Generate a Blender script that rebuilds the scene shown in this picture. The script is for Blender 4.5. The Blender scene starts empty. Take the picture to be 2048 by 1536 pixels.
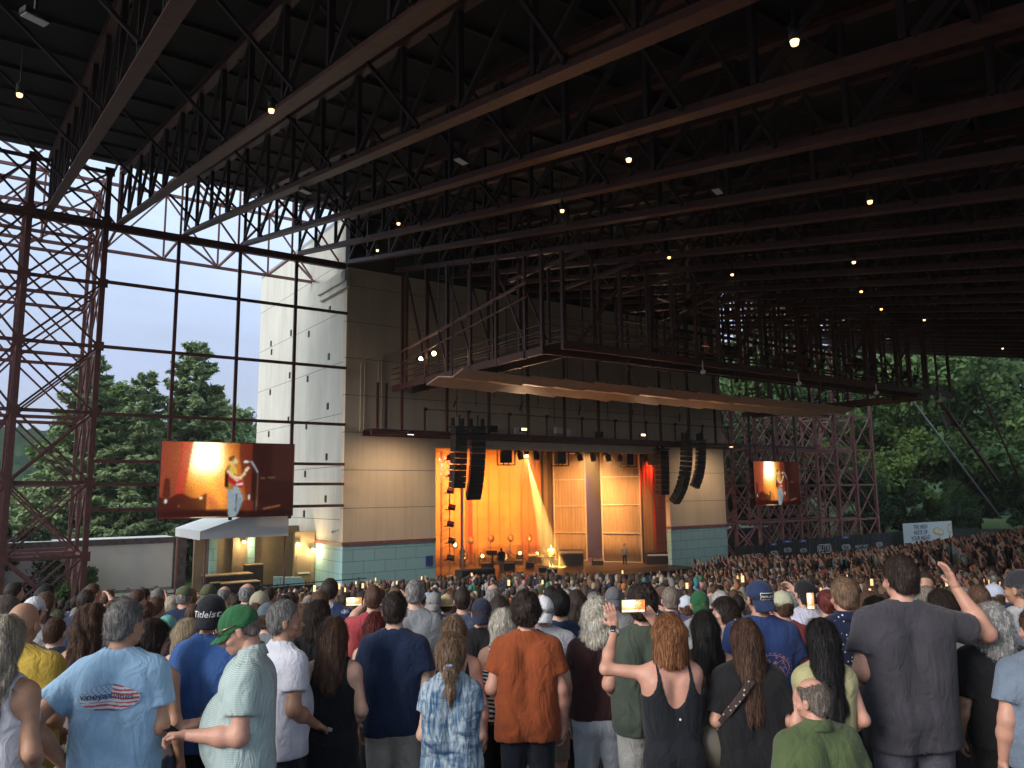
import bpy, bmesh, math, random
import numpy as np
from mathutils import Vector, Matrix
from mathutils.bvhtree import BVHTree
random.seed(7); RNG = np.random.default_rng(7)
S = bpy.context.scene; COL = S.collection
CZ = 6.9                                        # camera height above the ground beside the stage
# ---------------- camera ----------------
F_ = 1540.; A_ = math.radians(35.3); P_ = math.radians(8.1); R_ = math.radians(.65)
_f = np.array([math.sin(A_)*math.cos(P_), math.cos(A_)*math.cos(P_), math.sin(P_)])
_r0 = np.array([math.cos(A_), -math.sin(A_), 0.]); _u0 = np.cross(_r0, _f)
_r = _r0*math.cos(R_) - _u0*math.sin(R_); _u = _u0*math.cos(R_) + _r0*math.sin(R_)
cd = bpy.data.cameras.new('camera'); cam = bpy.data.objects.new('camera', cd); COL.objects.link(cam)
cam.matrix_world = Matrix(((_r[0], _u[0], -_f[0], 0), (_r[1], _u[1], -_f[1], 0), (_r[2], _u[2], -_f[2], CZ), (0, 0, 0, 1)))
cd.sensor_width = 36; cd.lens = F_/2048*36; cd.clip_end = 5000; cd.clip_start = .05
S.camera = cam
def ray(px, py):
    return _f + _r*(px-1024)/F_ + _u*(768-py)/F_
def proj(p):
    q = np.array(p, float) - [0, 0, CZ]; d = q@_f
    return 1024+F_*(q@_r)/d, 768-F_*(q@_u)/d, d
# ---------------- sky, sun, exposure ----------------
SUN_EL, SUN_AZ = math.radians(24), math.radians(266)   # compass azimuth from +Y towards +X
W = bpy.data.worlds.new('World'); S.world = W; W.use_nodes = True
nt = W.node_tree; nt.nodes.clear(); N = nt.nodes.new; L = nt.links.new
sk = N('ShaderNodeTexSky'); sk.sky_type = 'NISHITA'; sk.sun_disc = False
sk.sun_elevation = SUN_EL; sk.sun_rotation = SUN_AZ; sk.air_density = 1.4; sk.dust_density = 2.2; sk.ozone_density = 2.0
tc = N('ShaderNodeTexCoord'); mp = N('ShaderNodeMapping'); mp.inputs['Scale'].default_value = (1.2, 1.2, 5)
nz = N('ShaderNodeTexNoise'); nz.inputs['Scale'].default_value = 2.2; nz.inputs['Detail'].default_value = 7; nz.inputs['Roughness'].default_value = .55
cr = N('ShaderNodeValToRGB'); cr.color_ramp.elements[0].position = .40; cr.color_ramp.elements[1].position = .68
cr.color_ramp.elements[0].color = (.64, .64, .64, 1); cr.color_ramp.elements[1].color = (.95, .95, .95, 1)
mx = N('ShaderNodeMix'); mx.data_type = 'RGBA'
sep = N('ShaderNodeSeparateXYZ'); gr = N('ShaderNodeValToRGB')
gr.color_ramp.elements[0].position = .0; gr.color_ramp.elements[0].color = (3.6, 4.1, 5.8, 1)
gr.color_ramp.elements[1].position = .55; gr.color_ramp.elements[1].color = (9.0, 11.6, 12.8, 1)
e = gr.color_ramp.elements.new(.16); e.color = (4.1, 4.75, 6.9, 1)
e = gr.color_ramp.elements.new(.32); e.color = (6.4, 7.7, 10.2, 1)
bg = N('ShaderNodeBackground'); bg.inputs['Strength'].default_value = .072
out = N('ShaderNodeOutputWorld')
L(tc.outputs['Generated'], mp.inputs['Vector']); L(mp.outputs['Vector'], nz.inputs['Vector']); L(nz.outputs['Fac'], cr.inputs['Fac'])
L(tc.outputs['Generated'], sep.inputs[0]); L(sep.outputs['Z'], gr.inputs['Fac'])
L(cr.outputs['Color'], mx.inputs['Factor']); L(sk.outputs['Color'], mx.inputs['A']); L(gr.outputs['Color'], mx.inputs['B'])
L(mx.outputs['Result'], bg.inputs['Color']); L(bg.outputs['Background'], out.inputs['Surface'])
sd = bpy.data.lights.new('sun', 'SUN'); sd.energy = 1.6; sd.angle = math.radians(25); sd.color = (1, .96, .91)
so = bpy.data.objects.new('sun', sd); COL.objects.link(so)
_sv = Vector((math.sin(SUN_AZ)*math.cos(SUN_EL), math.cos(SUN_AZ)*math.cos(SUN_EL), math.sin(SUN_EL)))
so.rotation_euler = _sv.to_track_quat('Z', 'Y').to_euler()
S.view_settings.view_transform = 'Standard'; S.view_settings.look = 'None'; S.view_settings.exposure = 1.0; S.view_settings.gamma = 1
S.view_settings.use_curve_mapping = False
# ---------------- helpers ----------------
def tag(o, label=None, cat=None, group=None, kind=None):
    if label: o['label'] = label
    if cat: o['category'] = cat
    if group: o['group'] = group
    if kind: o['kind'] = kind
    return o
def empty(name, loc=(0, 0, 0), rz=0, label=None, cat=None, group=None, parent=None):
    o = bpy.data.objects.new(name, None); COL.objects.link(o); o.location = loc; o.rotation_euler = (0, 0, rz); o.empty_display_size = .2
    if parent: o.parent = parent
    return tag(o, label, cat, group)
def link(name, me, m=None, parent=None, loc=None):
    o = bpy.data.objects.new(name, me); COL.objects.link(o)
    if m is not None and not me.materials: me.materials.append(m)
    if parent: o.parent = parent
    if loc is not None: o.location = loc
    return o
KIDS = {}
def copy_tree(o, parent=None):
    c = o.copy(); COL.objects.link(c); c.parent = parent
    for ch in list(o.children): copy_tree(ch, c)
    return c
def npmesh(name, v, f, smooth=False, mat_idx=None):
    """v (n,3) array, f (m,k) array of equal-size faces"""
    me = bpy.data.meshes.new(name); v = np.asarray(v, np.float32); f = np.asarray(f, np.int32); k = f.shape[1]
    me.vertices.add(len(v)); me.vertices.foreach_set('co', v.ravel())
    me.loops.add(f.size); me.loops.foreach_set('vertex_index', f.ravel())
    me.polygons.add(len(f)); me.polygons.foreach_set('loop_start', np.arange(0, f.size, k, dtype=np.int32))
    me.polygons.foreach_set('loop_total', np.full(len(f), k, np.int32))
    if smooth: me.polygons.foreach_set('use_smooth', np.ones(len(f), bool))
    if mat_idx is not None: me.polygons.foreach_set('material_index', np.asarray(mat_idx, np.int32))
    me.update(calc_edges=True); return me
class MB:
    def __init__(s): s.v = []; s.f = []
    def add(s, vs, fs):
        n = len(s.v); s.v += [tuple(p) for p in vs]; s.f += [tuple(i+n for i in q) for q in fs]; return s
    def box(s, a, b):
        x0, y0, z0 = a; x1, y1, z1 = b
        return s.add([(x0,y0,z0),(x1,y0,z0),(x1,y1,z0),(x0,y1,z0),(x0,y0,z1),(x1,y0,z1),(x1,y1,z1),(x0,y1,z1)],
                     [(0,3,2,1),(4,5,6,7),(0,1,5,4),(1,2,6,5),(2,3,7,6),(3,0,4,7)])
    def bar(s, a, b, w, h=None, up=(0, 0, 1)):
        a = Vector(a); b = Vector(b); h = h or w; d = (b-a).normalized(); u = Vector(up)
        if abs(d.dot(u)) > .98: u = Vector((0, 1, 0))
        x = d.cross(u).normalized()*w/2; y = x.cross(d).normalized()*h/2
        c = [(-1,-1),(1,-1),(1,1),(-1,1)]
        vs = [p + x*i + y*j for p in (a, b) for i, j in c]
        return s.add(vs, [(3,2,1,0),(4,5,6,7),(0,1,5,4),(1,2,6,5),(2,3,7,6),(3,0,4,7)])
    def ibeam(s, a, b, w, h, t=.03):
        a = Vector(a); b = Vector(b); o = Vector((0, 0, h/2-t/2))
        s.bar(a+o, b+o, w, t); s.bar(a-o, b-o, w, t); return s.bar(a, b, t, h-2*t-.002)
    def tube(s, pts, r, n=8, r2=None):
        pts = [Vector(p) for p in pts]; m = len(pts); rs = r if isinstance(r, (list, tuple)) else [r + ((r2 if r2 is not None else r)-r)*i/(m-1) for i in range(m)]
        vs = []; fs = []
        for i, p in enumerate(pts):
            d = (pts[min(i+1, m-1)] - pts[max(i-1, 0)]).normalized(); u = Vector((0, 0, 1)) if abs(d.z) < .9 else Vector((0, 1, 0))
            x = d.cross(u).normalized(); y = x.cross(d)
            vs += [p + (x*math.cos(k*6.28318/n) + y*math.sin(k*6.28318/n))*rs[i] for k in range(n)]
        for i in range(m-1):
            fs += [(i*n+k, i*n+(k+1) % n, (i+1)*n+(k+1) % n, (i+1)*n+k) for k in range(n)]
        fs += [tuple(range(n-1, -1, -1)), tuple((m-1)*n+k for k in range(n))]
        return s.add(vs, fs)
    def ell(s, c, r, n=12, m=8):
        vs = [(c[0], c[1], c[2]-r[2])]; fs = []
        for i in range(1, m):
            t = math.pi*i/m
            vs += [(c[0]+r[0]*math.sin(t)*math.cos(k*6.28318/n), c[1]+r[1]*math.sin(t)*math.sin(k*6.28318/n), c[2]-r[2]*math.cos(t)) for k in range(n)]
        vs.append((c[0], c[1], c[2]+r[2])); T = len(vs)-1
        for k in range(n): fs.append((0, 1+(k+1) % n, 1+k)); fs.append((T, T-n+k, T-n+(k+1) % n))
        for i in range(m-2):
            for k in range(n): fs.append((1+i*n+k, 1+i*n+(k+1) % n, 1+(i+1)*n+(k+1) % n, 1+(i+1)*n+k))
        return s.add(vs, fs)
    def build(s, name, m=None, parent=None, smooth=False, loc=None, bevel=0):
        me = bpy.data.meshes.new(name); me.from_pydata(s.v, [], s.f); me.update()
        if smooth: me.polygons.foreach_set('use_smooth', [True]*len(me.polygons))
        o = link(name, me, m, parent, loc)
        if bevel:
            b = o.modifiers.new('b', 'BEVEL'); b.width = bevel; b.segments = 2; b.limit_method = 'ANGLE'
        return o
def mat(name, c, rough=.7, metal=0, var=.0, vscale=3, bump=0, bscale=20, emit=None, estr=0, spec=.5, sc=(1, 1, 1), c2=None, obj=True):
    m = bpy.data.materials.new(name); m.use_nodes = True; t = m.node_tree; b = t.nodes['Principled BSDF']
    b.inputs['Base Color'].default_value = (*c, 1); b.inputs['Roughness'].default_value = rough; b.inputs['Metallic'].default_value = metal
    b.inputs['Specular IOR Level'].default_value = spec
    if emit: b.inputs['Emission Color'].default_value = (*emit, 1); b.inputs['Emission Strength'].default_value = estr
    if var or bump:
        co = t.nodes.new('ShaderNodeTexCoord'); mpn = t.nodes.new('ShaderNodeMapping'); mpn.inputs['Scale'].default_value = sc
        t.links.new(co.outputs['Object'], mpn.inputs['Vector'])
    if var:
        n = t.nodes.new('ShaderNodeTexNoise'); n.inputs['Scale'].default_value = vscale; n.inputs['Detail'].default_value = 6; n.inputs['Roughness'].default_value = .6
        r = t.nodes.new('ShaderNodeValToRGB'); r.color_ramp.elements[0].position = .3; r.color_ramp.elements[1].position = .7
        lo = tuple(x*(1-var) for x in c); hi = c2 or tuple(min(1, x*(1+var)) for x in c)
        r.color_ramp.elements[0].color = (*lo, 1); r.color_ramp.elements[1].color = (*hi, 1)
        t.links.new(mpn.outputs[0], n.inputs['Vector']); t.links.new(n.outputs['Fac'], r.inputs['Fac']); t.links.new(r.outputs['Color'], b.inputs['Base Color'])
    if bump:
        n2 = t.nodes.new('ShaderNodeTexNoise'); n2.inputs['Scale'].default_value = bscale; n2.inputs['Detail'].default_value = 5
        bp = t.nodes.new('ShaderNodeBump'); bp.inputs['Strength'].default_value = bump; bp.inputs['Distance'].default_value = .02
        t.links.new(mpn.outputs[0], n2.inputs['Vector']); t.links.new(n2.outputs['Fac'], bp.inputs['Height']); t.links.new(bp.outputs['Normal'], b.inputs['Normal'])
    return m
def text_mesh(s, size, align='CENTER', ext=.0, shear=0, spacing=1.0):
    cu = bpy.data.curves.new('t', 'FONT'); cu.body = s; cu.size = size; cu.align_x = align; cu.align_y = 'CENTER'; cu.extrude = ext; cu.shear = shear; cu.space_character = spacing; cu.resolution_u = 3; cu.offset = size*.007
    o = bpy.data.objects.new('t', cu); COL.objects.link(o); dg = bpy.context.evaluated_depsgraph_get()
    me = bpy.data.meshes.new_from_object(o.evaluated_get(dg)); bpy.data.objects.remove(o); bpy.data.curves.remove(cu); me.materials.clear(); return me
# ---------------- materials of the setting ----------------
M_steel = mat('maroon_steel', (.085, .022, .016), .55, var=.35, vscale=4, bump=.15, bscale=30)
M_steelp = mat('weathered_maroon_steel', (.19, .075, .07), .6, var=.3, vscale=3)  # maroon paint lightened: open sky light put into the colour
M_pinks = mat('faded_maroon_steel', (.33, .13, .12), .6, var=.3, vscale=3)  # same maroon paint, lighter still: daylight on the right tower put into the colour
M_web = mat('dark_maroon_steel', (.018, .005, .004), .6, var=.3, vscale=4)  # same maroon paint darkened: shade under the roof put into the colour
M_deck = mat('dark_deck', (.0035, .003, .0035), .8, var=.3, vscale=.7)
M_black = mat('black_metal', (.012, .012, .013), .5)
M_blackc = mat('black_cloth', (.012, .012, .014), .9, bump=.3, bscale=5)
M_grey = mat('grey_metal', (.32, .33, .34), .45, metal=.3)
M_white = mat('white_paint', (.75, .75, .73), .5, var=.08)
def wall_mat(name, c, zper, zoff, vent=False):
    m = mat(name, c, .85, var=.10, vscale=.6, sc=(1, 1, .35), bump=.12, bscale=14); t = m.node_tree; b = t.nodes['Principled BSDF']
    src = b.inputs['Base Color'].links[0].from_socket
    co = t.nodes.new('ShaderNodeTexCoord'); sp = t.nodes.new('ShaderNodeSeparateXYZ'); t.links.new(co.outputs['Object'], sp.inputs[0])
    a = t.nodes.new('ShaderNodeMath'); a.operation = 'ADD'; a.inputs[1].default_value = zoff
    md = t.nodes.new('ShaderNodeMath'); md.operation = 'MODULO'; md.inputs[1].default_value = zper
    lt = t.nodes.new('ShaderNodeMath'); lt.operation = 'LESS_THAN'; lt.inputs[1].default_value = .035
    t.links.new(sp.outputs['Z'], a.inputs[0]); t.links.new(a.outputs[0], md.inputs[0]); t.links.new(md.outputs[0], lt.inputs[0])
    # rain streaks
    n = t.nodes.new('ShaderNodeTexNoise'); n.inputs['Scale'].default_value = 1.3; n.inputs['Detail'].default_value = 8; mp2 = t.nodes.new('ShaderNodeMapping'); mp2.inputs['Scale'].default_value = (3, 3, .12)
    t.links.new(co.outputs['Object'], mp2.inputs['Vector']); t.links.new(mp2.outputs[0], n.inputs['Vector'])
    r = t.nodes.new('ShaderNodeValToRGB'); r.color_ramp.elements[0].position = .52; r.color_ramp.elements[1].position = .8; r.color_ramp.elements[0].color = (0,0,0,1); r.color_ramp.elements[1].color = (.35,.35,.35,1)
    t.links.new(n.outputs['Fac'], r.inputs['Fac'])
    m1 = t.nodes.new('ShaderNodeMix'); m1.data_type = 'RGBA'; m1.inputs['B'].default_value = (c[0]*.55, c[1]*.52, c[2]*.46, 1)
    t.links.new(r.outputs['Color'], m1.inputs['Factor']); t.links.new(src, m1.inputs['A'])
    m2 = t.nodes.new('ShaderNodeMix'); m2.data_type = 'RGBA'; m2.inputs['B'].default_value = (.10, .095, .085, 1)
    t.links.new(lt.outputs[0], m2.inputs['Factor']); t.links.new(m1.outputs['Result'], m2.inputs['A']); t.links.new(m2.outputs['Result'], b.inputs['Base Color'])
    return m
M_wall = wall_mat('cream_panel', (.55, .54, .49), 3.3, 1.2)
M_wallf = wall_mat('cream_front_panel', (.62, .50, .36), 2.35, .95)
def block_mat():
    m = bpy.data.materials.new('teal_block'); m.use_nodes = True; t = m.node_tree; b = t.nodes['Principled BSDF']; b.inputs['Roughness'].default_value = .8
    co = t.nodes.new('ShaderNodeTexCoord'); sp = t.nodes.new('ShaderNodeSeparateXYZ'); ad = t.nodes.new('ShaderNodeMath'); cb = t.nodes.new('ShaderNodeCombineXYZ')
    t.links.new(co.outputs['Object'], sp.inputs[0]); t.links.new(sp.outputs['X'], ad.inputs[0]); t.links.new(sp.outputs['Y'], ad.inputs[1])
    t.links.new(ad.outputs[0], cb.inputs['X']); t.links.new(sp.outputs['Z'], cb.inputs['Y'])
    br = t.nodes.new('ShaderNodeTexBrick'); br.inputs['Scale'].default_value = 1; br.inputs['Brick Width'].default_value = 1.45; br.inputs['Row Height'].default_value = .72
    br.inputs['Mortar Size'].default_value = .018; br.inputs['Mortar Smooth'].default_value = .3
    br.inputs['Color1'].default_value = (.28, .50, .53, 1); br.inputs['Color2'].default_value = (.26, .47, .50, 1); br.inputs['Mortar'].default_value = (.11, .20, .21, 1)
    t.links.new(cb.outputs[0], br.inputs['Vector']); t.links.new(br.outputs['Color'], b.inputs['Base Color'])
    n = t.nodes.new('ShaderNodeTexNoise'); n.inputs['Scale'].default_value = 8; n.inputs['Detail'].default_value = 6; t.links.new(co.outputs['Object'], n.inputs['Vector'])
    bp = t.nodes.new('ShaderNodeBump'); bp.inputs['Strength'].default_value = .5; bp.inputs['Distance'].default_value = .03; t.links.new(n.outputs['Fac'], bp.inputs['Height']); t.links.new(bp.outputs[0], b.inputs['Normal'])
    return m
M_teal = block_mat()
# ---------------- ground bowl ----------------
_gd = np.array([0, 10, 18, 26, 35, 40, 45, 50, 58.3, 75, 110, 3000.]); _gz = np.array([0, .1, .5, 1.2, 2.05, 2.75, 3.45, 4.15, 5.02, 6.5, 8.5, 8.5])
def gz(x, y):
    x = np.asarray(x, float); y = np.asarray(y, float); d = np.hypot(x-37.2, y-45)
    z = np.interp(d, _gd, _gz); zr = np.interp(45-y, [0, 7, 12, 19, 30, 45, 120], [0, 0, .65, 2.1, 3.2, 4.6, 7.5]); wx = np.clip((x-44)/17, 0, 1); wx = wx*wx*(3-2*wx); z = z*(1-wx)+zr*wx; zq = np.interp(45-y, [0, 4, 12, 19, 30, 45, 120], [.3, .35, 1.1, 1.95, 3.2, 4.9, 7.5]); wl = np.clip((31-x)/12, 0, 1)*np.clip((y-12)/14, 0, 1); z = z*(1-wl)+zq*wl; w = np.clip((46.5-y)/2.5, 0, 1); return z*w
def build_ground():
    xs = np.concatenate([np.linspace(-640, -60, 12), np.arange(-50, 140, 1.25), np.linspace(150, 640, 12)])
    ys = np.concatenate([np.linspace(-640, -60, 12), np.arange(-50, 60, 1.25), np.linspace(70, 640, 12)])
    X, Y = np.meshgrid(xs, ys); Z = gz(X, Y)
    far = np.clip((np.hypot(X-37, Y-20)-130)/200, 0, 1); Z = Z*(1-far)
    v = np.stack([X, Y, Z], -1).reshape(-1, 3); n = len(xs); i = np.arange((len(ys)-1)*(n-1)); a = i//(n-1)*n + i % (n-1)
    me = npmesh('ground', v, np.stack([a, a+1, a+n+1, a+n], -1), True)
    m = mat('ground_concrete', (.13, .125, .12), 1, spec=0, var=.3, vscale=.5); t = m.node_tree; b_ = t.nodes['Principled BSDF']; src = b_.inputs['Base Color'].links[0].from_socket
    co = t.nodes.new('ShaderNodeTexCoord'); sp_ = t.nodes.new('ShaderNodeSeparateXYZ'); t.links.new(co.outputs['Object'], sp_.inputs[0]); fs_ = []
    for ax, th in (('X', 81.), ('Y', 64.)):
        q = t.nodes.new('ShaderNodeMath'); q.operation = 'GREATER_THAN'; q.inputs[1].default_value = th; t.links.new(sp_.outputs[ax], q.inputs[0]); fs_.append(q)
    mq = t.nodes.new('ShaderNodeMath'); mq.operation = 'MAXIMUM'; t.links.new(fs_[0].outputs[0], mq.inputs[0]); t.links.new(fs_[1].outputs[0], mq.inputs[1])
    mm = t.nodes.new('ShaderNodeMix'); mm.data_type = 'RGBA'; mm.inputs['B'].default_value = (.035, .05, .02, 1); t.links.new(mq.outputs[0], mm.inputs['Factor']); t.links.new(src, mm.inputs['A']); t.links.new(mm.outputs['Result'], b_.inputs['Base Color'])
    tag(link('ground', me, m), kind='structure')
build_ground()
# ---------------- pavilion ----------------
Y0, Y1, SL = -8., 45., .19
def zc(y): return 21.6 + (y-45)*SL
DK = 3.35
PX = [19.1+3.31*k for k in range(-7, 19)]
pav = empty('pavilion', (0, 0, 0), 0, 'huge maroon steel truss roof sloping over the whole concert crowd', 'pavilion')
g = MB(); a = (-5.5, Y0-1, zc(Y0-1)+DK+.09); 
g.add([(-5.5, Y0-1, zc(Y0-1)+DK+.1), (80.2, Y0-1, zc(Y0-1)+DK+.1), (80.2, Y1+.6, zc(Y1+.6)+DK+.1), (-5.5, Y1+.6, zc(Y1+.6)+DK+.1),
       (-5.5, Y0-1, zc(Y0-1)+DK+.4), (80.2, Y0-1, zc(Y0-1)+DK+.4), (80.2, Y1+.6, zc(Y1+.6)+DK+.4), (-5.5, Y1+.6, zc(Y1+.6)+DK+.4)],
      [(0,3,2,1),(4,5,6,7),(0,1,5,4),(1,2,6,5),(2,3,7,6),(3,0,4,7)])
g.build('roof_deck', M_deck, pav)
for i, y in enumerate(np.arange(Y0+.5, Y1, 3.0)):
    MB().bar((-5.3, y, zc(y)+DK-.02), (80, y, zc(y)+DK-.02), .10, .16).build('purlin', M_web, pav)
# fascia beam at the roof's right-hand edge
MB().bar((80.25, Y0-1, zc(Y0-1)+DK-.6), (80.25, 45.5, zc(45.5)+DK-.6), .25, 1.6).build('edge_beam', M_steelp, pav)
# one truss, then copies
def make_truss():
    t = empty('roof_truss', (0, 0, 0), parent=pav)
    MB().bar((0, Y0, zc(Y0)), (0, Y1, zc(Y1)), .36, .05).bar((0, Y0, zc(Y0)+.14), (0, Y1, zc(Y1)+.14), .04, .24).build('bottom_chord', M_steel, t)
    MB().ibeam((0, Y0, zc(Y0)+2.98), (0, Y1, zc(Y1)+2.98), .3, .3).build('top_chord', M_steel, t)
    pts = np.arange(Y1, Y0, -3.0)
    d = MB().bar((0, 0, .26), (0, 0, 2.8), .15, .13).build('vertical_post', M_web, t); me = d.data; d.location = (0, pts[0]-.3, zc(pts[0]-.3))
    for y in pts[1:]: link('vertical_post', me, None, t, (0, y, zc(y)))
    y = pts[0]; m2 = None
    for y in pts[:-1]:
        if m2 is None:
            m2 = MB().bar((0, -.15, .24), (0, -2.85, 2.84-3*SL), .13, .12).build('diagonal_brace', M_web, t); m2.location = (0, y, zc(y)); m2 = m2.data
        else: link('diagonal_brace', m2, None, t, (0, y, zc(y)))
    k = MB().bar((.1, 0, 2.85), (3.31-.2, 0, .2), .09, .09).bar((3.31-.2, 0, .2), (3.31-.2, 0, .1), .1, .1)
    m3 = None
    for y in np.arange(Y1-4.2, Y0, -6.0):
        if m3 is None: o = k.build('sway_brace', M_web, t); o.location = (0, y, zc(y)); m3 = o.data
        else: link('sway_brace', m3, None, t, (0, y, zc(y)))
    return t
tr0 = make_truss(); tr0.location.x = PX[0]
for x in PX[1:-1]:
    c = copy_tree(tr0, pav); c.location.x = x
c = copy_tree(tr0, pav); c.location.x = PX[-1]
for ch in list(c.children):
    if ch.name.startswith('sway'): bpy.data.objects.remove(ch)
# eave girder along the stage front
eg = MB(); eg.bar((-4.1, 45.2, 21.45), (19.0, 45.2, 21.45), .32, .4); eg.build('eave_girder', M_steel, pav)
eg = MB(); eg.bar((55.3, 45.2, 21.45), (80.1, 45.2, 21.45), .32, .4); eg.build('eave_girder', M_steel, pav)
# ---------------- wire frame of mullions left of the stage (holds the screen) ----------------
def mullions(xs, zs, x0, x1, label, cols_bottom=5.6):
    r = empty('mullion_frame', (xs[0], 45, 0), 0, label, 'steel frame')
    for x in xs: MB().bar((x-xs[0], .02, cols_bottom), (x-xs[0], .02, 21.2), .17, .17).build('mullion', M_steel, r)
    for z in zs: MB().bar((x0-xs[0], -.12, z), (x1-xs[0], -.12, z), .13, .17, (0, 0, 1)).build('rail', M_steel, r)
    return r
mullions([8.95, 12.35, 15.75], [18.3, 14.8, 11.25, 8.8, 7.6, 6.3], 5.3, 19.05, 'dark square-bayed steel frame between lattice tower and cream side wall')
mullions([58.4, 61.9, 65.3], [18.3, 14.5, 11.0, 8.8, 7.4, 6.3], 55.3, 68.4, 'steel frame holding the far screen right of stage')
# ---------------- lattice towers ----------------
def tower(xs, ys, zs, label, gus=True, mt=M_steel, mt2=M_steelp, ztop=24.6):
    r = empty('lattice_tower', (xs[0], ys[0], 0), 0, label, 'tower'); ox, oy = xs[0], ys[0]
    for j, y in enumerate(ys):
        mm = mt if j == 0 else mt2
        for x in xs: MB().bar((x-ox, y-oy, 0), (x-ox, y-oy, ztop), .26 if j == 0 else .2, .26 if j == 0 else .2).build('column', mm, r)
        for z in zs: MB().bar((xs[0]-ox, y-oy, z), (xs[-1]-ox, y-oy, z), .13, .18).build('girt', mm, r)
        for a_, b_ in zip(xs[:-1], xs[1:]):
            for q, (z0, z1) in enumerate(zip(zs[:-1], zs[1:])):
                MB().bar((a_-ox, y-oy+.09, z0), (b_-ox, y-oy+.09, z1), .09, .10).build('cross_brace', mm, r)
                MB().bar((b_-ox, y-oy-.09, z0), (a_-ox, y-oy-.09, z1), .09, .10).build('cross_brace', mm, r)
        if gus and j == 0:
            for x in xs:
                for z in zs: MB().box((x-ox-.24, y-oy-.17, z-.24), (x-ox+.24, y-oy-.152, z+.24)).build('gusset_plate', mm, r)
    for x in xs:
        for y0, y1 in zip(ys[:-1], ys[1:]):
            for q, z in enumerate(zs):
                MB().bar((x-ox, y0-oy, z-.02), (x-ox, y1-oy, z-.02), .11, .14).build('tie_beam', mt2, r)
                if q < len(zs)-1:
                    z1 = zs[q+1]; MB().bar((x-ox+.08, y0-oy, z), (x-ox+.08, y1-oy, z1), .08, .08).build('side_brace', mt2, r)
                    MB().bar((x-ox-.08, y1-oy, z), (x-ox-.08, y0-oy, z1), .08, .08).build('side_brace', mt2, r)
    return r
ZL = [.6, 4.0, 7.7, 11.3, 14.8, 18.2, 21.6, 24.4]
tower([-4.2, -.9, 1.75, 5.25], [45.0, 48.6, 52.2], ZL, 'tall maroon lattice tower left of the screen, crossed by braces')
ZR = [.6, 3.9, 7.4, 11.0, 14.5, 18.0, 21.4]
tower([55.6, 58.6, 62.1, 65.5, 68.6, 72.0, 75.3, 78.8], [47.2, 51.0], [.6, 3.9, 7.4, 11.0, 14.5], 'wide maroon lattice tower right of the stage behind the screen', gus=False, mt=M_pinks, mt2=M_pinks, ztop=14.8)
tower([68.6, 72.0, 75.3, 78.8], [45.0], [.6, 3.9, 7.4, 11.0, 14.5], 'braced maroon column row at the far right of the stage', gus=False, mt=M_pinks, ztop=21.4)
# box truss outside the eave from tower to stage house
def box_truss(x0, x1, y0, y1, z0, z1, n, label):
    r = empty('box_truss', (x0, y0, z0), 0, label, 'truss'); w = x1-x0; d = y1-y0; h = z1-z0
    for y in (0, d):
        for z in (0, h): MB().bar((0, y, z), (w, y, z), .16, .18).build('chord', M_steelp, r)
    for i in range(n):
        xa, xb = w*i/n, w*(i+1)/n
        for y in (0, d):
            MB().bar((xa, y, 0), (xa, y, h), .11, .11).build('vertical_post', M_steelp, r)
            MB().bar((xa if i % 2 else xb, y, .05), (xb if i % 2 else xa, y, h-.05), .10, .10).build('diagonal_brace', M_steelp, r)
        for z in (0, h):
            MB().bar((xa, .05, z), (xb, d-.05, z), .11, .11).build('lacing_bar', M_steelp, r)
            MB().bar((xa, 0, z+.01), (xa, d, z+.01), .12, .12).build('cross_tie', M_steelp, r)
    return r
box_truss(-4, 19.3, 46.6, 51.4, 21.9, 26.2, 7, 'pinkish steel box truss beyond the roof edge reaching the cream stage house')
box_truss(55.5, 80, 46.6, 51.4, 21.9, 26.2, 7, 'dark box truss beyond the roof right of the stage house')
# sloping struts hanging off the right roof edge
for i, (a, b, mm, lb) in enumerate([((79.0, 41.5, 17.6), (99.0, 41.5, 3.4), M_grey, 'pale pipe strut slanting down from the roof edge by the woods'),
    ((78.9, 34.0, 17.0), (90.0, 34.5, 4.0), M_steel, 'maroon strut slanting down past the trees at far right')]):
    o = MB().tube([Vector(a)-Vector(a), Vector(b)-Vector(a)], .10).build('roof_strut', mm, None, True, a); tag(o, lb, 'strut')
# ---------------- stage house ----------------
XL, XR, OL, OR_, YB = 19.1, 54.7, 25.6, 47.7, 63.0; ZT = 24.9; OT = 10.0
sh = empty('stage_house', (XL, 45, 0), 0, 'big cream panelled stage building with teal block base and maroon band', 'building')
def P(a, b, name, m, bev=0): 
    return MB().box((a[0]-XL, a[1]-45, a[2]), (b[0]-XL, b[1]-45, b[2])).build(name, m, sh, bevel=bev)
BZ = 3.85
P((XL, 45.03, 0), (OL, 45.5, BZ), 'block_base', M_teal); P((OR_, 45.03, 0), (XR, 45.5, BZ), 'block_base', M_teal)
P((XL, 45.05, BZ+.22), (OL, 45.5, 21.4), 'front_wall', M_wallf); P((OR_, 45.05, BZ+.22), (XR, 45.5, 21.4), 'front_wall', M_wallf)
P((OL+.002, 45.05, OT), (OR_-.002, 45.5, 21.4), 'front_wall', M_wallf)
P((XL-.06, 44.97, BZ), (OL, 45.5, BZ+.22), 'band', M_steelp); P((OR_, 44.97, BZ), (XR+.05, 45.5, BZ+.22), 'band', M_steelp)
P((XL-.06, 45.502, BZ), (XL+.4, YB, BZ+.22), 'band', M_steelp)
P((XL, 45.502, 0), (XL+.4, YB, BZ), 'block_base', M_teal); P((XL+.02, 45.502, BZ+.22), (XL+.4, YB, ZT), 'side_wall', M_wall)
P((XR-.4, 45.502, 0), (XR, YB, ZT), 'side_wall', M_wall); P((XL+.402, YB-.4, 0), (XR-.402, YB, ZT), 'rear_wall', M_wall)
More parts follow.
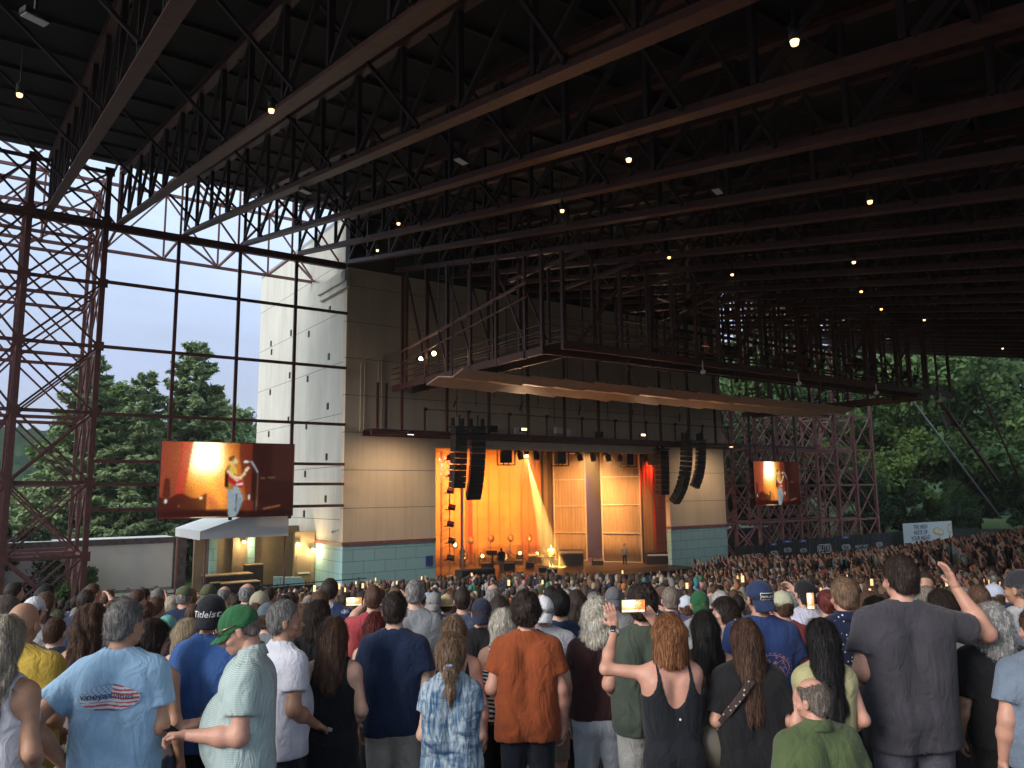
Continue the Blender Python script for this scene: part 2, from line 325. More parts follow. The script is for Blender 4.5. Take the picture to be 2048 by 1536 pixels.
P((XL+.02, 45.05, 21.402), (XR, 45.45, ZT), 'louvre_panel', M_deck)
P((XL, 45.46, ZT), (XR, YB, ZT+.25), 'roof', M_grey)
P((XL-.35, 44.7, 20.4), (XL-.002, 49.4, 21.1), 'corbel', M_wall, .02); P((XL-.2, 44.7, 20.0), (XL-.002, 49.3, 20.398), 'corbel', M_wall, .02)
vm = MB().box((-.03, -.13, -.22), (.02, .13, .22)).build('vent', M_black, sh); vm.location = (0, 60.0-45, 18.9)
vr = [(60.0, 18.9), (56.2, 19.5), (52.4, 20.4)]
for zz in (4.6+1.1, 8.4, 11.7, 15.0, 18.2):
    for k, y in enumerate((59.8, 55.4, 51.7, 47.9)):
        vv = link('vent', vm.data, None, sh, (0, y-45, zz+(k % 2)*.75+ (0 if k < 3 else .25)))
# security camera and lights on side wall, pipes on front wall
MB().tube([(-.3, .8, 4.7), (0, .8, 4.8)], .05).box((-.45, .72, 4.62), (-.2, .88, 4.78)).build('wall_camera', M_white, sh)
pp = MB()
for dx in (1.0, 1.25, 2.2, 2.45):
    pp.tube([(dx, -.02, 10.9), (dx, -.02, 14.9+dx*.3), (dx+.3, -.02, 15.2+dx*.3), (dx+1.6, -.02, 15.7+dx*.3)], .028, 6)
pp.build('conduit', M_wallf, sh)
# stage sign
MB().box((OL-XL-.75, -.04, 2.3), (OL-XL-.25, .02, 2.95)).build('notice', mat('blue_notice', (.03, .06, .2), .5), sh)
M_bulb2 = mat('lit_flood_glass', (1, .8, .5), .5, emit=(1, .6, .3), estr=2)  # lens glow of the added flood lamps
# ---------------- catwalk loop hung from the roof ----------------
CX0, CX1, CY0, CW = 22.3, 58.9, 27.3, 13.9
cw = empty('lighting_catwalk', (CX0, CY0, CW), 0, 'hanging maroon catwalk loop with railings above the pale reflector panels', 'catwalk')
def cwbar(name, pairs, w, h=None, m=None, par=cw, o=(CX0, CY0, CW)):
    b = MB()
    for p, q in pairs: b.bar([p[i]-o[i] for i in range(3)], [q[i]-o[i] for i in range(3)], w, h)
    return b.build(name, m or M_steel, par)
LEG = [((CX0, CY0), (CX1, CY0)), ((CX0, CY0+1.6), (CX1, CY0+1.6)), ((CX0, CY0+1.7), (CX0, 44.9)), ((CX0+1.5, CY0+1.7), (CX0+1.5, 44.9)), ((CX1, CY0+1.7), (CX1, 44.9)), ((CX1-1.5, CY0+1.7), (CX1-1.5, 44.9))]
for (a, b) in LEG: cwbar('edge_beam', [((*a, CW-.18), (*b, CW-.18))], .14, .36)
cwbar('deck_grating', [((CX0, CY0+.8, CW+.03), (CX1, CY0+.8, CW+.03))], 1.5, .05, M_black)
cwbar('deck_grating', [((CX0+.75, CY0+1.7, CW+.03), (CX0+.75, 44.9, CW+.03))], 1.4, .05, M_black)
cwbar('deck_grating', [((CX1-.75, CY0+1.7, CW+.03), (CX1-.75, 44.9, CW+.03))], 1.4, .05, M_black)
for a, b in LEG:
    for h in (.4, .75, 1.1): cwbar('rail', [((*a, CW+h), (*b, CW+h))], .05)
for y in (CY0, CY0+1.6):
    for i, x in enumerate(np.arange(CX0, CX1+.1, 1.83)):
        if i % 2 == 0 or y == CY0: cwbar('hanger_post', [((x, y, CW-.4), (x, y, zc(y)+.0))], .17 if i % 2 == 0 else .12)
for x in (CX0, CX0+1.5, CX1, CX1-1.5):
    for i, y in enumerate(np.arange(CY0+3.0, 44.9, 2.55)):
        cwbar('hanger_post', [((x, y, CW-.4), (x, y, zc(y)))], .18 if i % 2 else .14)
    for i, y in enumerate(np.arange(CY0+3.0, 42, 5.1)):
        cwbar('sway_brace', [((x+.1, y, CW+.1), (x+.1, y+2.55, zc(y)-.2))], .11)
for i, x in enumerate(np.arange(CX0+1, CX1-4, 5.5)):
    cwbar('sway_brace', [((x, CY0+.1, CW+.1), (x+3.6, CY0+.1, zc(CY0)-.3))], .12)
# upper level platform beams with struts between the legs and trusses
for i, x in enumerate(np.arange(CX0+.2, CX1, 3.31)): cwbar('outrigger', [((x, CY0-1.5, zc(CY0)-.35), (x, CY0+4.6, zc(CY0)-.35))], .2, .16)
# inclined stair rails on the left leg
st = MB()
for dz, w in ((0, .13), (-.75, .07)):
    st.bar((.7-.9, 15.9, 2.0+dz), (.7-.9, 2.6, 3.4+dz), w, w)
st.build('stair_rail', M_steelp, cw)
# rear ladder grid behind
for i, x in enumerate(np.arange(CX0+4, CX1-3, 2.7)):
    cwbar('drop_pipe', [((x, 30.6, CW+.3), (x, 30.6, zc(30.6)))], .08, None, M_black)
for i, x in enumerate(np.arange(CX0+5, CX1-2, 4.2)):
    o = MB().ell((0, 0, 0), (.13, .17, .13), 10, 7).tube([(0, 0, .1), (0, 0, .6)], .03, 6).build('flood_lamp', M_white if i % 2 else M_black, cw, True); o.location = (x-CX0, -.3 if i % 2 else .9, -.75)
for i in range(15):
    x = CX0+14+i*1.45; o = MB().tube([(0, 0, 0), (0, .25, -.45)], .17, 8).bar((0, -.1, .05), (0, -.1, .5), .06).build('flood_lamp', M_black, cw); o.location = (x-CX0, 1.2, 1.5-.1*(i % 3))
for y_, z0_ in ((CY0+3.1, CW-.1), (CY0+6.0, CW+.9)):
    for i, x in enumerate(np.arange(CX0+9, CX1-1, 2.05)):
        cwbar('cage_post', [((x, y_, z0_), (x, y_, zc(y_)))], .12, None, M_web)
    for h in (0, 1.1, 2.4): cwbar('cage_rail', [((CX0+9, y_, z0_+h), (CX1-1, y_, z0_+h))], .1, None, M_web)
for i, x in enumerate(np.arange(CX0+12, CX1-2, 3.1)):
    o = MB().box((-.5, -.3, -.3), (.4, .3, .3)).bar((-.2, 0, .3), (-.2, 0, 1.4), .08).ell((.55, -.1, -.1), (.22, .3, .22), 8, 5).build('rigging_motor', M_black, cw); o.location = (x-CX0, 3.6+(i % 3)*.9, 2.2-(i % 2)*.9)
# V struts carrying the right end
o = MB().bar((0, 0, 0), (8.5, 0, -6.2), .2).build('roof_strut', M_steel); o.location = (CX1+.1, 28.2, CW-.4); tag(o, 'maroon diagonal strut below the right end of the hanging catwalk', 'strut')
# lower catwalk on the stage front
LZ = 10.75
lw = empty('wall_catwalk', (20.2, 43.6, LZ), 0, 'narrow catwalk bolted along the stage front above the proscenium', 'catwalk')
def lb(name, pairs, w, h=None, m=None): return cwbar(name, pairs, w, h, m, lw, (20.2, 43.6, LZ))
lb('edge_beam', [((20.2, 43.6, LZ), (55.4, 43.6, LZ))], .16, .32); lb('edge_beam', [((20.2, 44.8, LZ), (55.4, 44.8, LZ))], .16, .32)
lb('deck_grating', [((20.2, 44.2, LZ+.2), (55.4, 44.2, LZ+.2))], 1.1, .05, M_black)
lb('rail', [((24, 43.6, LZ+1.6), (55.4, 43.6, LZ+1.6))], .06)
for i, x in enumerate(np.arange(22.3, 55.4, 1.655)):
    if i % 2 == 0: lb('hanger_post', [((x, 43.6, LZ+.1), (x, 43.6, 20.9 if i % 4 else 21.2))], .16)
    else: lb('rail_post', [((x, 43.6, LZ+.16), (x, 43.6, LZ+1.6))], .1); lb('junction_box', [((x-.12, 43.5, LZ+1.6), (x+.12, 43.5, LZ+1.6))], .1, .22, M_black)
for x in (20.9, 21.5): lb('hanger_post', [((x, 44.2, LZ+.3), (x, 44.2, LZ+3.2))], .14)
for i, (x, z) in enumerate([(31.6, 11.3), (35.2, 11.45), (36.0, 11.35), (39.2, 11.3), (29.4, 11.35)]):
    lb('equipment_box', [((x, 44.3, z), (x+.6, 44.3, z))], .3, .45, M_white if i in (0, 1, 2) else M_black)
for i in range(16):
    x = 26.0+i*1.75; lb('drop_pipe', [((x, 43.0+(i % 3)*.4, 11.9+(i*37 % 5)*.4), (x, 43.0+(i % 3)*.4, 15.5))], .04, None, M_black)
    if i % 3 == 0: lb('bracket', [((x, 42.9, 13.2), (x-.6, 42.4, 12.5))], .1)
# ---------------- folded reflector panels ----------------
M_ply = mat('pale_plywood', (.60, .43, .31), .6, var=.12, vscale=1.5)
rc = empty('acoustic_canopy', (21.3, 34, 13.2), 0, 'long row of pale folded sound reflector panels hung above the stage front', 'sound panel')
NP = 16; wX = 37.3/NP
for k in range(NP):
    x0, x1 = 21.3+k*wX, 21.3+(k+1)*wX-.03; xm = (x0+x1)/2
    zr = [13.5, 13.2, 13.42, 13.12]; yr = [34.6, 35.7, 37.2, 38.6]; b = MB()
    vs = []
    for xx, dz, dy in ((x0, 0, 0), (x1, -.13, 0)):
        for y, z in zip(yr, zr): vs.append((xx-21.3, y+dy-34, z+dz*(1 if k % 2 else .6)-13.2))
    vs += [(p[0], p[1], p[2]+.06) for p in vs]
    fs = []
    for i in range(3): fs += [(i, i+1, 5+i), (i, 5+i, 4+i), (8+i, 13+i, 9+i), (8+i, 12+i, 13+i)]
    fs += [(0, 4, 12, 8), (3, 11, 15, 7), (0, 8, 9, 1), (1, 9, 10, 2), (2, 10, 11, 3), (4, 5, 13, 12), (5, 6, 14, 13), (6, 7, 15, 14)]
    b.add(vs, fs).build('reflector_panel', M_ply, rc)
for k in range(0, NP+1, 2):
    MB().bar((k*wX, 1.7, .1), (k*wX, 1.6, zc(35.6)-13.2), .05).bar((k*wX, 3.2, .3), (k*wX, 3.2, zc(37.2)-13.2), .05).build('hanger_rod', M_black, rc)
# two flood lamps added on the wall catwalk to brighten the reflector panels
for k, (x, tx) in enumerate([(31.5, 30), (43.0, 44)]):
    r = empty('flood_lamp', (x, 43.2, LZ+.5), 0, ['flood lamp on the wall catwalk lighting the left reflector panels', 'flood lamp on the wall catwalk lighting the right reflector panels'][k], 'lamp')
    MB().box((-.25, -.1, -.1), (.25, .15, .15)).build('housing', M_black, r, bevel=.02); MB().box((-.22, -.12, -.02), (.22, -.101, .14)).build('lens', M_bulb2, r)
    ld = bpy.data.lights.new('flood_light', 'SPOT'); ld.energy = 420; ld.color = (1, .62, .38); ld.spot_size = math.radians(150); ld.spot_blend = 1; ld.shadow_soft_size = .2
    o = bpy.data.objects.new('flood_light', ld); COL.objects.link(o); o.location = (x, 42.9, LZ+.55); o.rotation_euler = (Vector((x, 42.9, LZ+.55))-Vector((tx, 37, 13.4))).to_track_quat('Z', 'Y').to_euler()
for k, (x, tx) in enumerate([(21.9, 22.0), (51.6, 51.4)]):  # two more floods added to wash light down the lower piers
    r = empty('flood_lamp', (x, 41.6, LZ-.15), 0, ['flood lamp under the wall catwalk lighting the left pier', 'flood lamp under the wall catwalk lighting the right pier'][k], 'lamp')
    MB().box((-.2, -.1, -.08), (.2, .12, .1)).bar((0, 0, .1), (0, 2.0, .25), .05).build('housing', M_black, r); MB().box((-.17, -.06, -.10), (.17, .10, -.081)).build('lens', M_bulb2, r)
    ld = bpy.data.lights.new('flood_light', 'SPOT'); ld.energy = 400; ld.color = (1, .72, .46); ld.spot_size = math.radians(150); ld.spot_blend = 1; ld.shadow_soft_size = .15
    o = bpy.data.objects.new('flood_light', ld); COL.objects.link(o); o.location = (x, 41.3, LZ-.35); o.rotation_euler = (Vector((x, 42.3, LZ-.35))-Vector((tx, 45, 5.0))).to_track_quat('Z', 'Y').to_euler()
# ---------------- pendant lamps and flood boxes under the roof ----------------
M_bulb = mat('lit_bulb', (1, .8, .5), .5, emit=(1, .5, .18), estr=2.6)
pl = None
def pendant(x, y, z, s=1.0, w=70, lab=''):
    global pl
    if pl is None:
        r = empty('pendant_lamp', (0, 0, 0), 0, lab, 'lamp', 'pendant lamps under the roof')
        MB().tube([(0, 0, .07), (0, 0, .32)], [.08, .09], 10).tube([(0, 0, .32), (0, 0, .42), (0, 0, 1.3)], [.07, .02, .015], 6).build('housing', M_black, r, True)
        MB().tube([(0, 0, .0), (0, 0, .07)], [.055, .07], 12).build('lens', M_bulb, r, True); pl = r
    else: r = copy_tree(pl); r['label'] = lab
    r.location = (x, y, z)
    ld = bpy.data.lights.new('pendant_light', 'SPOT'); ld.energy = w; ld.color = (1, .70, .44); ld.spot_size = math.radians(130); ld.spot_blend = .7; ld.shadow_soft_size = .018
    lo = bpy.data.objects.new('pendant_light', ld); COL.objects.link(lo); lo.parent = r; lo.location = (0, 0, -.12)
    return r
LAMPL = ['warm pendant lamp at the far left edge of the roof', 'warm pendant lamp beside the long orange-lit roof beam', 'glowing pendant lamp right of the cream corner, low under the trusses', 'tiny pendant lamp just above the top corner of the cream wall', 'pendant lamp under the middle of the dark roof', 'largest pendant lamp, near the top right of the photo', 'small pendant lamp above the left catwalk corner', 'small pendant lamp left of the ceiling fan pipe', 'faint pendant lamp right of the ceiling fan pipe', 'pendant lamp high at the right under the dark girders', 'pendant lamp below the high right one', 'small pendant lamp over the ceiling fan blades at right', 'faint reddish pendant lamp above the far right catwalk', 'tiny pendant lamp above the far end of the catwalk', 'pendant lamp by the right edge of the roof above the woods']
LAMPS = [(40,178),(543,209),(797,440),(755,495),(1257,308),(1588,66),(1124,413),(1338,508),(1464,543),(1739,393),(1707,517),(1722,577),(1762,613),(1848,635),(2005,693)]
for i, (px, py) in enumerate(LAMPS):
    d = ray(px, py); t = (21.6-45*SL-.3-CZ)/(d[2]-SL*d[1]); p = d*t+[0, 0, CZ]
    pendant(p[0], p[1], p[2]-.2, w=[60, 90, 130, 110, 40, 25, 90, 110, 90, 20, 20, 40, 50, 50, 40][i], lab=LAMPL[i])
# unseen lamps added to light the near crowd, lamp rows assumed to continue
for x, y in [(-2, 4), (6, -3), (14.5, 1.5), (23, 3.5), (33, 8), (48, 16)]: pendant(x, y, zc(y)-.75, w=38, lab='pendant lamp under the roof outside the left and lower edge of the view')
for i, (px, py, lb_) in enumerate([(611, 383, 'grey flood box under the trusses near the eave'), (70, 37, 'grey flood box under the roof in the upper left corner'), (922, 322, 'grey flood box under the middle trusses'), (1435, 382, 'dim flood box under the dark trusses right of centre')]):
    d = ray(px, py); t = (21.6-45*SL-.2-CZ)/(d[2]-SL*d[1]); p = d*t+[0, 0, CZ]
    r = empty('flood_box', p, .4, lb_, 'lamp')
    MB().box((-.21, -.10, -.03), (.21, .10, -.01)).build('diffuser', M_white, r)
    MB().box((-.24, -.12, -.01), (.24, .12, .12)).build('housing', M_black, r, bevel=.02)
    MB().bar((0, 0, .18), (0, 0, .6), .05).build('bracket', M_black, r)
# ceiling fan on a pale pipe
fan = empty('ceiling_fan', (34.05, 30, 17.6), 0, 'large dark ceiling fan on a long pale pipe above the catwalk', 'ceiling fan')
MB().tube([(0, 0, .5), (0, 0, 4.3)], .1, 10).box((-.25, -.12, 4.2), (.25, .12, 4.4)).build('drop_pipe', M_grey, fan)
MB().tube([(0, 0, -.1), (0, 0, .5)], [.34, .2], 12).build('motor', M_black, fan, True)
MB().tube([(0, 0, -.22), (0, 0, -.12)], .36, 14).build('hub', M_grey, fan, True)
for k in range(6):
    a = k*math.pi/3+.2; MB().bar((.35*math.cos(a), .35*math.sin(a), -.05), (3.4*math.cos(a), 3.4*math.sin(a), -.05), .22, .03).build('blade', M_black, fan)
# two work lights on the left catwalk leg
M_work = mat('lit_work_lamp', (1, .9, .6), .5, emit=(1, .8, .4), estr=25)
for k, (px, py, Y) in enumerate([(868, 707, 40), (842, 718, 42)]):
    d = ray(px, py); p = d*(Y/d[1])+[0, 0, CZ]
    r = empty('work_light', p, 0, ('brighter' if k == 0 else 'smaller')+' of two yellow work lights on the left catwalk leg', 'lamp')
    MB().ell((0, 0, 0), (.13, .1, .13), 8, 6).build('lens', M_work, r); MB().tube([(0, .08, .02), (0, .45, .1)], .13, 8).build('housing', M_black, r)
# ---------------- stage ----------------
SF = 1.0
M_floor = mat('stage_floor', (.10, .07, .05), .45, var=.3, vscale=1.5)
M_cyc = mat('amber_backcloth', (.72, .34, .10), .9, var=.10, vscale=.8)  # amber stage light put into the cloth colour
M_cycr = mat('red_backcloth', (.72, .22, .07), .9, var=.08, vscale=.8)  # section tinted redder: stage light put into the cloth colour
M_red = mat('red_curtain', (.55, .035, .02), .9, var=.2, vscale=2, sc=(6, 6, .3))
M_brown = mat('brown_curtain', (.22, .12, .06), .9, var=.2, vscale=2, sc=(6, 6, .3))
M_scrim = mat('tan_scrim', (.42, .29, .17), .9, var=.22, vscale=3, sc=(5, 5, .25))
M_purple = mat('purple_curtain', (.22, .02, .05), .9, var=.25, vscale=2, sc=(4, 4, .4))
M_alu = mat('bare_aluminium', (.75, .70, .62), .35, metal=.2)
sg = empty('stage_platform', (OL, 45, 0), 0, 'raised concert stage inside the lit proscenium', 'stage')
MB().box((.01, 0, .9), (OR_-OL-.01, 15.5, SF)).build('stage_floor', M_floor, sg)
MB().box((.01, -3.0, .0), (OR_-OL-.01, -.02, SF)).build('thrust', M_black, sg)
def cloth(name, p0, p1, z0, z1, m, label, amp=.06, wl=.5, n=60, cat='curtain', lines=None):
    p0 = Vector(p0); p1 = Vector(p1); d = p1-p0; nrm = Vector((-d.y, d.x)).normalized(); L_ = d.length; vs = []; nz_ = 6
    for j in range(nz_+1):
        for i in range(n+1):
            t = i/n; a = amp*math.sin(2*math.pi*t*L_/wl + .8*math.sin(t*17))*(1-.3*j/nz_); q = d*t + nrm*a; vs.append((q.x, q.y, z0+(z1-z0)*j/nz_))
    k = n+1; fs = [(j*k+i, j*k+i+1, (j+1)*k+i+1, (j+1)*k+i) for j in range(nz_) for i in range(n)]
    r = empty(name, (p0.x, p0.y, 0), 0, label, cat); o = MB().add(vs, fs).build('cloth', m, r, True)
    s = o.modifiers.new('s', 'SOLIDIFY'); s.thickness = .02
    if lines:
        for f_ in lines:
            a = d*f_; MB().bar((a.x-nrm.x*.1*-1, a.y, z0), (a.x, a.y, z1), .05, .02).build('seam', M_brown, r)
    MB().tube([(0, 0, z1+.05), (d.x, d.y, z1+.05)], .05, 6).build('batten', M_black, r)
    return r
YBk = 57.0
b = cloth('backcloth', (26.5, YBk), (41.8, YBk), SF, 11.5, M_cyc, 'amber lit backcloth filling the left of the stage', .03, 1.6, 90)
# sewn grid of seams on the backcloth
g = MB()
for x in np.arange(.8, 14.6, 1.15): g.bar((x, -.06, SF), (x, -.06, 11.4), .03, .012)
for z in np.arange(SF+1.3, 11, 1.25): g.bar((0, -.075, z), (14.8, -.075, z), .03, .012)
g.build('seam_grid', mat('seam_thread', (.30, .12, .03), .9), b)
cloth('red_drape', (35.35, 56.6), (35.75, 56.6), SF, 9.2, M_red, 'thin red drape hanging in front of the amber backcloth', .02, .2, 16)
cloth('red_drape', (41.1, 56.7), (43.3, 56.7), SF, 11.5, M_cycr, 'red orange drape right of the amber backcloth', .04, .7, 30)
cloth('brown_drape', (43.2, 56.2), (45.4, 56.2), SF, 11.5, M_brown, 'dark brown drape between backcloth and first tan scrim', .07, .5, 30)
cloth('purple_drape', (44.3, 55.2), (47.3, 55.2), SF, 11.5, M_purple, 'purple drape between the two tan scrims', .07, .5, 30)
def scrim(p0, p1, z1, label):
    p0 = Vector(p0); p1 = Vector(p1); r = cloth('framed_scrim', p0, p1, SF+.1, z1, M_scrim, label, .03, .3, 44, 'scrim'); d = p1-p0; n = Vector((-d.y, d.x)).normalized()*-.08
    if n.x > 0: n = -n
    for q in (Vector((0, 0)), d): MB().bar((q.x+n.x, q.y+n.y, SF+.05), (q.x+n.x, q.y+n.y, z1), .09).build('frame_post', M_alu, r)
    for z in [SF+.08] + [SF+.1+(z1-SF-.1)*k/4 for k in (1, 2, 3, 4)]: MB().bar((n.x, n.y, z), (d.x+n.x, d.y+n.y, z), .07).build('frame_bar', M_alu, r)
    return r
scrim((43.55, 55.1), (44.95, 52.4), 10.4, 'tan scrim in a pale frame, beside the brown drape')
scrim((45.15, 50.5), (46.9, 47.6), 10.6, 'tan scrim in a pale frame behind the woman on stage')
cloth('brown_drape', (46.95, 47.9), (47.5, 46.7), SF, 11, M_brown, 'dark drape at the stage right edge by the red curtain', .05, .3, 16)
cloth('red_curtain', (47.05, 49.5), (50.5, 49.5), SF, 11, M_red, 'red side curtain at the right end of the stage', .12, .45, 60)
cloth('black_drape', (26.3, 60), (53.5, 60), SF, 12.5, M_blackc, 'black masking drape behind everything on stage', .1, .6, 90)
# left wing lighting tower
wt = empty('lamp_tower', (27.6, 47.2, SF), 0, 'dark truss tower with red lit lamps in the left stage wing', 'lighting tower')
for x in (-.35, .35): MB().tube([(x, 0, 0), (x, 0, 8.9)], .05, 6).build('tower_leg', M_alu, wt)
for k in range(14): MB().tube([(-.35, 0, .3+k*.6), (.35, 0, .6+k*.6)], .03, 5).build('lacing_bar', M_alu, wt)
M_redlit = mat('lit_red_lamp', (1, .1, .1), .5, emit=(1, .05, .04), estr=6)
for k in range(7):
    o = MB().tube([(0, -.1, 0), (.35, -.4, -.1)], .2, 8).bar((-.2, 0, -.2), (.1, 0, -.2), .08).build('moving_lamp', M_black, wt); o.location = (.1+.1*(k % 2), 0, 1.6+k*1.15)
for k, (x, z) in enumerate([(-.7, 8.3), (-.3, 8.4), (-.5, 7.9), (.1, 8.1), (-.6, 7.3), (0, 7.4)]):
    o = MB().ell((0, -.3, 0), (.09, .04, .12), 8, 5).build('red_lens', M_redlit, wt); o.location = (x, -.1, z)
po = MB().bar((0, 0, 0), (0, 0, 9.3), .16).build('wing_post', M_alu); po.location = (29.75, 48.5, SF); tag(po, 'pale upright post at the left edge of the amber backcloth', 'post')
cloth('brown_drape', (26.0, 50.2), (28.2, 50.2), SF, 10.5, M_red, 'reddish drape in the left stage wing behind the lamp tower', .1, .5, 30)
sb = empty('wing_speaker', (26.6, 43.4, 0), 0, 'black draped box at the left foot of the stage', 'speaker')
MB().box((0, 0, 0), (2.6, .9, 2.0)).build('cabinet', M_blackc, sb, bevel=.05); MB().box((.1, -.02, 1.85), (2.5, 0, 1.9)).build('grille', M_black, sb)
# lighting truss with moving heads
lt = empty('lighting_truss', (31.0, 45.9, 10.35), 0, 'black lighting truss across the top of the stage opening with spotlights', 'lighting truss')
for y in (0, .4):
    for z in (0, .4): MB().tube([(0, y, z), (16.3, y, z)], .035, 6).build('chord', M_black, lt)
for k in range(32): MB().tube([(k*.51, 0, 0 if k % 2 else .4), ((k+1)*.51, 0, .4 if k % 2 else 0)], .02, 5).build('lacing_bar', M_black, lt)
for k in range(16):
    o = MB().tube([(0, 0, 0), (0, -.12, .05)], .09, 8).tube([(.2, 0, 0), (.2, -.12, .05)], .09, 8).build('twin_lamp', M_alu, lt); o.location = (.4+k*1.02, -.15, .55)
mv = [1.95, 3.6, 7.6, 9.15, 10.55, 12.0, 14.6]
for k, x in enumerate(mv):
    o = MB().box((-.22, -.12, -.22), (.22, .12, -.02)).tube([(0, 0, -.35), (.08*(-1)**k, -.15, -.55), (.12*(-1)**k, -.25, -1.0)], [.16, .23, .2], 10).bar((-.2, 0, -.2), (-.2, 0, -.6), .05).bar((.2, 0, -.2), (.2, 0, -.6), .05).build('moving_head', M_black, lt); o.location = (x, 0, 0)
for k, x in enumerate((.9, 5.9, 13.0, 15.8)):
    o = MB(); s_ = .5
    for a in (-s_, s_):
        for c_ in (-s_, s_): o.bar((a, c_*.8, -1.4), (a, c_*.8, -.1), .06)
    for z in (-1.4, -.1):
        for a in (-s_, s_): o.bar((a, -s_*.8, z), (a, s_*.8, z), .06).bar((-s_, a*.8, z), (s_, a*.8, z), .06)
    o.box((-.36, -.25, -1.25), (.36, .25, -.35)); o = o.build('followspot_frame', M_black, lt); o.location = (x, 0, 0)
MB().bar((0, .2, .45), (0, .2, 3.0), .05).bar((8, .2, .45), (8, .2, 3.0), .05).bar((16, .2, .45), (16, .2, 3), .05).build('suspension_wire', M_black, lt)
# ---------------- line arrays ----------------
def line_array(x, y, zt, n, label, w=1.15, h=.36, yaw=0, curve=2.4):
    r = empty('line_array', (x, y, zt), yaw, label, 'speaker array', 'hanging speaker arrays')
    MB().box((-w/2-.05, -.3, .05), (w/2+.05, .5, .16)).bar((0, 0, .16), (0, 0, .9), .08).bar((-.4, .2, .16), (-.4, .2, .7), .2).bar((.4, .2, .16), (.4, .2, .7), .2).build('rigging_frame', M_black, r)
    px = 0; pz = 0; a = 0; me = None
    for k in range(n):
        if me is None:
            b_ = MB().add([(-w/2, -.22, 0), (w/2, -.22, 0), (w/2*.85, .42, -.03), (-w/2*.85, .42, -.03), (-w/2, -.22, -h), (w/2, -.22, -h), (w/2*.85, .42, -h+.03), (-w/2*.85, .42, -h+.03)],
                 [(0, 1, 2, 3), (7, 6, 5, 4), (4, 5, 1, 0), (5, 6, 2, 1), (6, 7, 3, 2), (7, 4, 0, 3)])
            o = b_.build('cabinet', M_black, r, bevel=.02); me = o.data
        else:
            o = link('cabinet', me, None, r); bm_ = o.modifiers.new('b', 'BEVEL'); bm_.width = .02; bm_.segments = 2
        o.location = (0, px, pz); o.rotation_euler = (-a, 0, 0) if False else (a, 0, 0)
        px += (h+.012)*math.sin(a); pz -= (h+.012)*math.cos(a); a += math.radians(curve)*(.35+1.3*k/n)
    return r
line_array(27.75, 43.2, 11.2, 12, 'tall black line array left of the stage opening, nearer the centre', w=1.0, h=.39, yaw=-.25, curve=3.6)
line_array(25.95, 42.6, 11.1, 10, 'shorter black line array left of the stage, on the outside', w=1.0, h=.37, yaw=.15, curve=1.0)
line_array(47.4, 42.6, 10.9, 13, 'tall black line array right of the stage opening', w=1.15, h=.385, yaw=.35, curve=3.4)
line_array(48.9, 42.4, 10.9, 10, 'thin outer line array at the right of the stage', w=1.0, h=.37, yaw=1.0, curve=3.4)
line_array(46.0, 44.0, 10.2, 9, 'inner line array at the right, half behind the tall one', w=1.2, h=.38, yaw=.2, curve=.6)
# ---------------- stage gear ----------------
def on_stage(px, py):
    d = ray(px, py); t = (SF-CZ)/d[2]; p = d*t; return p[0], p[1]
M_cab = mat('wood_cabinet', (.30, .13, .05), .5, var=.2, vscale=3)
M_brass = mat('brass', (.8, .55, .2), .3, metal=.9)
M_lamp = mat('lit_amber_lamp', (1, .6, .2), .5, emit=(1, .55, .15), estr=9)
def gearbox(name, px, py, w, d_, h, m, label, cat='amplifier'):
    x, y = on_stage(px, py); r = empty(name, (x, y, SF), -.6, label, cat)
    MB().box((-w/2, -d_/2, 0), (w/2, d_/2, h)).build('case', m, r, bevel=.02); MB().box((-w/2+.05, -d_/2-.02, .06), (w/2-.05, -d_/2-.002, h*.72)).build('grille', M_black, r)
    MB().box((-w/2+.05, -d_/2-.02, h*.78), (w/2-.05, -d_/2-.002, h*.92)).build('panel', M_alu, r)
    return r
gearbox('keyboard_organ', 1142, 1132, 2.0, .8, 1.35, M_cab, 'brown wooden keyboard organ beside the guitarist', 'organ')
gearbox('amplifier', 1060, 1137, .7, .4, .6, M_cab, 'small amplifier left of the guitarist')
gearbox('amplifier', 1065, 1128, .8, .4, .9, M_cab, 'taller amplifier behind the small one')
gearbox('amplifier', 1080, 1126, .8, .4, .7, M_cab, 'amplifier behind the guitarist')
gearbox('flight_case', 975, 1140, 1.0, .8, .7, M_black, 'black flight case on the stage left of the camera man', 'case')
gearbox('flight_case', 1015, 1140, 1.2, .8, .7, M_black, 'black flight case right of the camera man', 'case')
gearbox('floor_monitor', 1088, 1143, .8, .6, .4, M_black, 'floor monitor at the guitarist feet', 'speaker')
gearbox('floor_monitor', 1103, 1146, .8, .6, .4, M_black, 'floor monitor just right of the first', 'speaker')
gearbox('floor_monitor', 1195, 1130, .9, .6, .5, M_black, 'dark floor monitor below the purple drape', 'speaker')
gearbox('side_speaker', 1315, 1128, 1.9, 1.0, .9, M_black, 'dark covered desk at the right stage edge', 'desk')
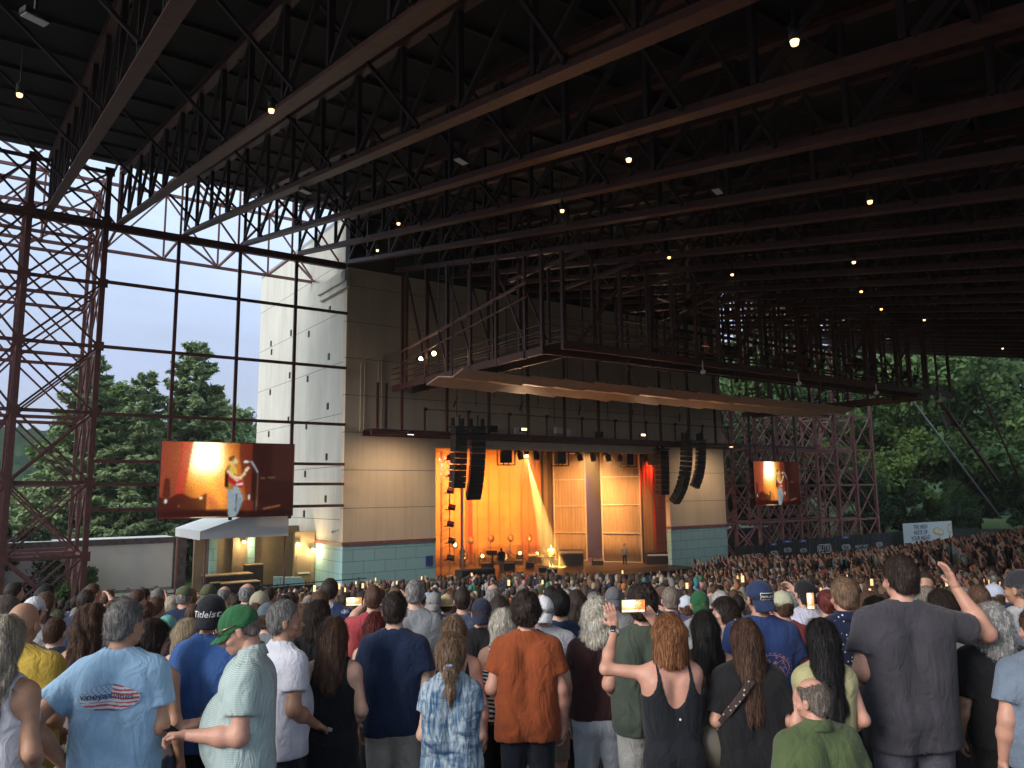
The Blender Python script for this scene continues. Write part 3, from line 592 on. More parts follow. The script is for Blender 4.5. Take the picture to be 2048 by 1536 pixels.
# drum kit
x, y = on_stage(1028, 1130); dk = empty('drum_kit', (x, y+1.5, SF+.35), -.6, 'drum kit on a low riser in the middle of the stage', 'drum kit')
MB().box((-1.6, -1.2, -.35), (1.6, 1.2, 0)).build('riser', M_black, dk, bevel=.02)
MB().tube([(0, -.9, .3), (0, -.45, .3)], .3, 20).build('bass_drum', M_white, dk)
for i, (a, b_, z, r_) in enumerate([(-.35, -.4, .75, .2), (.3, -.4, .75, .2), (.75, -.2, .5, .26), (-.8, -.1, .62, .2)]): MB().tube([(a, b_, z-.18), (a, b_, z)], r_, 16).tube([(a, b_, 0), (a, b_, z-.18)], .02, 5).build('drum', M_cab, dk)
for a, b_, z in ((-1.0, -.5, 1.15), (1.0, -.5, 1.2), (.4, -.1, 1.35)): MB().tube([(a, b_, z), (a, b_, z+.04)], [.27, .03], 18).tube([(a, b_, 0), (a, b_, z)], .015, 5).build('cymbal', M_brass, dk)
# dish lamps on stands
for k, (px, pt, pb) in enumerate([(908, 1092, 1132), (941, 1083, 1126), (981, 1079, 1124), (1020, 1078, 1120), (1058, 1078, 1118)]):
    x, y = on_stage(px, pb); y2 = min(y, 55.8); x = x*y2/y; y = y2; h = CZ + (ray(px, pt)*(y/ray(px, pt)[1]))[2] - SF
    r = empty('dish_lamp', (x, y, SF), 0, ['lit dish lamp on a low stand, leftmost', 'dish lamp on a stand, second from left', 'dish lamp on a stand above the camera man', 'dish lamp on a stand behind the drummer', 'dish lamp on a stand left of the spotlight beam'][k], 'lamp')
    MB().tube([(0, 0, 0), (0, 0, h)], .03, 6).tube([(-.35, 0, 0), (0, 0, .3), (.35, 0, 0)], .02, 5).build('stand', M_black, r)
    MB().tube([(0, .1, h+.1), (0, 0, h+.1), (.02, -.15, h+.1)], [.1, .3, .34], 14).build('dish', M_cab, r, True)
    MB().ell((.02, -.16, h+.1), (.16, .05, .16), 10, 6).build('bulb', M_lamp if k == 0 else M_brass, r)
# floor uplights
def spot(name, loc, tgt, e, col, size, blend=.3, soft=.1, parent=None):
    ld = bpy.data.lights.new(name, 'SPOT'); ld.energy = e; ld.color = col; ld.spot_size = math.radians(size); ld.spot_blend = blend; ld.shadow_soft_size = soft
    o = bpy.data.objects.new(name, ld); COL.objects.link(o); o.location = loc; o.rotation_euler = (Vector(loc)-Vector(tgt)).to_track_quat('Z', 'Y').to_euler(); return o
for k, (px, py) in enumerate([(927, 1115), (965, 1112), (1040, 1106), (1074, 1107)]):
    d = ray(px, py); p = d*(54.8/d[1])+[0, 0, CZ]
    r = empty('uplight', (p[0], p[1], SF), 0, ['amber uplight glowing at the foot of the backcloth, leftmost', 'amber uplight left of the camera man', 'amber uplight behind the drum kit', 'amber uplight left of the guitarist'][k], 'lamp')
    h = max(.3, p[2]-SF); MB().box((-.25, -.15, 0), (.25, .25, h-.12)).build('stand_box', M_black, r); MB().ell((0, 0, h), (.13, .13, .13), 8, 6).build('lens', M_lamp, r)
    spot('uplight_beam', (p[0], 54.8, SF+h+.2), (p[0]+.3*(-1)**k, 56.8, 8.5), 500, (1, .42, .09), 62, .8)
spot('wash_left', (30.0, 49.5, 9.9), (33, 57, 4.5), 6800, (1, .42, .10), 95, .8, .4)
spot('wash_mid', (36.5, 49.5, 9.9), (38.5, 57, 5.0), 5200, (1, .40, .08), 90, .8, .4)
spot('wash_right', (41.0, 47.0, 9.9), (44.3, 53.5, 4.0), 4200, (1, .50, .17), 85, .8, .4)
spot('wash_scrim', (42.0, 46.3, 9.9), (46.0, 49, 3.0), 2000, (1, .50, .18), 85, .8, .4)
spot('wash_red', (47.4, 46.2, 9.9), (48.4, 49.5, 4.5), 2600, (1, .05, .02), 50, .8, .4)
spot('wash_red_left', (26.8, 46.3, 9.6), (27.4, 50.2, 3.5), 900, (1, .10, .05), 80, .8, .3)
spot('blue_beam', (46.3, 54.0, 3.0), (44.0, 53.2, 1.2), 400, (.15, .1, 1), 40, .5)
spot('purple_wash', (46.0, 53.6, 9.0), (46.0, 55.2, 3.0), 1500, (.5, .08, .8), 70, .8)
gx, gy = on_stage(1100, 1135)
dsp = ray(1053, 912); spp = dsp*(48.6/dsp[1])+[0, 0, CZ]
bs = empty('beam_lamp', tuple(spp), 0, 'lit spotlight at the top of the yellow beam above the guitarist', 'spotlight')
MB().tube([(0, 0, .05), (0, 0, .5)], .18, 10).build('housing', M_black, bs); MB().ell((0, 0, 0), (.14, .14, .1), 8, 6).build('lens', mat('lit_spot', (1, .9, .5), .5, emit=(1, .75, .3), estr=40), bs)
_kd = (Vector((gx+.25, gy, SF+.4))-Vector(spp)).normalized(); spot('key_beam', tuple(Vector(spp)+_kd*.3), (gx+.25, gy, SF+.4), 120000, (1, .60, .15), 12, .12, .05)
spot('front_key', (30, 20, 18.6), (gx, gy, SF+1.3), 5000, (1, .8, .5), 4, .5, .1)
spot('singer_key', (50, 25, 18.0), (44.8, 47.4, SF+1.3), 1500, (1, .85, .6), 5, .5, .1)
hz = MB().box((25.62, 45.52, 1.01), (51, 59.5, 11.6)).build('stage_haze'); tag(hz, kind='stuff')
mh = bpy.data.materials.new('stage_smoke'); mh.use_nodes = True; t = mh.node_tree; t.nodes.remove(t.nodes['Principled BSDF'])
pv = t.nodes.new('ShaderNodeVolumePrincipled'); pv.inputs['Density'].default_value = .030; pv.inputs['Color'].default_value = (1, .95, .9, 1); pv.inputs['Anisotropy'].default_value = .2
t.links.new(pv.outputs[0], t.nodes['Material Output'].inputs['Volume']); hz.data.materials.append(mh)
# ---------------- LED screens (their picture is computed cell by cell) ----------------
def seg(X, Y, x0, y0, x1, y1, r0, r1=None):
    r1 = r0 if r1 is None else r1; dx, dy = x1-x0, y1-y0; t = np.clip(((X-x0)*dx+(Y-y0)*dy)/(dx*dx+dy*dy+1e-9), 0, 1)
    return np.hypot(X-x0-t*dx, Y-y0-t*dy) < r0+(r1-r0)*t
def led_image(nx, ny):
    X, Y = np.meshgrid((np.arange(nx)+.5)/nx*16, (np.arange(ny)+.5)/ny*9); Y = 9-Y     # y down from top
    im = np.zeros((ny, nx, 3)); s = lambda a, b, v: np.clip((v-a)/(b-a), 0, 1)
    R = np.random.default_rng(3); nzv = sum(np.sin(X*R.uniform(.6, 3)+Y*R.uniform(-3, 3)+R.uniform(0, 6)) for _ in range(10))/6
    base = np.array([.20, .040, .016]); im += base
    gx_ = np.exp(-(((X-5.0)/2.9)**2+((Y-1.8)/3.4)**2)*1.2); lo = np.exp(-(((X-6.5)/2.6)**2+((Y-5.5)/3.6)**2)*1.1)
    im += np.stack([2.4*gx_+1.1*lo*(1+.35*nzv), 1.7*gx_**1.4+.42*lo*(1+.5*nzv), .9*gx_**2.4+.06*lo], -1)
    hot = np.exp(-((X-5.2)/1.7)**4-((Y-1.3)/2.1)**4); im += hot[..., None]*np.array([2, 1.8, 1.3])
    def put(mk, c, a=1): im[mk] = im[mk]*(1-a)+np.array(c)*a
    put((X < 2.4-Y*.05) & (Y < 7), (.34, .07, .035), .8); put((X > 2.2-Y*.06) & (X < 3.6-Y*.14) & (Y < 6.5), (.60, .06, .04), .85)
    put((X > 10.6), (.03, .008, .006), .97); put((X > 13.2) & (Y < 4.6), (.05, .015, .012), .95); put((X > 9.0) & (X <= 10.6) & (X > 8.7+Y*.2), (.14, .02, .01), .8)
    put((Y > 8.0+.0*X) & (X < 10), (.04, .006, .004), .9); put((Y > 8.25), (.02, .005, .004), .92); put((X < 5.4) & (Y > 6.4+.3*np.sin(X*2)), (.05, .008, .006), .85)
    put((X > 9) & (X < 11) & (Y > 7) & (Y < 8.3), (.16, .03, .015), .8)
    put(seg(X, Y, .8, 4.6, .8, 6.2, .3, .45), (.06, .01, .006), .8); put(seg(X, Y, 12.2, 8.1, 14.3, 7.7, .05), (.55, .2, .1)); put(seg(X, Y, 11.8, 4.3, 13.6, 4.2, .03), (.3, .2, .15))
    # man with guitar, profile towards the microphone
    put(seg(X, Y, 8.35, 5.6, 8.45, 8.6, .62, .5), (.30, .38, .42)); put(seg(X, Y, 8.6, 5.5, 9.4, 6.9, .5, .32), (.34, .42, .46)); put(seg(X, Y, 9.4, 6.9, 8.9, 8.5, .3, .22), (.26, .33, .37))
    put(seg(X, Y, 8.9, 6.2, 8.8, 8.3, .06), (.03, .03, .04))
    put(seg(X, Y, 8.1, 3.2, 8.0, 5.2, .58, .55), (.42, .22, .03)); put(seg(X, Y, 7.6, 3.4, 7.6, 5.2, .2, .25), (.05, .015, .005)); put(seg(X, Y, 8.3, 3.1, 8.6, 3.9, .4, .3), (.85, .55, .08))
    put(seg(X, Y, 8.35, 2.4, 8.3, 2.1, .44, .42), (.9, .6, .25)); put(seg(X, Y, 8.05, 1.95, 8.3, 1.75, .32, .24), (.22, .10, .03)); put(seg(X, Y, 8.7, 2.35, 8.8, 2.3, .16, .1), (1, .75, .4)); put(seg(X, Y, 8.55, 2.75, 8.62, 2.7, .12), (.5, .22, .08))
    put(seg(X, Y, 8.4, 4.4, 9.3, 5.1, .62, .42), (.50, .02, .03)); put(seg(X, Y, 8.2, 4.0, 8.9, 4.6, .18, .12), (.8, .6, .4)); put(seg(X, Y, 9.2, 4.4, 10.0, 3.2, .09), (.7, .5, .25)); put(seg(X, Y, 9.9, 3.35, 10.15, 3.05, .16), (.9, .75, .5))
    put(seg(X, Y, 7.75, 3.5, 8.6, 4.2, .2, .17), (.95, .62, .34)); put(seg(X, Y, 8.6, 4.2, 9.3, 4.3, .16, .14), (1, .7, .42)); put(seg(X, Y, 9.2, 4.35, 9.75, 3.8, .15), (.95, .65, .4)); put(seg(X, Y, 8.9, 5.1, 9.5, 5.0, .1), (.9, .8, .7))
    # microphone and stand
    put(seg(X, Y, 9.75, 2.3, 10.1, 2.32, .14, .1), (1, .95, .85)); put(seg(X, Y, 10.1, 2.3, 10.6, 2.3, .06), (.5, .5, .5)); put(seg(X, Y, 10.6, 2.3, 11.4, 3.6, .08, .06), (.45, .5, .6)); put(seg(X, Y, 11.4, 3.6, 11.35, 8.3, .045), (.25, .12, .08))
    put(seg(X, Y, 10.4, 6.4, 10.4, 6.8, .1), (1, .9, .8)); put(seg(X, Y, 4.6, 6.65, 4.75, 6.65, .16), (1.2, .8, .3)); put(seg(X, Y, .75, 6.9, .75, 7.1, .12), (.9, .9, .9)); put(seg(X, Y, 2.2, 7.6, 2.25, 7.6, .06), (1, .4, .3))
    for _ in range(2):
        im = (im+np.roll(im, 1, 0)+np.roll(im, -1, 0)+np.roll(im, 1, 1)+np.roll(im, -1, 1))/5
    im *= (1+R.normal(0, .14, (ny, nx, 1))*np.where(np.indices((ny, nx))[1][..., None] % 1 == 0, 1, 1))
    return np.clip(im, 0, 3)
def led_screen(x0, x1, z0, z1, y, label, gain, nx=200, ny=112):
    r = empty('led_screen', (x0, y, z0), 0, label, 'screen'); w, h = x1-x0, z1-z0
    MB().box((0, .02, 0), (w, .3, h)).build('screen_housing', M_black, r)
    for k in range(4): MB().box((.2+k*w/4, .3, .1), (.2+k*w/4+.12, .42, h-.1)).build('rear_rib', M_black, r)
    xs, zs = np.linspace(.03, w-.03, nx+1), np.linspace(.03, h-.03, ny+1); XX, ZZ = np.meshgrid(xs, zs)
    v = np.stack([XX, XX*0, ZZ], -1).reshape(-1, 3); i = np.arange(nx*ny); a = i//nx*(nx+1)+i % nx
    me = npmesh('picture', v, np.stack([a, a+1, a+nx+2, a+nx+1], -1))
    c = led_image(nx, ny)[:, :, :].reshape(-1, 3); ca = me.color_attributes.new('picture', 'FLOAT_COLOR', 'CORNER')
    cc = np.ones((nx*ny, 4, 4), np.float32); cc[:, :, :3] = c[:, None, :]; ca.data.foreach_set('color', cc.ravel())
    m = bpy.data.materials.new('led_picture'); m.use_nodes = True; t = m.node_tree; t.nodes.clear()
    at = t.nodes.new('ShaderNodeVertexColor'); at.layer_name = 'picture'; em = t.nodes.new('ShaderNodeEmission'); em.inputs['Strength'].default_value = gain; o = t.nodes.new('ShaderNodeOutputMaterial')
    t.links.new(at.outputs['Color'], em.inputs['Color']); t.links.new(em.outputs[0], o.inputs['Surface'])
    link('picture', me, m, r); return r
led_screen(8.5, 15.85, 5.75, 9.95, 44.7, 'large screen left of the stage showing the guitarist in orange light', .42)
led_screen(58.35, 65.2, 5.55, 9.6, 44.7, 'far screen right of the stage showing the same guitarist', .38, 140, 80)
# ---------------- trees ----------------
def leaf_mat(name, c, c2, tr=.25):
    m = bpy.data.materials.new(name); m.use_nodes = True; t = m.node_tree; b = t.nodes['Principled BSDF']; b.inputs['Roughness'].default_value = .6; b.inputs['Specular IOR Level'].default_value = .25
    co = t.nodes.new('ShaderNodeTexCoord'); n = t.nodes.new('ShaderNodeTexNoise'); n.inputs['Scale'].default_value = .45; n.inputs['Detail'].default_value = 9; n.inputs['Roughness'].default_value = .75
    r = t.nodes.new('ShaderNodeValToRGB'); r.color_ramp.elements[0].position = .35; r.color_ramp.elements[1].position = .65; r.color_ramp.elements[0].color = (*c, 1); r.color_ramp.elements[1].color = (*c2, 1)
    t.links.new(co.outputs['Object'], n.inputs['Vector']); t.links.new(n.outputs['Fac'], r.inputs['Fac']); t.links.new(r.outputs['Color'], b.inputs['Base Color'])
    tl = t.nodes.new('ShaderNodeBsdfTranslucent'); t.links.new(r.outputs['Color'], tl.inputs['Color']); mx_ = t.nodes.new('ShaderNodeMixShader'); mx_.inputs[0].default_value = tr
    t.links.new(b.outputs[0], mx_.inputs[1]); t.links.new(tl.outputs[0], mx_.inputs[2]); t.links.new(mx_.outputs[0], t.nodes['Material Output'].inputs['Surface']); return m
M_leafA = leaf_mat('deep_green_leaves', (.045, .085, .03), (.095, .165, .05)); M_leafB = leaf_mat('yellow_green_leaves', (.09, .15, .04), (.16, .24, .06))
M_pine = leaf_mat('pine_needles', (.15, .215, .10), (.26, .33, .15), .15); M_leafD = leaf_mat('dark_shrub_leaves', (.015, .035, .015), (.04, .075, .03), .15)
M_bark = mat('bark', (.07, .055, .045), .9, var=.3, vscale=4, bump=.6, bscale=12, sc=(2, 2, .5))
def leaves(pts, nrm, size, R, asp=.6, jit=.9):
    n = len(pts); d = nrm+R.normal(0, jit, (n, 3)); d /= np.linalg.norm(d, axis=1)[:, None]+1e-9; a = np.cross(d, R.normal(0, 1, (n, 3))); a /= np.linalg.norm(a, axis=1)[:, None]+1e-9; b = np.cross(d, a)
    s = (size*R.uniform(.6, 1.35, n))[:, None]; a = a*s; b = b*s*asp; v = np.stack([pts-a, pts-b*.9+a*.1, pts+a, pts+b], 1).reshape(-1, 3); return v, np.arange(n*4).reshape(-1, 4)
def broadleaf(seed, H, Rr, nl, size, trunk=.25):
    R = np.random.default_rng(seed); cl = []
    nb = 46; 
    for i in range(nb):
        h = R.uniform(.22, 1.0)**.8; prof = math.sin(min(1, h*.95+.12)*math.pi)**.6; a = R.uniform(0, 6.28); rr = Rr*prof*R.uniform(.25, .95); cl.append((rr*math.cos(a), rr*math.sin(a), H*h*.93, Rr*R.uniform(.20, .38)))
    cl = np.array(cl); idx = R.integers(0, nb, nl); u = R.normal(0, 1, (nl, 3)); u /= np.linalg.norm(u, axis=1)[:, None]; rad = R.uniform(.55, 1.08, nl)**.6
    p = cl[idx, :3]+u*(cl[idx, 3]*rad)[:, None]*np.array([1, 1, .72]); p += .35*np.sin(p[:, [1, 2, 0]]*1.7+seed); p[:, 2] = np.maximum(p[:, 2], .4+R.uniform(0, 1, nl))
    v, f = leaves(p, u*.9+np.array([0, 0, .5]), size, R); tb = MB(); tb.tube([(0, 0, 0), (.1*H*.1, 0, H*.35), (0, .2, H*.7), (0, 0, H*.92)], [trunk, trunk*.75, trunk*.4, .03], 10)
    for i in range(0, nb, 3):
        c = cl[i]; z0 = max(H*.15, c[2]*.62); tb.tube([(0, 0, z0), (c[0]*.5, c[1]*.5, z0+(c[2]-z0)*.6), (c[0], c[1], c[2])], [trunk*.38, trunk*.2, .03], 6)
    return npmesh('crown', v, f), tb
def pine(seed, H, Rr, size, trunk=.3, dens=1., base=.08):
    R = np.random.default_rng(seed); P_ = []; Nn = []; tb = MB(); tb.tube([(0, 0, 0), (.15, 0, H*.5), (0, 0, H)], [trunk, trunk*.6, .03], 8)
    z = H*base
    while z < H*.985:
        t = z/H; L0 = Rr*(1-t)**.75*(1 if t > .25 else .75+t)+.35; nb = R.integers(5, 8); a0 = R.uniform(0, 6.28)
        for k in range(nb):
            a = a0+k*6.28/nb+R.uniform(-.3, .3); L_ = L0*R.uniform(.55, 1.15); ris = R.uniform(.0, .28)+(.25 if t > .8 else 0); dr = np.array([math.cos(a), math.sin(a), ris]); side = np.array([-math.sin(a), math.cos(a), 0])
            tb.tube([(0, 0, z), tuple(np.array([0, 0, z])+dr*L_*.95)], [.05*(1-t)+.02, .012], 5)
            n = int(70*dens*L_); s = R.uniform(.15, 1, n)**.7; w = R.normal(0, .5, n)*(.12+.30*s*(1.15-s))*L_*.75; q = np.array([0, 0, z])+dr*(s*L_)[:, None]+side*w[:, None]; q[:, 2] += R.normal(0, .10, n)+.10*L_*s**2*.5-.05*np.abs(w); P_.append(q); Nn.append(np.tile([0, 0, 1.], (n, 1))+dr*.4)
        z += R.uniform(.35, .62)*(1 if t < .8 else 1.3)
    v, f = leaves(np.concatenate(P_), np.concatenate(Nn), size, R, .35, .55); return npmesh('crown', v, f), tb
def tree_thing(name, proto, mleaf, label, x, y, z, s, rz, group, cat='tree', sz=None):
    me, tb = proto; r = empty(name, (x, y, z), rz, label, cat, group); r.scale = (s, s, sz or s); o = link('crown', me, None, r)
    if not me.materials: me.materials.append(mleaf)
    o.material_slots[0].link = 'OBJECT'; o.material_slots[0].material = mleaf
    if not isinstance(tb, bpy.types.Mesh):
        t_ = tb.build('trunk', M_bark, r, True); proto[1] = t_.data
    else: link('trunk', tb, None, r)
    return r
BA, BB, BC = list(broadleaf(11, 22, 8.5, 17000, .34)), list(broadleaf(12, 25, 9.5, 19000, .34)), list(broadleaf(13, 18, 8, 15000, .30))
GR = 'trees of the woods right of the stage'
woods = [(66, 62, 1.0, BA, M_leafA, 'deep green tree seen through the right tower, nearest the stage house'), (75, 60, .85, BC, M_leafA, 'round tree behind the middle of the right tower'), (84, 63, 1.05, BB, M_leafA, 'tall green tree behind the right end of the tower'),
 (93, 60, 1.1, BA, M_leafA, 'dense dark tree just right of the lattice tower'), (101, 57, 1.0, BC, M_leafB, 'yellow green tree above the white banner'), (106, 50, 1.25, BB, M_leafA, 'tall tree behind the banner with pale leaves on top'),
 (113, 44, 1.0, BC, M_leafA, 'rounded tree right of the white banner'), (118, 36, 1.3, BA, M_leafB, 'bright green tree behind the pale pipe strut'), (122, 27, 1.2, BB, M_leafA, 'large tree at the right edge of the woods'), (125, 15, 1.25, BC, M_leafB, 'light green tree cut by the right edge'),
 (98, 70, 1.4, BB, M_leafA, 'taller tree in the second row above the tower end'), (112, 66, 1.45, BA, M_leafA, 'tallest tree in the second row right of the tower'), (126, 56, 1.5, BB, M_leafA, 'tall second row tree above the yellow green one'), (134, 44, 1.5, BA, M_leafA, 'tall second row tree toward the right edge'), (140, 30, 1.5, BB, M_leafA, 'tall second row tree at the right edge'),
 (78, 76, 1.1, BB, M_leafA, 'tree far behind the far screen'), (62, 84, .9, BA, M_leafA, 'tree rising behind the roof of the stage house'), (104, 49, .45, BC, M_leafA, 'low bushy tree beside the white banner'), (96, 52, .4, BA, M_leafD, 'low dark shrub left of the white banner'), (112, 40, .42, BC, M_leafD, 'low dark shrub behind the dark fence at right'), (107, 30, .5, BB, M_leafD, 'low dark shrub under the right edge trees'), (112, 22, .5, BC, M_leafD, 'low dark shrub at the right picture edge'), (100, 46.5, .35, BC, M_leafD, 'small dark shrub right behind the white banner'), (88, 52, .4, BB, M_leafD, 'small dark shrub at the foot of the right tower'), (78, 55, .38, BC, M_leafD, 'dark shrub inside the right lattice tower'), (68, 54, .36, BA, M_leafD, 'dark shrub below the far screen'), (106, 40, .5, BC, M_leafD, 'dark shrub behind the dark fence, nearest the white banner'), (110, 35, .5, BB, M_leafD, 'dark shrub in the gap at the right edge'), (115, 30, .55, BC, M_leafD, 'rightmost dark shrub behind the fence'), (132, 48, .7, BB, M_leafD, 'dark bushy tree at the far right beyond the fence'), (126, 56, .6, BC, M_leafD, 'dark bushy tree behind the white banner end')]
for i, (x, y, s, pr, ml, lb_) in enumerate(woods): tree_thing('broadleaf_tree' if s > .5 else 'shrub', pr, ml, lb_, x, y, -.3, s, i*1.3, GR, 'tree' if s > .5 else 'shrub', s*1.06)
PA_, PB_, PC_ = list(pine(21, 20, 6.2, .30)), list(pine(22, 17, 5.5, .28)), list(broadleaf(23, 15, 5.2, 14000, .28))
GL = 'trees beyond the trailer left of the stage'
for i, (nm, x, y, s, pr, ml, lb_) in enumerate([('pine_tree', 17.5, 78, 1.12, PA_, M_pine, 'tall pine with a pointed ragged top above the left screen'), ('pine_tree', 11.5, 72, .98, PB_, M_pine, 'broad pine just left of the left screen'), ('pine_tree', 13.5, 79, 1.12, PB_, M_pine, 'slender pine top left of the tallest pine'),
 ('pine_tree', 8.2, 74, .98, PA_, M_pine, 'dense pine beside the lattice tower'), ('broadleaf_tree', 10.6, 80, 1.2, PC_, M_leafB, 'light green leafy tree with a rounded top behind the pines'), ('broadleaf_tree', 21.5, 88, 1.15, PC_, M_leafB, 'leafy tree between pine and cream wall'), ('broadleaf_tree', 25.5, 92, 1.2, PC_, M_pine, 'leafy tree touching the cream side wall'),
 ('broadleaf_tree', 15, 90, 1.05, PC_, M_leafB, 'pale tree in the gap between the two pines'), ('pine_tree', 19.5, 74, .72, PB_, M_pine, 'lower pine behind the left screen'), ('broadleaf_tree', 5.5, 84, .62, PC_, M_pine, 'low tree seen through the lattice tower'), ('broadleaf_tree', 2.2, 90, .6, PC_, M_pine, 'low tree at the left edge behind the tower')]):
    tree_thing(nm, pr, ml, lb_, x, y, -.3, s, i*2.1, GL)
SHR = list(broadleaf(31, 5.2, 2.6, 13000, .13, .1))
for i, (x, y, s, lb_) in enumerate([(1.6, 54.5, 1.0, 'dark shrub at the far left behind the lattice tower'), (4.0, 55.0, .95, 'dark shrub filling the tower base'), (-.8, 54.0, 1.05, 'dark shrub at the left picture edge'), (6.0, 51.5, .55, 'small shrub in front of the white trailer end')]):
    tree_thing('shrub', SHR, M_leafD if i < 3 else M_leafA, lb_, x, y, 0, s, i*1.7, 'shrubs at the foot of the left tower', 'shrub')
# ---------------- wooded hills ----------------
def hill(name, az0, az1, r0, r1, h, seed, lump=4.5):
    R = np.random.default_rng(seed); na, nr = 260, 46; A2 = np.radians(np.linspace(az0, az1, na)); rr = np.linspace(r0, r1, nr); AA, RR = np.meshgrid(A2, rr)
    X = RR*np.sin(AA); Y = RR*np.cos(AA); t = (RR-r0)/(r1-r0); e = np.clip(np.minimum((AA-A2[0]), (A2[-1]-AA))/math.radians(4), 0, 1)
    rid = sum(R.uniform(.4, 1)*np.sin(AA*R.uniform(8, 26)+R.uniform(0, 6)) for _ in range(5))/4
    Z = h*np.sin(np.clip(t*1.6, 0, 1)*math.pi/2)*(1+.16*rid)*e - 1
    for s_ in (1.0, .55): 
        kx = 2*math.pi/(lump*2.3*s_); Z += lump*.42*s_*np.abs(np.sin(X*kx*.9+2*np.sin(Y*.05)+seed)*np.sin(Y*kx*.55+1.7*np.sin(X*.06)))*(e > 0)
    Z += R.normal(0, .8, Z.shape)*(t > .02)*e
    v = np.stack([X, Y, Z], -1).reshape(-1, 3); i = np.arange((nr-1)*(na-1)); a = i//(na-1)*na+i % (na-1)
    tag(link(name, npmesh(name, v, np.stack([a, a+1, a+na+1, a+na], -1), True), mat('forest_canopy', (.022, .042, .02), 1, spec=0, var=.55, vscale=.16, bump=1, bscale=.35)), kind='structure')
hill('hill', -22, 62, 190, 420, 33, 3); hill('hill', 50, 110, 210, 430, 40, 5)
# ---------------- trailer, tent and loading dock at the left ----------------
M_trw = mat('white_trailer_side', (.80, .80, .77), .45, var=.06, vscale=1, bump=.03); M_worn = mat('worn_metal', (.16, .13, .13), .5, metal=.4, var=.5, vscale=2.5)
tl = empty('semi_trailer', (2.0, 53.4, 0), 0, 'long white box trailer parked beside the tent', 'trailer')
MB().box((0, 0, 1.3), (9.2, 2.5, 4.35)).build('box_body', M_trw, tl); MB().box((9.202, -.04, 1.2), (9.35, 2.54, 4.4)).box((9.352, 0, 1.2), (10.0, .1, 4.35)).build('rear_door', M_worn, tl); MB().box((-.02, -.05, 4.05), (9.2, -.002, 4.4)).build('top_rail', M_worn, tl)
MB().box((0, -.04, 1.2), (9.2, -.002, 1.32)).build('side_rail', M_grey, tl); MB().box((.0, 0, 4.352), (9.2, 2.5, 4.42)).build('roof', M_white, tl)
for k in range(6): MB().box((4.2+k*.8, -.06, 1.36), (4.4+k*.8, -.041, 1.42)).build('marker_lamp', mat('red_marker', (.3, .03, .02), .4), tl)
for x in (1.5, 2.7): MB().tube([(x, .1, .5), (x, .5, .5)], .5, 18).build('wheel', M_black, tl); MB().tube([(x, 2.0, .5), (x, 2.4, .5)], .5, 18).build('wheel', M_black, tl)
M_canv = mat('white_canvas', (.82, .82, .82), .7, var=.05, bump=.5, bscale=1.8, sc=(1, 1, .6))
tn = empty('tent', (11.1, 46.1, 0), 0, 'white canvas tent over the loading dock below the screen', 'tent')
f_ = [(0, 4.55), (0, 5.0), (2.4, 5.8), (5.0, 5.85), (5.0, 4.55)]; D_ = 6.4
MB().add([(x, 0, z) for x, z in f_]+[(x, .03, z) for x, z in f_], [(0, 1, 2, 3, 4)[::-1], (5, 6, 7, 8, 9)]).build('front_valance', M_canv, tn)
o = MB().add([(-.04, -.1, 5.0), (2.4, -.1, 5.82), (5.15, -.1, 5.88), (5.15, D_, 5.88), (2.4, D_, 5.82), (-.04, D_, 5.0)], [(0, 1, 4, 5), (1, 2, 3, 4)]).build('roof_sheet', M_canv, tn); sm = o.modifiers.new('s', 'SOLIDIFY'); sm.thickness = .03
nn = 24; MB().add([(-.05+.04*math.sin(i*1.9), D_*i/nn, z) for z in (4.5, 5.0) for i in range(nn+1)], [(i, i+1, nn+2+i, nn+1+i) for i in range(nn)]).build('side_valance', M_canv, tn, True)
for x, y in ((.3, .15), (4.85, .15), (.1, D_-.1)): MB().tube([(x, y, 0), (x, y, 4.9)], .06, 8).build('pole', M_steelp, tn)
M_tan = mat('tan_render', (.26, .20, .13), .8, var=.15, vscale=2)
an = empty('dock_annex', (12.3, 52.6, 0), 0, 'loading dock wall with door and lamps under the tent', 'building')
MB().box((0, 0, 0), (6.75, .3, 4.9)).build('rear_wall', M_tan, an); MB().box((0, -5.0, 0), (4.3, -.002, 1.05)).build('dock_slab', mat('dock_concrete', (.22, .19, .15), .8, var=.2), an)
for x in (.9, 2.3, 3.3): MB().box((x, -.35, 1.06), (x+.42, -.002, 4.8)).build('pillar', M_teal if x != 2.3 else M_tan, an)
MB().box((5.4, -3.2, 1.0), (6.73, -2.9, 4.6)).build('door_wall', M_tan, an); MB().box((5.5, -3.26, 1.0), (6.5, -3.202, 3.1)).build('door', mat('brown_door', (.20, .15, .10), .5), an); MB().box((5.6, -3.32, 1.95), (6.4, -3.262, 2.03)).build('push_bar', M_alu if 'M_alu' in globals() else M_grey, an)
MB().add([(3.6, -4.6, 0), (6.4, -5.4, 0), (5.2, -5.1, 1.9), (3.6, -4.6, 2.0), (3.7, -4.3, 0), (6.5, -5.1, 0), (5.3, -4.8, 1.9), (3.7, -4.3, 2.0)], [(0, 1, 2, 3), (7, 6, 5, 4), (3, 2, 6, 7), (2, 1, 5, 6), (0, 3, 7, 4)]).build('ramp_wall', M_teal, an)
M_dk = mat('lit_dock_lamp', (1, .8, .4), .5, emit=(1, .72, .3), estr=18)
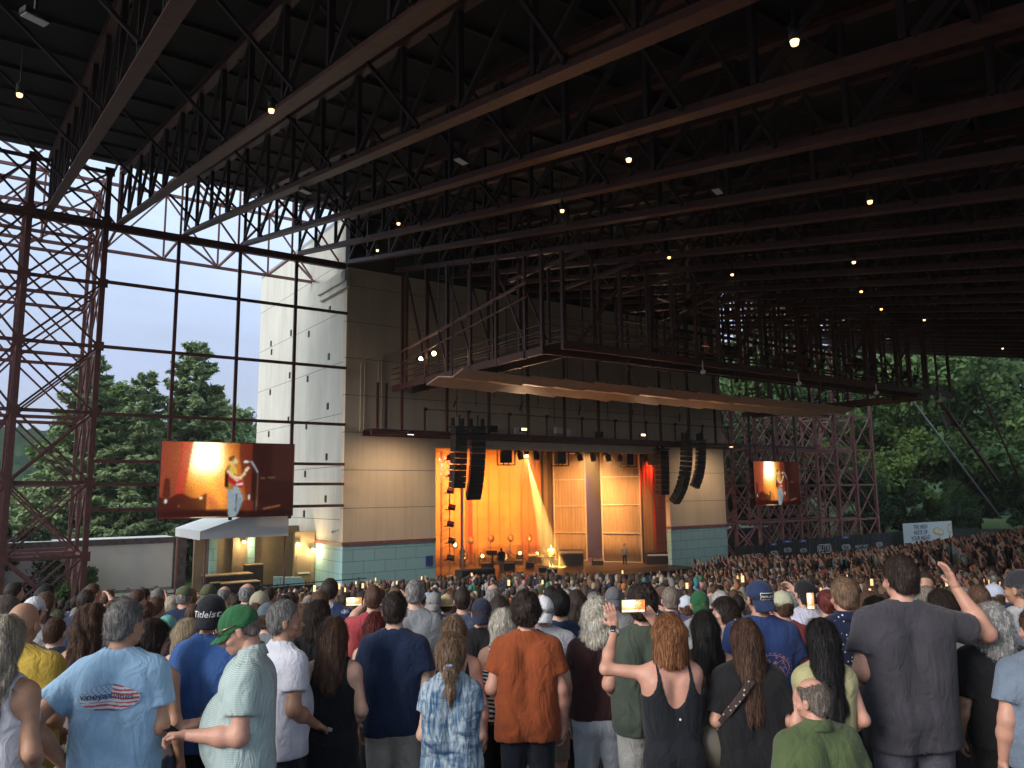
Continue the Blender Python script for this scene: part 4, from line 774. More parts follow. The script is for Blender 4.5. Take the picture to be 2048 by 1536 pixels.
for k, (x, y, z) in enumerate([(2.95, -.5, 4.0), (5.5, -3.5, 3.9), (6.5, -3.5, 3.5)]):
    r = empty('wall_lamp', (12.3+x, 52.6+y, z), 0, ['warm wall lamp deep under the tent', 'warm lamp over the brown dock door', 'glowing lamp at the corner where teal wall meets the dock'][k], 'lamp')
    MB().box((-.15, 0, -.02), (.15, .12, .14)).build('housing', M_black, r); MB().ell((0, -.03, -.05), (.11, .07, .08), 10, 6).build('bulb', M_dk, r)
    ld = bpy.data.lights.new('wall_lamp_light', 'POINT'); ld.energy = 60; ld.color = (1, .72, .36); ld.shadow_soft_size = .1; o = bpy.data.objects.new('wall_lamp_light', ld); COL.objects.link(o); o.parent = r; o.location = (0, -.3, -.15)
M_wood = mat('plywood_top', (.36, .24, .12), .6, var=.15)
for k, (x, y, w_, d_, z, h, lb_) in enumerate([(12.6, 48.2, 2.6, 1.0, 1.06, .75, 'long wooden topped road case on the dock'), (12.4, 49.8, 2.8, 1.1, 1.06, 1.1, 'longer wooden topped road case behind the first'), (12.2, 47.7, .5, .4, 1.06, .9, 'small yellow panelled case at the left of the dock'), (15.2, 51.2, 1.1, .7, 1.06, 1.5, 'stack of black amplifier racks below the inner wall lamp')]):
    r = empty('road_case', (x, y, z), 0, lb_, 'case'); MB().box((0, 0, 0), (w_, d_, h-.06)).build('case_body', M_black, r, bevel=.02); MB().box((-.02, -.02, h-.058), (w_+.02, d_+.02, h)).build('lid', M_wood, r)
    for xx in (.1, w_-.2): MB().box((xx, -.03, .1), (xx+.08, -.001, .3)).build('latch', M_grey, r)
ck = empty('equipment_cart', (15.4, 47.3, .2), .2, 'black tubular equipment cart in front of the teal ramp wall', 'cart'); b = MB()
for x in (0, 1.3):
    for y in (0, .8): b.bar((x, y, 0), (x, y, 1.35), .06)
for z in (.15, .7, 1.35):
    for y in (0, .8): b.bar((0, y, z), (1.3, y, z), .05)
    for x in (0, 1.3): b.bar((x, 0, z), (x, .8, z), .05)
b.build('frame', M_black, ck); MB().box((.1, .1, .2), (1.2, .7, .6)).build('crate', M_black, ck, bevel=.02); MB().box((.3, -.02, .8), (.9, .5, 1.0)).build('motor', M_grey, ck, bevel=.03)
# low black barrier between crowd and dock
br = empty('crowd_barrier', (1.5, 41.3, 1.2), 0, 'low black draped barrier between the crowd and the dock', 'barrier')
MB().box((0, 0, 0), (14.5, .06, .95)).build('drape', M_blackc, br); MB().tube([(0, .03, 1.05), (17.5, .03, 1.05)], .03, 6).build('top_rail', M_black, br)
for k in range(12): MB().bar((k*1.55, .03, 0), (k*1.55, .03, 1.15), .04).build('post', M_black, br)
# ---------------- banner fences and vehicle at the right ----------------
M_ban = mat('black_banner', (.022, .023, .024), .75, bump=.35, bscale=2); M_ink = mat('white_lettering', (.62, .62, .62), .7); M_blue = mat('blue_header', (.04, .09, .28), .6)
fn = empty('banner_fence', (54.9, 44.4, 0), 0, 'black banner fence with white lettering right of the stage', 'fence')
def banner(x0, x1, h, txt=None, sz=.5, tx=None, tz=1.5, frame=False, head=None):
    nn = 16; vs = [(x0+(x1-x0)*i/nn, .05*math.sin(i*1.3+x0)+.03*math.sin(i*2.9)*(1-z), z*h) for z in (0, .5, 1) for i in range(nn+1)]; k = nn+1
    p = MB().add(vs, [(j*k+i, j*k+i+1, (j+1)*k+i+1, (j+1)*k+i) for j in (0, 1) for i in range(nn)]).build('banner', M_ban, fn, True)
    MB().bar((x0+.03, .12, 0), (x0+.03, .12, h+.08), .06).build('post', M_black, fn)
    cx = (x0+x1)/2 if tx is None else tx
    if txt:
        for q, line in enumerate(txt):
            me = text_mesh(line, sz, ext=.004); bb = sum(abs(v.co.x) for v in me.vertices); o = link('lettering', me, M_ink, p); o.rotation_euler = (math.radians(90), 0, 0); o.location = (cx, -.11, tz-q*sz*.95)
    if frame:
        w_ = sz*2.35; hh = sz*.95; b = MB(); 
        for s_ in (-1, 1): b.bar((cx-w_/2, -.1, tz+s_*hh/2), (cx+w_/2, -.1, tz+s_*hh/2), .02, .055*sz/.5)
        b.bar((cx-w_/2, -.1, tz-hh/2), (cx-w_/2, -.1, tz+hh/2), .055*sz/.5, .02); b.bar((cx+w_/2, -.1, tz-hh/2), (cx+w_/2+.12, -.1, tz-hh*.2), .055*sz/.5, .02); b.bar((cx+w_/2+.12, -.1, tz-hh*.2), (cx+w_/2+.12, -.1, tz+hh*.2), .055*sz/.5, .02); b.bar((cx+w_/2+.12, -.1, tz+hh*.2), (cx+w_/2, -.1, tz+hh/2), .055*sz/.5, .02); b.build('can_outline', M_ink, p)
    if head:
        MB().box((cx-head/2, -.12, h-.28), (cx+head/2, -.105, h-.02)).build('blue_header', M_blue, p)
        b = MB().box((cx-head*.22, -.135, h-.18), (cx+head*.22, -.125, h-.10)).build('header_line', M_ink, p)
banner(0, 4.1, 2.15, ['KEEP IT TASTY,', 'CINCINNATI.'], .40, 2.15, 1.25); banner(4.15, 6.1, 2.25, ['NÜTRL'], .33, 5.2, 1.35, True, 1.0); banner(6.15, 8.6, 2.4, ['NÜTRL'], .36, 7.2, 1.5, True, 1.5); banner(8.65, 10.6, 2.35, ['NÜTRL'], .33, 9.6, 1.35, True, 1.2)
banner(10.65, 15.2, 2.35, ['NÜTRL'], .78, 13.0, 1.35, True); banner(15.25, 17.8, 2.4, ['NÜTRL'], .5, 16.6, 1.3, True, 1.5); banner(17.85, 21.0, 2.4, ['KEEP IT TASTY,', 'CINCINNATI.'], .36, 19.4, 1.25); banner(21.05, 24.5, 2.4, ['NÜTRL'], .4, 22.6, 1.3, True)
fb = empty('fabric_fence', (79.6, 44.6, 0), 0, 'dark fabric fence below the woods at the far right', 'fence')
M_mesh = mat('green_black_mesh', (.03, .036, .034), .9, bump=.4, bscale=3)
for k, (x0, y0, x1, y1) in enumerate([(0, 0, 3, 1), (3.02, 1, 13, .6), (13.02, .6, 19, -5), (19.02, -5, 25, -13), (25.02, -13, 30, -24), (30.02, -24, 34, -38)]):
    nn = 20; L_ = math.hypot(x1-x0, y1-y0); zz = [float(gz(79.6+x0+(x1-x0)*i/nn, 44.6+y0+(y1-y0)*i/nn)) for i in range(nn+1)]
    vs = [(x0+(x1-x0)*i/nn, y0+(y1-y0)*i/nn+.06*math.sin(i*1.7), zz[i]*0+z+(0 if z == 0 else zz[i])) for z in (0, 2.3) for i in range(nn+1)]
    MB().add(vs, [(i, i+1, nn+2+i, nn+1+i) for i in range(nn)]).build('fabric_panel', M_mesh, fb)
    MB().tube([(x0, y0+.1, 0), (x0, y0+.1, zz[0]+2.5)], .04, 6).build('post', M_grey, fb)
wb = empty('white_banner', (82.2, 44.2, 1.0), 0, 'white banner with dark slogan and lemon artwork on the far fence', 'banner')
MB().box((0, 0, .0), (10.6, .04, 2.25)).build('sheet', mat('white_vinyl', (.62, .64, .66), .6), wb)
M_navl = mat('navy_lettering', (.02, .03, .09), .7)
for q, line in enumerate(['THE HIGH', '·NOTE OF·', 'YOUR NIGHT.']):
    me = text_mesh(line, .66, ext=.004, shear=0); o = link('lettering', me, M_navl, wb); o.rotation_euler = (math.radians(90), 0, 0); o.location = (3.6, -.012, 1.78-q*.6)
M_lem = mat('lemon_ink', (.65, .42, .06), .7)
for x, z, rx, rz_ in ((7.0, 1.25, .75, .42), (7.9, 1.05, .8, .38), (10.0, 1.4, .5, .6)): MB().ell((x, -.01, z), (rx, .015, rz_), 20, 10).build('lemon_print', M_lem, wb, True); MB().ell((x, -.02, z), (rx*.7, .015, rz_*.65), 20, 10).build('lemon_print', M_ink, wb, True)
vh = empty('black_coach', (56.5, 50.2, 0), 0, 'black vehicle with a pale roof edge and lit rear parked beyond the banner fence', 'vehicle')
MB().box((0, 0, .5), (11, 2.4, 3.25)).build('vehicle_body', M_black, vh, bevel=.12); MB().box((.1, .0, 3.252), (10.9, 2.4, 3.36)).build('roof', M_white, vh); MB().box((.5, -.03, 1.7), (4.6, -.002, 2.8)).build('window', M_eye if 'M_eye' in globals() else M_black, vh)
for x in (1.6, 7.6): MB().ell((x, 1.2, 3.36), (.6, .5, .2), 14, 6).build('roof_dome', mat('cream_dome', (.6, .5, .3), .5), vh, True)
for x in (1.5, 8.5): MB().tube([(x, -.02, .5), (x, .3, .5)], .5, 16).build('wheel', M_black, vh)
MB().ell((3.6, -.06, 2.55), (.2, .06, .2), 8, 6).build('work_lamp', mat('lit_white_lamp', (1, 1, .9), .5, emit=(1, .95, .8), estr=22), vh)
# ================= figures: smooth distance-field bodies and clothes =================
def surface(field, o, h):
    """naive surface nets: field on a grid (negative inside) -> verts, quads"""
    ins = field < 0; nx, ny, nz_ = field.shape
    c = sum(ins[i:nx-1+i, j:ny-1+j, k:nz_-1+k].astype(np.int8) for i in (0, 1) for j in (0, 1) for k in (0, 1))
    act = (c > 0) & (c < 8); idx = np.full(act.shape, -1, np.int32); A = np.argwhere(act)
    if len(A) == 0: return np.zeros((0, 3)), np.zeros((0, 4), int)
    idx[act] = np.arange(len(A)); P_ = np.zeros((len(A), 3)); Wt = np.zeros(len(A))
    cs = [(i, j, k) for i in (0, 1) for j in (0, 1) for k in (0, 1)]
    vals = {q: field[A[:, 0]+q[0], A[:, 1]+q[1], A[:, 2]+q[2]] for q in cs}
    for q in cs:
        for ax in range(3):
            if q[ax]: continue
            q2 = list(q); q2[ax] = 1; q2 = tuple(q2); a, b = vals[q], vals[q2]; m = (a < 0) != (b < 0)
            t = np.where(m, a/np.where(m, a-b, 1), 0); pt = np.tile(np.array(q, float), (len(A), 1)); pt[:, ax] += t
            P_ += pt*m[:, None]; Wt += m
    V = (A+P_/Wt[:, None])*h+np.array(o); Q = []
    for ax in range(3):
        sl0 = [slice(1, -1)]*3; sl0[ax] = slice(0, -1); sl1 = [slice(1, -1)]*3; sl1[ax] = slice(1, None)
        a, b = ins[tuple(sl0)], ins[tuple(sl1)]; d = np.argwhere(a != b); s = a[tuple(d.T)]
        p = d+1; p[:, ax] -= 1; u, v = (ax+1) % 3, (ax+2) % 3
        def off(du, dv):
            r = p.copy(); r[:, u] += du; r[:, v] += dv; return idx[tuple(r.T)]
        q = np.stack([off(-1, -1), off(0, -1), off(0, 0), off(-1, 0)], -1); q[~s] = q[~s][:, ::-1]; Q.append(q)
    Q = np.concatenate(Q); Q = Q[(Q >= 0).all(1)]; return V, Q
def C_(a, b, r1, r2=None, cut=None): return ('c', np.array(a, float), np.array(b, float), r1, r1 if r2 is None else r2, cut)
def E_(c, r): return ('e', np.array(c, float), np.array(r, float))
def bounds(pr):
    lo = np.full(3, 9.); hi = -lo
    for p in pr:
        if p[0] == 'c':
            r = max(p[3], p[4]); lo = np.minimum(lo, np.minimum(p[1], p[2])-r); hi = np.maximum(hi, np.maximum(p[1], p[2])+r)
        else: lo = np.minimum(lo, p[1]-p[2]); hi = np.maximum(hi, p[1]+p[2])
    return lo, hi
def evalp(p, X, Y, Z, inf):
    if p[0] == 'e':
        r = p[2]+inf; q = np.sqrt(((X-p[1][0])/r[0])**2+((Y-p[1][1])/r[1])**2+((Z-p[1][2])/r[2])**2); return (q-1)*r.min()
    a, b = p[1], p[2]; d = b-a; L2 = d@d+1e-9; t = np.clip(((X-a[0])*d[0]+(Y-a[1])*d[1]+(Z-a[2])*d[2])/L2, 0, 1)
    v = np.sqrt((X-a[0]-t*d[0])**2+(Y-a[1]-t*d[1])**2+(Z-a[2]-t*d[2])**2)-(p[3]+(p[4]-p[3])*t)-inf
    if p[5] is not None:
        n = d/np.sqrt(L2); c = a+d*p[5]; v = np.maximum(v, (X-c[0])*n[0]+(Y-c[1])*n[1]+(Z-c[2])*n[2])
    return v
def grid(prims, h, inf=0, k=.03, post=None, pad=.03):
    lo, hi = bounds(prims); lo = lo-inf-pad-h; hi = hi+inf+pad+h; n = np.ceil((hi-lo)/h).astype(int)+1
    xs = [lo[i]+h*np.arange(n[i]) for i in range(3)]; F = np.full(n, .5)
    for p in prims:
        l, u = bounds([p]); m = inf+k+h*2; s = []
        for i in range(3):
            a = max(0, int((l[i]-m-lo[i])/h)); b = min(n[i], int((u[i]+m-lo[i])/h)+2); s.append(slice(a, b))
        X, Y, Z = np.meshgrid(*[xs[i][s[i]] for i in range(3)], indexing='ij', sparse=True); v = evalp(p, X, Y, Z, inf); f = F[tuple(s)]
        hh = np.maximum(k-np.abs(f-v), 0)/k; F[tuple(s)] = np.minimum(f, v)-hh*hh*k*.25
    if post is not None:
        X, Y, Z = np.meshgrid(*xs, indexing='ij', sparse=True); F = post(F, X, Y, Z)
    return surface(F, lo, h)
class Rot:
    def __init__(s, yaw, pitch, roll, piv): 
        s.R = np.array(Matrix.Rotation(-math.radians(yaw), 3, 'Z') @ Matrix.Rotation(math.radians(pitch), 3, 'X') @ Matrix.Rotation(math.radians(roll), 3, 'Y')); s.p = np.array(piv, float)
    def __call__(s, v): return v@s.R.T+s.p if len(v) else v
def smesh(name, parts, sc):
    vs, fs, n = [], [], 0
    for v, f in parts:
        if len(f): vs.append(v*sc); fs.append(f+n); n += len(v)
    if not vs: return None
    return npmesh(name, np.concatenate(vs), np.concatenate(fs), True)
# ---- cloth, skin and hair materials ----
def cloth_mat(name, c, kind='plain', c2=(1, 1, 1), rough=.88):
    m = bpy.data.materials.new(name); m.use_nodes = True; t = m.node_tree; b = t.nodes['Principled BSDF']; b.inputs['Roughness'].default_value = rough; b.inputs['Base Color'].default_value = (*c, 1)
    b.inputs['Sheen Weight'].default_value = .12; b.inputs['Specular IOR Level'].default_value = .2
    N = t.nodes.new; Lk = t.links.new; co = N('ShaderNodeTexCoord')
    def mapn(sc, loc=(0, 0, 0)):
        q = N('ShaderNodeMapping'); q.inputs['Scale'].default_value = sc; q.inputs['Location'].default_value = loc; Lk(co.outputs['Object'], q.inputs['Vector']); return q.outputs[0]
    def noise(v, s, d=4, dist=0):
        q = N('ShaderNodeTexNoise'); q.inputs['Scale'].default_value = s; q.inputs['Detail'].default_value = d; q.inputs['Distortion'].default_value = dist; Lk(v, q.inputs['Vector']); return q.outputs['Fac']
    def ramp(f, a, b_, ca=(0, 0, 0, 1), cb=(1, 1, 1, 1)):
        q = N('ShaderNodeValToRGB'); q.color_ramp.elements[0].position = a; q.color_ramp.elements[1].position = b_; q.color_ramp.elements[0].color = ca; q.color_ramp.elements[1].color = cb; Lk(f, q.inputs['Fac']); return q.outputs['Color']
    def mix(f, a, b_):
        q = N('ShaderNodeMix'); q.data_type = 'RGBA'; Lk(f, q.inputs['Factor'])
        for k, v in (('A', a), ('B', b_)):
            if isinstance(v, tuple): q.inputs[k].default_value = (*v[:3], 1)
            else: Lk(v, q.inputs[k])
        return q.outputs['Result']
    base = ramp(noise(mapn((1, 1, 1)), 9, 5), .3, .7, (c[0]*.86, c[1]*.86, c[2]*.86, 1), (min(1, c[0]*1.1), min(1, c[1]*1.1), min(1, c[2]*1.1), 1))
    if kind == 'tiedye':
        f = noise(mapn((26, 8, 5)), 1.6, 5, 1.4); base = mix(ramp(f, .38, .62), c, c2); f2 = noise(mapn((5, 5, 14)), 1.2, 4, 1); base = mix(ramp(f2, .5, .72), base, (c[0]*.45, c[1]*.5, c[2]*.6))
    elif kind in ('dots', 'flowers'):
        v = N('ShaderNodeTexVoronoi'); s_ = 34 if kind == 'dots' else 8; v.inputs['Scale'].default_value = s_; v.inputs['Randomness'].default_value = .55 if kind == 'dots' else .8; Lk(mapn((1, .35, 1)), v.inputs['Vector'])
        f = ramp(v.outputs['Distance'], .17 if kind == 'dots' else .30, .21 if kind == 'dots' else .36, (1, 1, 1, 1), (0, 0, 0, 1))
        if kind == 'flowers':
            f2 = ramp(noise(mapn((1, 1, 1)), 60, 3, 2), .46, .54); q = N('ShaderNodeMath'); q.operation = 'MULTIPLY'; Lk(f, q.inputs[0]); Lk(f2, q.inputs[1]); f = q.outputs[0]
        base = mix(f, base, c2)
    elif kind in ('stripes', 'fine', 'vstripes'):
        w = N('ShaderNodeTexWave'); w.bands_direction = 'Z' if kind != 'vstripes' else 'X'; w.inputs['Scale'].default_value = 11 if kind == 'stripes' else 40; w.inputs['Distortion'].default_value = 1.6 if kind == 'stripes' else .6; w.inputs['Detail'].default_value = 1
        Lk(mapn((1, 1, 1)), w.inputs['Vector']); base = mix(ramp(w.outputs['Fac'], .45, .6), base, c2)
    Lk(base, b.inputs['Base Color'])
    wv = noise(mapn((1, 1, .5)), 11, 5, 1.5); bp = N('ShaderNodeBump'); bp.inputs['Strength'].default_value = .8; bp.inputs['Distance'].default_value = .03; Lk(wv, bp.inputs['Height'])
    fn = noise(mapn((1, 1, 1)), 420, 2); bp2 = N('ShaderNodeBump'); bp2.inputs['Strength'].default_value = .18; bp2.inputs['Distance'].default_value = .003; Lk(fn, bp2.inputs['Height']); Lk(bp.outputs[0], bp2.inputs['Normal']); Lk(bp2.outputs[0], b.inputs['Normal'])
    return m
def skin_mat(name, c):
    m = mat(name, c, .52, var=.13, vscale=14, bump=.10, bscale=90); b = m.node_tree.nodes['Principled BSDF']; b.inputs['Subsurface Weight'].default_value = .08; b.inputs['Subsurface Radius'].default_value = (.02, .008, .004); b.inputs['Subsurface Scale'].default_value = .5; return m
def hair_mat(name, c, c2=None):
    m = bpy.data.materials.new(name); m.use_nodes = True; t = m.node_tree; b = t.nodes['Principled BSDF']; b.inputs['Roughness'].default_value = .5; b.inputs['Specular IOR Level'].default_value = .22
    co = t.nodes.new('ShaderNodeTexCoord'); mp_ = t.nodes.new('ShaderNodeMapping'); mp_.inputs['Scale'].default_value = (1, 1, .09); t.links.new(co.outputs['Object'], mp_.inputs['Vector'])
    n = t.nodes.new('ShaderNodeTexNoise'); n.inputs['Scale'].default_value = 120; n.inputs['Detail'].default_value = 4; n.inputs['Distortion'].default_value = .4; t.links.new(mp_.outputs[0], n.inputs['Vector'])
    c2 = c2 or tuple(min(1, x*1.9+.01) for x in c); r = t.nodes.new('ShaderNodeValToRGB'); r.color_ramp.elements[0].position = .36; r.color_ramp.elements[1].position = .66
    r.color_ramp.elements[0].color = (*[x*.55 for x in c], 1); r.color_ramp.elements[1].color = (*c2, 1); e = r.color_ramp.elements.new(.5); e.color = (*c, 1)
    t.links.new(n.outputs['Fac'], r.inputs['Fac']); t.links.new(r.outputs['Color'], b.inputs['Base Color'])
    bp = t.nodes.new('ShaderNodeBump'); bp.inputs['Strength'].default_value = .75; bp.inputs['Distance'].default_value = .012; t.links.new(n.outputs['Fac'], bp.inputs['Height']); t.links.new(bp.outputs[0], b.inputs['Normal'])
    return m
SKIN = dict(fair=skin_mat('fair_skin', (.56, .33, .24)), pink=skin_mat('pink_skin', (.55, .28, .20)), tan=skin_mat('tan_skin', (.42, .22, .14)), brown=skin_mat('brown_skin', (.22, .11, .07)))
HAIR = dict(black=hair_mat('black_hair', (.012, .010, .010)), dark=hair_mat('dark_hair', (.028, .018, .014)), brown=hair_mat('brown_hair', (.075, .038, .024)), light=hair_mat('light_brown_hair', (.17, .105, .065)),
            blond=hair_mat('blond_hair', (.38, .29, .19)), ash=hair_mat('ash_blond_hair', (.32, .27, .21)), white=hair_mat('white_blond_hair', (.55, .50, .42)), grey=hair_mat('grey_hair', (.16, .15, .145), (.36, .35, .34)), silver=hair_mat('silver_hair', (.36, .35, .34), (.6, .6, .58)),
            red=hair_mat('auburn_hair', (.23, .085, .035), (.50, .25, .12)), wine=hair_mat('wine_hair', (.10, .018, .015)), stubble=hair_mat('cropped_grey_hair', (.17, .13, .11), (.28, .24, .2)))
_cm = {}
def CM(c, kind='plain', c2=(.8, .8, .8)):
    k = (tuple(c), kind, tuple(c2))
    if k not in _cm: _cm[k] = cloth_mat('fabric', c, kind, c2)
    return _cm[k]
M_eye = mat('eye', (.05, .035, .03), .2); M_lens = mat('dark_lens', (.02, .02, .022), .12); M_shoe = mat('shoe', (.12, .12, .13), .6)
M_wband = mat('watch_band', (.6, .58, .55), .5); M_screen_off = mat('phone_glass', (.03, .03, .035), .1)
def fold(seed, amp):
    R = np.random.default_rng(seed); ks = [(R.uniform(26, 44), R.uniform(-5, 5), R.uniform(2, 9)*R.choice([-1, 1]), R.uniform(0, 6.28)) for _ in range(4)]+[(R.uniform(6, 14)*R.choice([-1, 1]), R.uniform(-6, 6), R.uniform(26, 40), R.uniform(0, 6.28)) for _ in range(2)]
    def f(X, Y, Z):
        v = 0; wz = .12+.88*np.clip((1.47-Z)/.25, 0, 1)
        for i, (a, b, c, p) in enumerate(ks):
            s = np.sin(a*X+b*Y+c*Z+p+1.6*np.sin(6*Z+4*X+p)); v = v-np.abs(s)**.8*(.5+.5*np.sin(7*X+4*Z+2*p+i))*(.62 if i < 4 else .5*np.clip((1.12-Z)/.25, 0, 1))
        return v*amp*wz*1.25
    return f
def arm_pose(p, sd, sh):
    J = np.array([sd*sh, -.005, 1.425])
    D = {'down': ((.065, -.03, -.27), (.075, .03, -.51)), 'rest': ((.07, -.05, -.26), (-.02, .16, -.40)), 'cross': ((.05, -.02, -.27), (-.14, .17, -.22)), 'hip': ((.20, -.14, -.21), (.05, -.02, -.46)),
         'fwd': ((.06, -.03, -.27), (-.05, .22, -.24)), 'phone': ((.05, .12, -.23), (-.03, .24, .0)), 'high': ((.10, .24, -.02), (-.08, .36, .20)), 'wave': ((.24, .08, .06), (.20, .12, .33)), 'out': ((.12, -.05, -.25), (.10, .10, -.44))}
    e, w = D[p] if isinstance(p, str) else p
    return J, J+np.array([sd*e[0], e[1], e[2]]), J+np.array([sd*w[0], w[1], w[2]])
def hand_prims(w, d, n, sd, curl=.35, spread=0, r=1.0):
    d = d/np.linalg.norm(d); n = n-d*(n@d); n = n/np.linalg.norm(n); s = np.cross(d, n)*sd; P_ = []
    P_ += [C_(w-d*.01, w+d*.03, .026*r, .027*r)]
    for o in (-.026, -.008, .010, .026): P_.append(C_(w+d*.025+s*o*.7, w+d*.088+s*o, .0155*r, .014*r))
    for i, (o, L) in enumerate(zip((-.031, -.0105, .0105, .031), (.060, .078, .082, .072))):
        b = w+d*.092+s*o; a = 0.; q = b; dd = d+s*o*spread*8
        for j, f_ in enumerate((.45, .32, .23)):
            a += curl*(1.0+.12*i); di = dd*math.cos(a)-n*math.sin(a); q2 = q+di/np.linalg.norm(di)*L*f_; P_.append(C_(q, q2, (.0092-.0008*j)*r, (.0085-.0008*j)*r)); q = q2
    tb = w+d*.03+s*.024; t1 = tb+(d*.55+s*.75-n*.25)*.038; t2 = t1+(d*.85+s*.25-n*.35)*.034; P_ += [C_(tb, t1, .0145*r, .0115*r), C_(t1, t2, .011*r, .0085*r)]
    return P_
def zl(Y): return np.interp(Y, [-.12, -.05, -.01, .03, .06, .11], [.035, .05, .085, .14, .185, .215])
def head_prims(fem):
    P_ = [E_((0, -.005, .135), (.077, .098, .103)), E_((0, .035, .09), (.060, .062, .088)), E_((0, .045, .045), (.046 if not fem else .04, .048, .042)), E_((0, .083, .02), (.019, .016, .017)),
          C_((0, .094, .108), (0, .121, .078), .008, .0125), C_((-.011, .105, .074), (.011, .105, .074), .009), C_((-.036, .082, .118), (.036, .082, .118), .0115), C_((-.016, .094, .048), (.016, .094, .048), .0075), C_((-.013, .092, .038), (.013, .092, .038), .008),
          E_((.047, .062, .078), (.022, .024, .02)), E_((-.047, .062, .078), (.022, .024, .02)), C_((0, -.02, -.06), (0, -.005, .05), .054, .05)]
    return P_
def ear_prims(): return [E_((s*.081, -.004, .10), (.010, .019, .031)) for s in (1, -1)] + [C_((s*.083, -.014, .118), (s*.083, .006, .122), .006) for s in (1, -1)]
def make_person(name, pos, az, Hs, label, cat='person', group=None, w=1., fem=False, skin='fair', head=(0, 0, 0), hair=('short', 'dark'), cap=None, top=('tee', (.3, .3, .3)), bottom=('pants', (.03, .03, .035)),
                arms=('down', 'down'), belly=0., res=.013, amp=.007, seed=1, hem=None, lean=0, hands=True, seated=False, glasses=None, legw=1., curl=(.35, .35), hn=(None, None), hand_extra=None, hres=None, bun=False):
    root = empty(name, pos, -math.radians(az), label, cat, group); sc = Hs/1.79; hr = hres or res*.62; fine = res < .02
    sh = (.146 if fem else .166)*w; tw = w; rh = Rot(head[0], head[1], head[2], (0, .0, 1.545)); K = .035
    x1 = sh*.56
    tor = [C_((s*x1, -.005, 1.37), (s*sh*.42, .005, 1.08 if fem else 1.0), .107*tw, (.098 if fem else .112)*tw) for s in (1, -1)] + [C_((0, -.01, 1.44), (s*sh*.93, -.005, 1.415), .07, .058*tw) for s in (1, -1)]
    tor += [C_((s*.025, -.02, 1.508), (s*sh*.8, -.015, 1.446), .045, .042*tw) for s in (1, -1)] + [E_((0, .02+belly*.05, 1.12), (.145*tw, .10*tw+belly*.08, .19+.04*belly)), E_((0, -.005, .95), (.172 if fem else .165*tw, .115*tw, .13))]
    tor += [C_((s*.07*tw, -.035, .93), (s*.075*tw, -.03, .90), .09*tw*legw) for s in (1, -1)]
    if fem: tor += [E_((s*.078, .078, 1.29), (.068, .06, .068)) for s in (1, -1)]
    neck = [C_((0, -.02, 1.45), (0, -.005, 1.58), (.05 if fem else .060*min(w, 1.15)), (.046 if fem else .056))]
    AJ = [arm_pose(arms[0], -1, sh), arm_pose(arms[1], 1, sh)]; ar = (.84 if fem else 1.)*(.55+.45*w); armp = []
    for (J, El, Wr) in AJ:
        m = El+(Wr-El)*.35; armp += [C_(J, El, .056*ar, .043*ar), C_(El, m, .043*ar, .045*ar), C_(m, Wr, .045*ar, .028*ar)]
    LZ_ = []; sh_ = []
    for s in (1, -1):
        if seated: hp, kn, an = (s*.10, -.02, .92), (s*.14, .42, .90), (s*.14, .40, .50)
        else: hp, kn, an = (s*.088*tw, -.01, .88), (s*.10*tw, .015, .50), (s*.105*tw, -.02, .09)
        LZ_ += [C_(hp, kn, .088*tw*legw, .058*legw), C_(kn, tuple(np.array(kn)*.65+np.array(an)*.35), .056*legw, .058*legw), C_(tuple(np.array(kn)*.65+np.array(an)*.35), an, .058*legw, .040)]
        f = np.array(an); sh_ += [C_((f[0], f[1]-.02, f[2]-.045), (f[0]*1.1, f[1]+.17, f[2]-.052), .042, .036), C_((f[0], f[1]-.01, f[2]), (f[0], f[1]-.01, f[2]-.04), .045, .045)]
    kind, tc_ = top[0], top[1]; M_top = tc_ if isinstance(tc_, bpy.types.Material) else CM(*top[1:4])
    fo = fold(seed, amp)
    # body
    parts = []; bare = kind in ('tank', 'cami', 'deepback')
    bp_ = list(armp)+neck+([p for p in tor] if bare else tor[2:6])
    short = bottom[0] in ('shorts', 'skirt')
    if short: bp_ += LZ_
    parts.append(grid(bp_, res, 0, K))
    def hpost(F, X, Y, Z):
        if not fine: return F
        for s in (1, -1):
            d = np.sqrt((X-s*.031)**2+((Y-.112)*1.1)**2+((Z-.100)*1.25)**2)-.0155; k = .012; hh = np.maximum(k-np.abs(-d-F), 0)/k; F = np.maximum(F, -d)+hh*hh*k*.25
        return F
    v, f = grid(head_prims(fem), hr, 0, .014, hpost); parts.append((rh(v), f)); v, f = grid(ear_prims(), min(hr, .009) if fine else hr, 0, .008); parts.append((rh(v), f))
    if hands:
        for i, (J, El, Wr) in enumerate(AJ):
            d = Wr-El; sd = (-1, 1)[i]; n = np.array(hn[i] if hn[i] is not None else (sd*1., 0, 0.1) if abs(d[2]) > abs(d[1]) else (0, 0, 1.)); hd = d
            if hand_extra and hand_extra[i] is not None: hd = np.array(hand_extra[i], float)
            parts.append(grid(hand_prims(Wr, hd, n, sd if i == 0 else sd, curl[i], .12, .95 if fem else 1.03), .0065 if fine else .012, 0, .009, None, .01))
    ob = smesh('body', parts, sc); body = link('body', ob, SKIN[skin], root)
    if fine and abs(head[0]) > 25 or head == 'face':
        parts = []
        for s in (1, -1):
            b = MB().ell((s*.031, .093, .100), (.0125, .0125, .0125), 12, 8); v = rh(np.array(b.v))*sc; b.v = [tuple(q) for q in v]; b.build('eye', M_eye, body, True)
            b = MB().tube([(s*.016, .101, .124), (s*.034, .100, .130), (s*.05, .085, .124)], [.004, .005, .003], 6); v = rh(np.array(b.v))*sc; b.v = [tuple(q) for q in v]; b.build('eyebrow', HAIR[hair[1]], body, True)
    # shirt
    hem_ = hem if hem is not None else (.86 if kind in ('tee', 'polo') else .93)
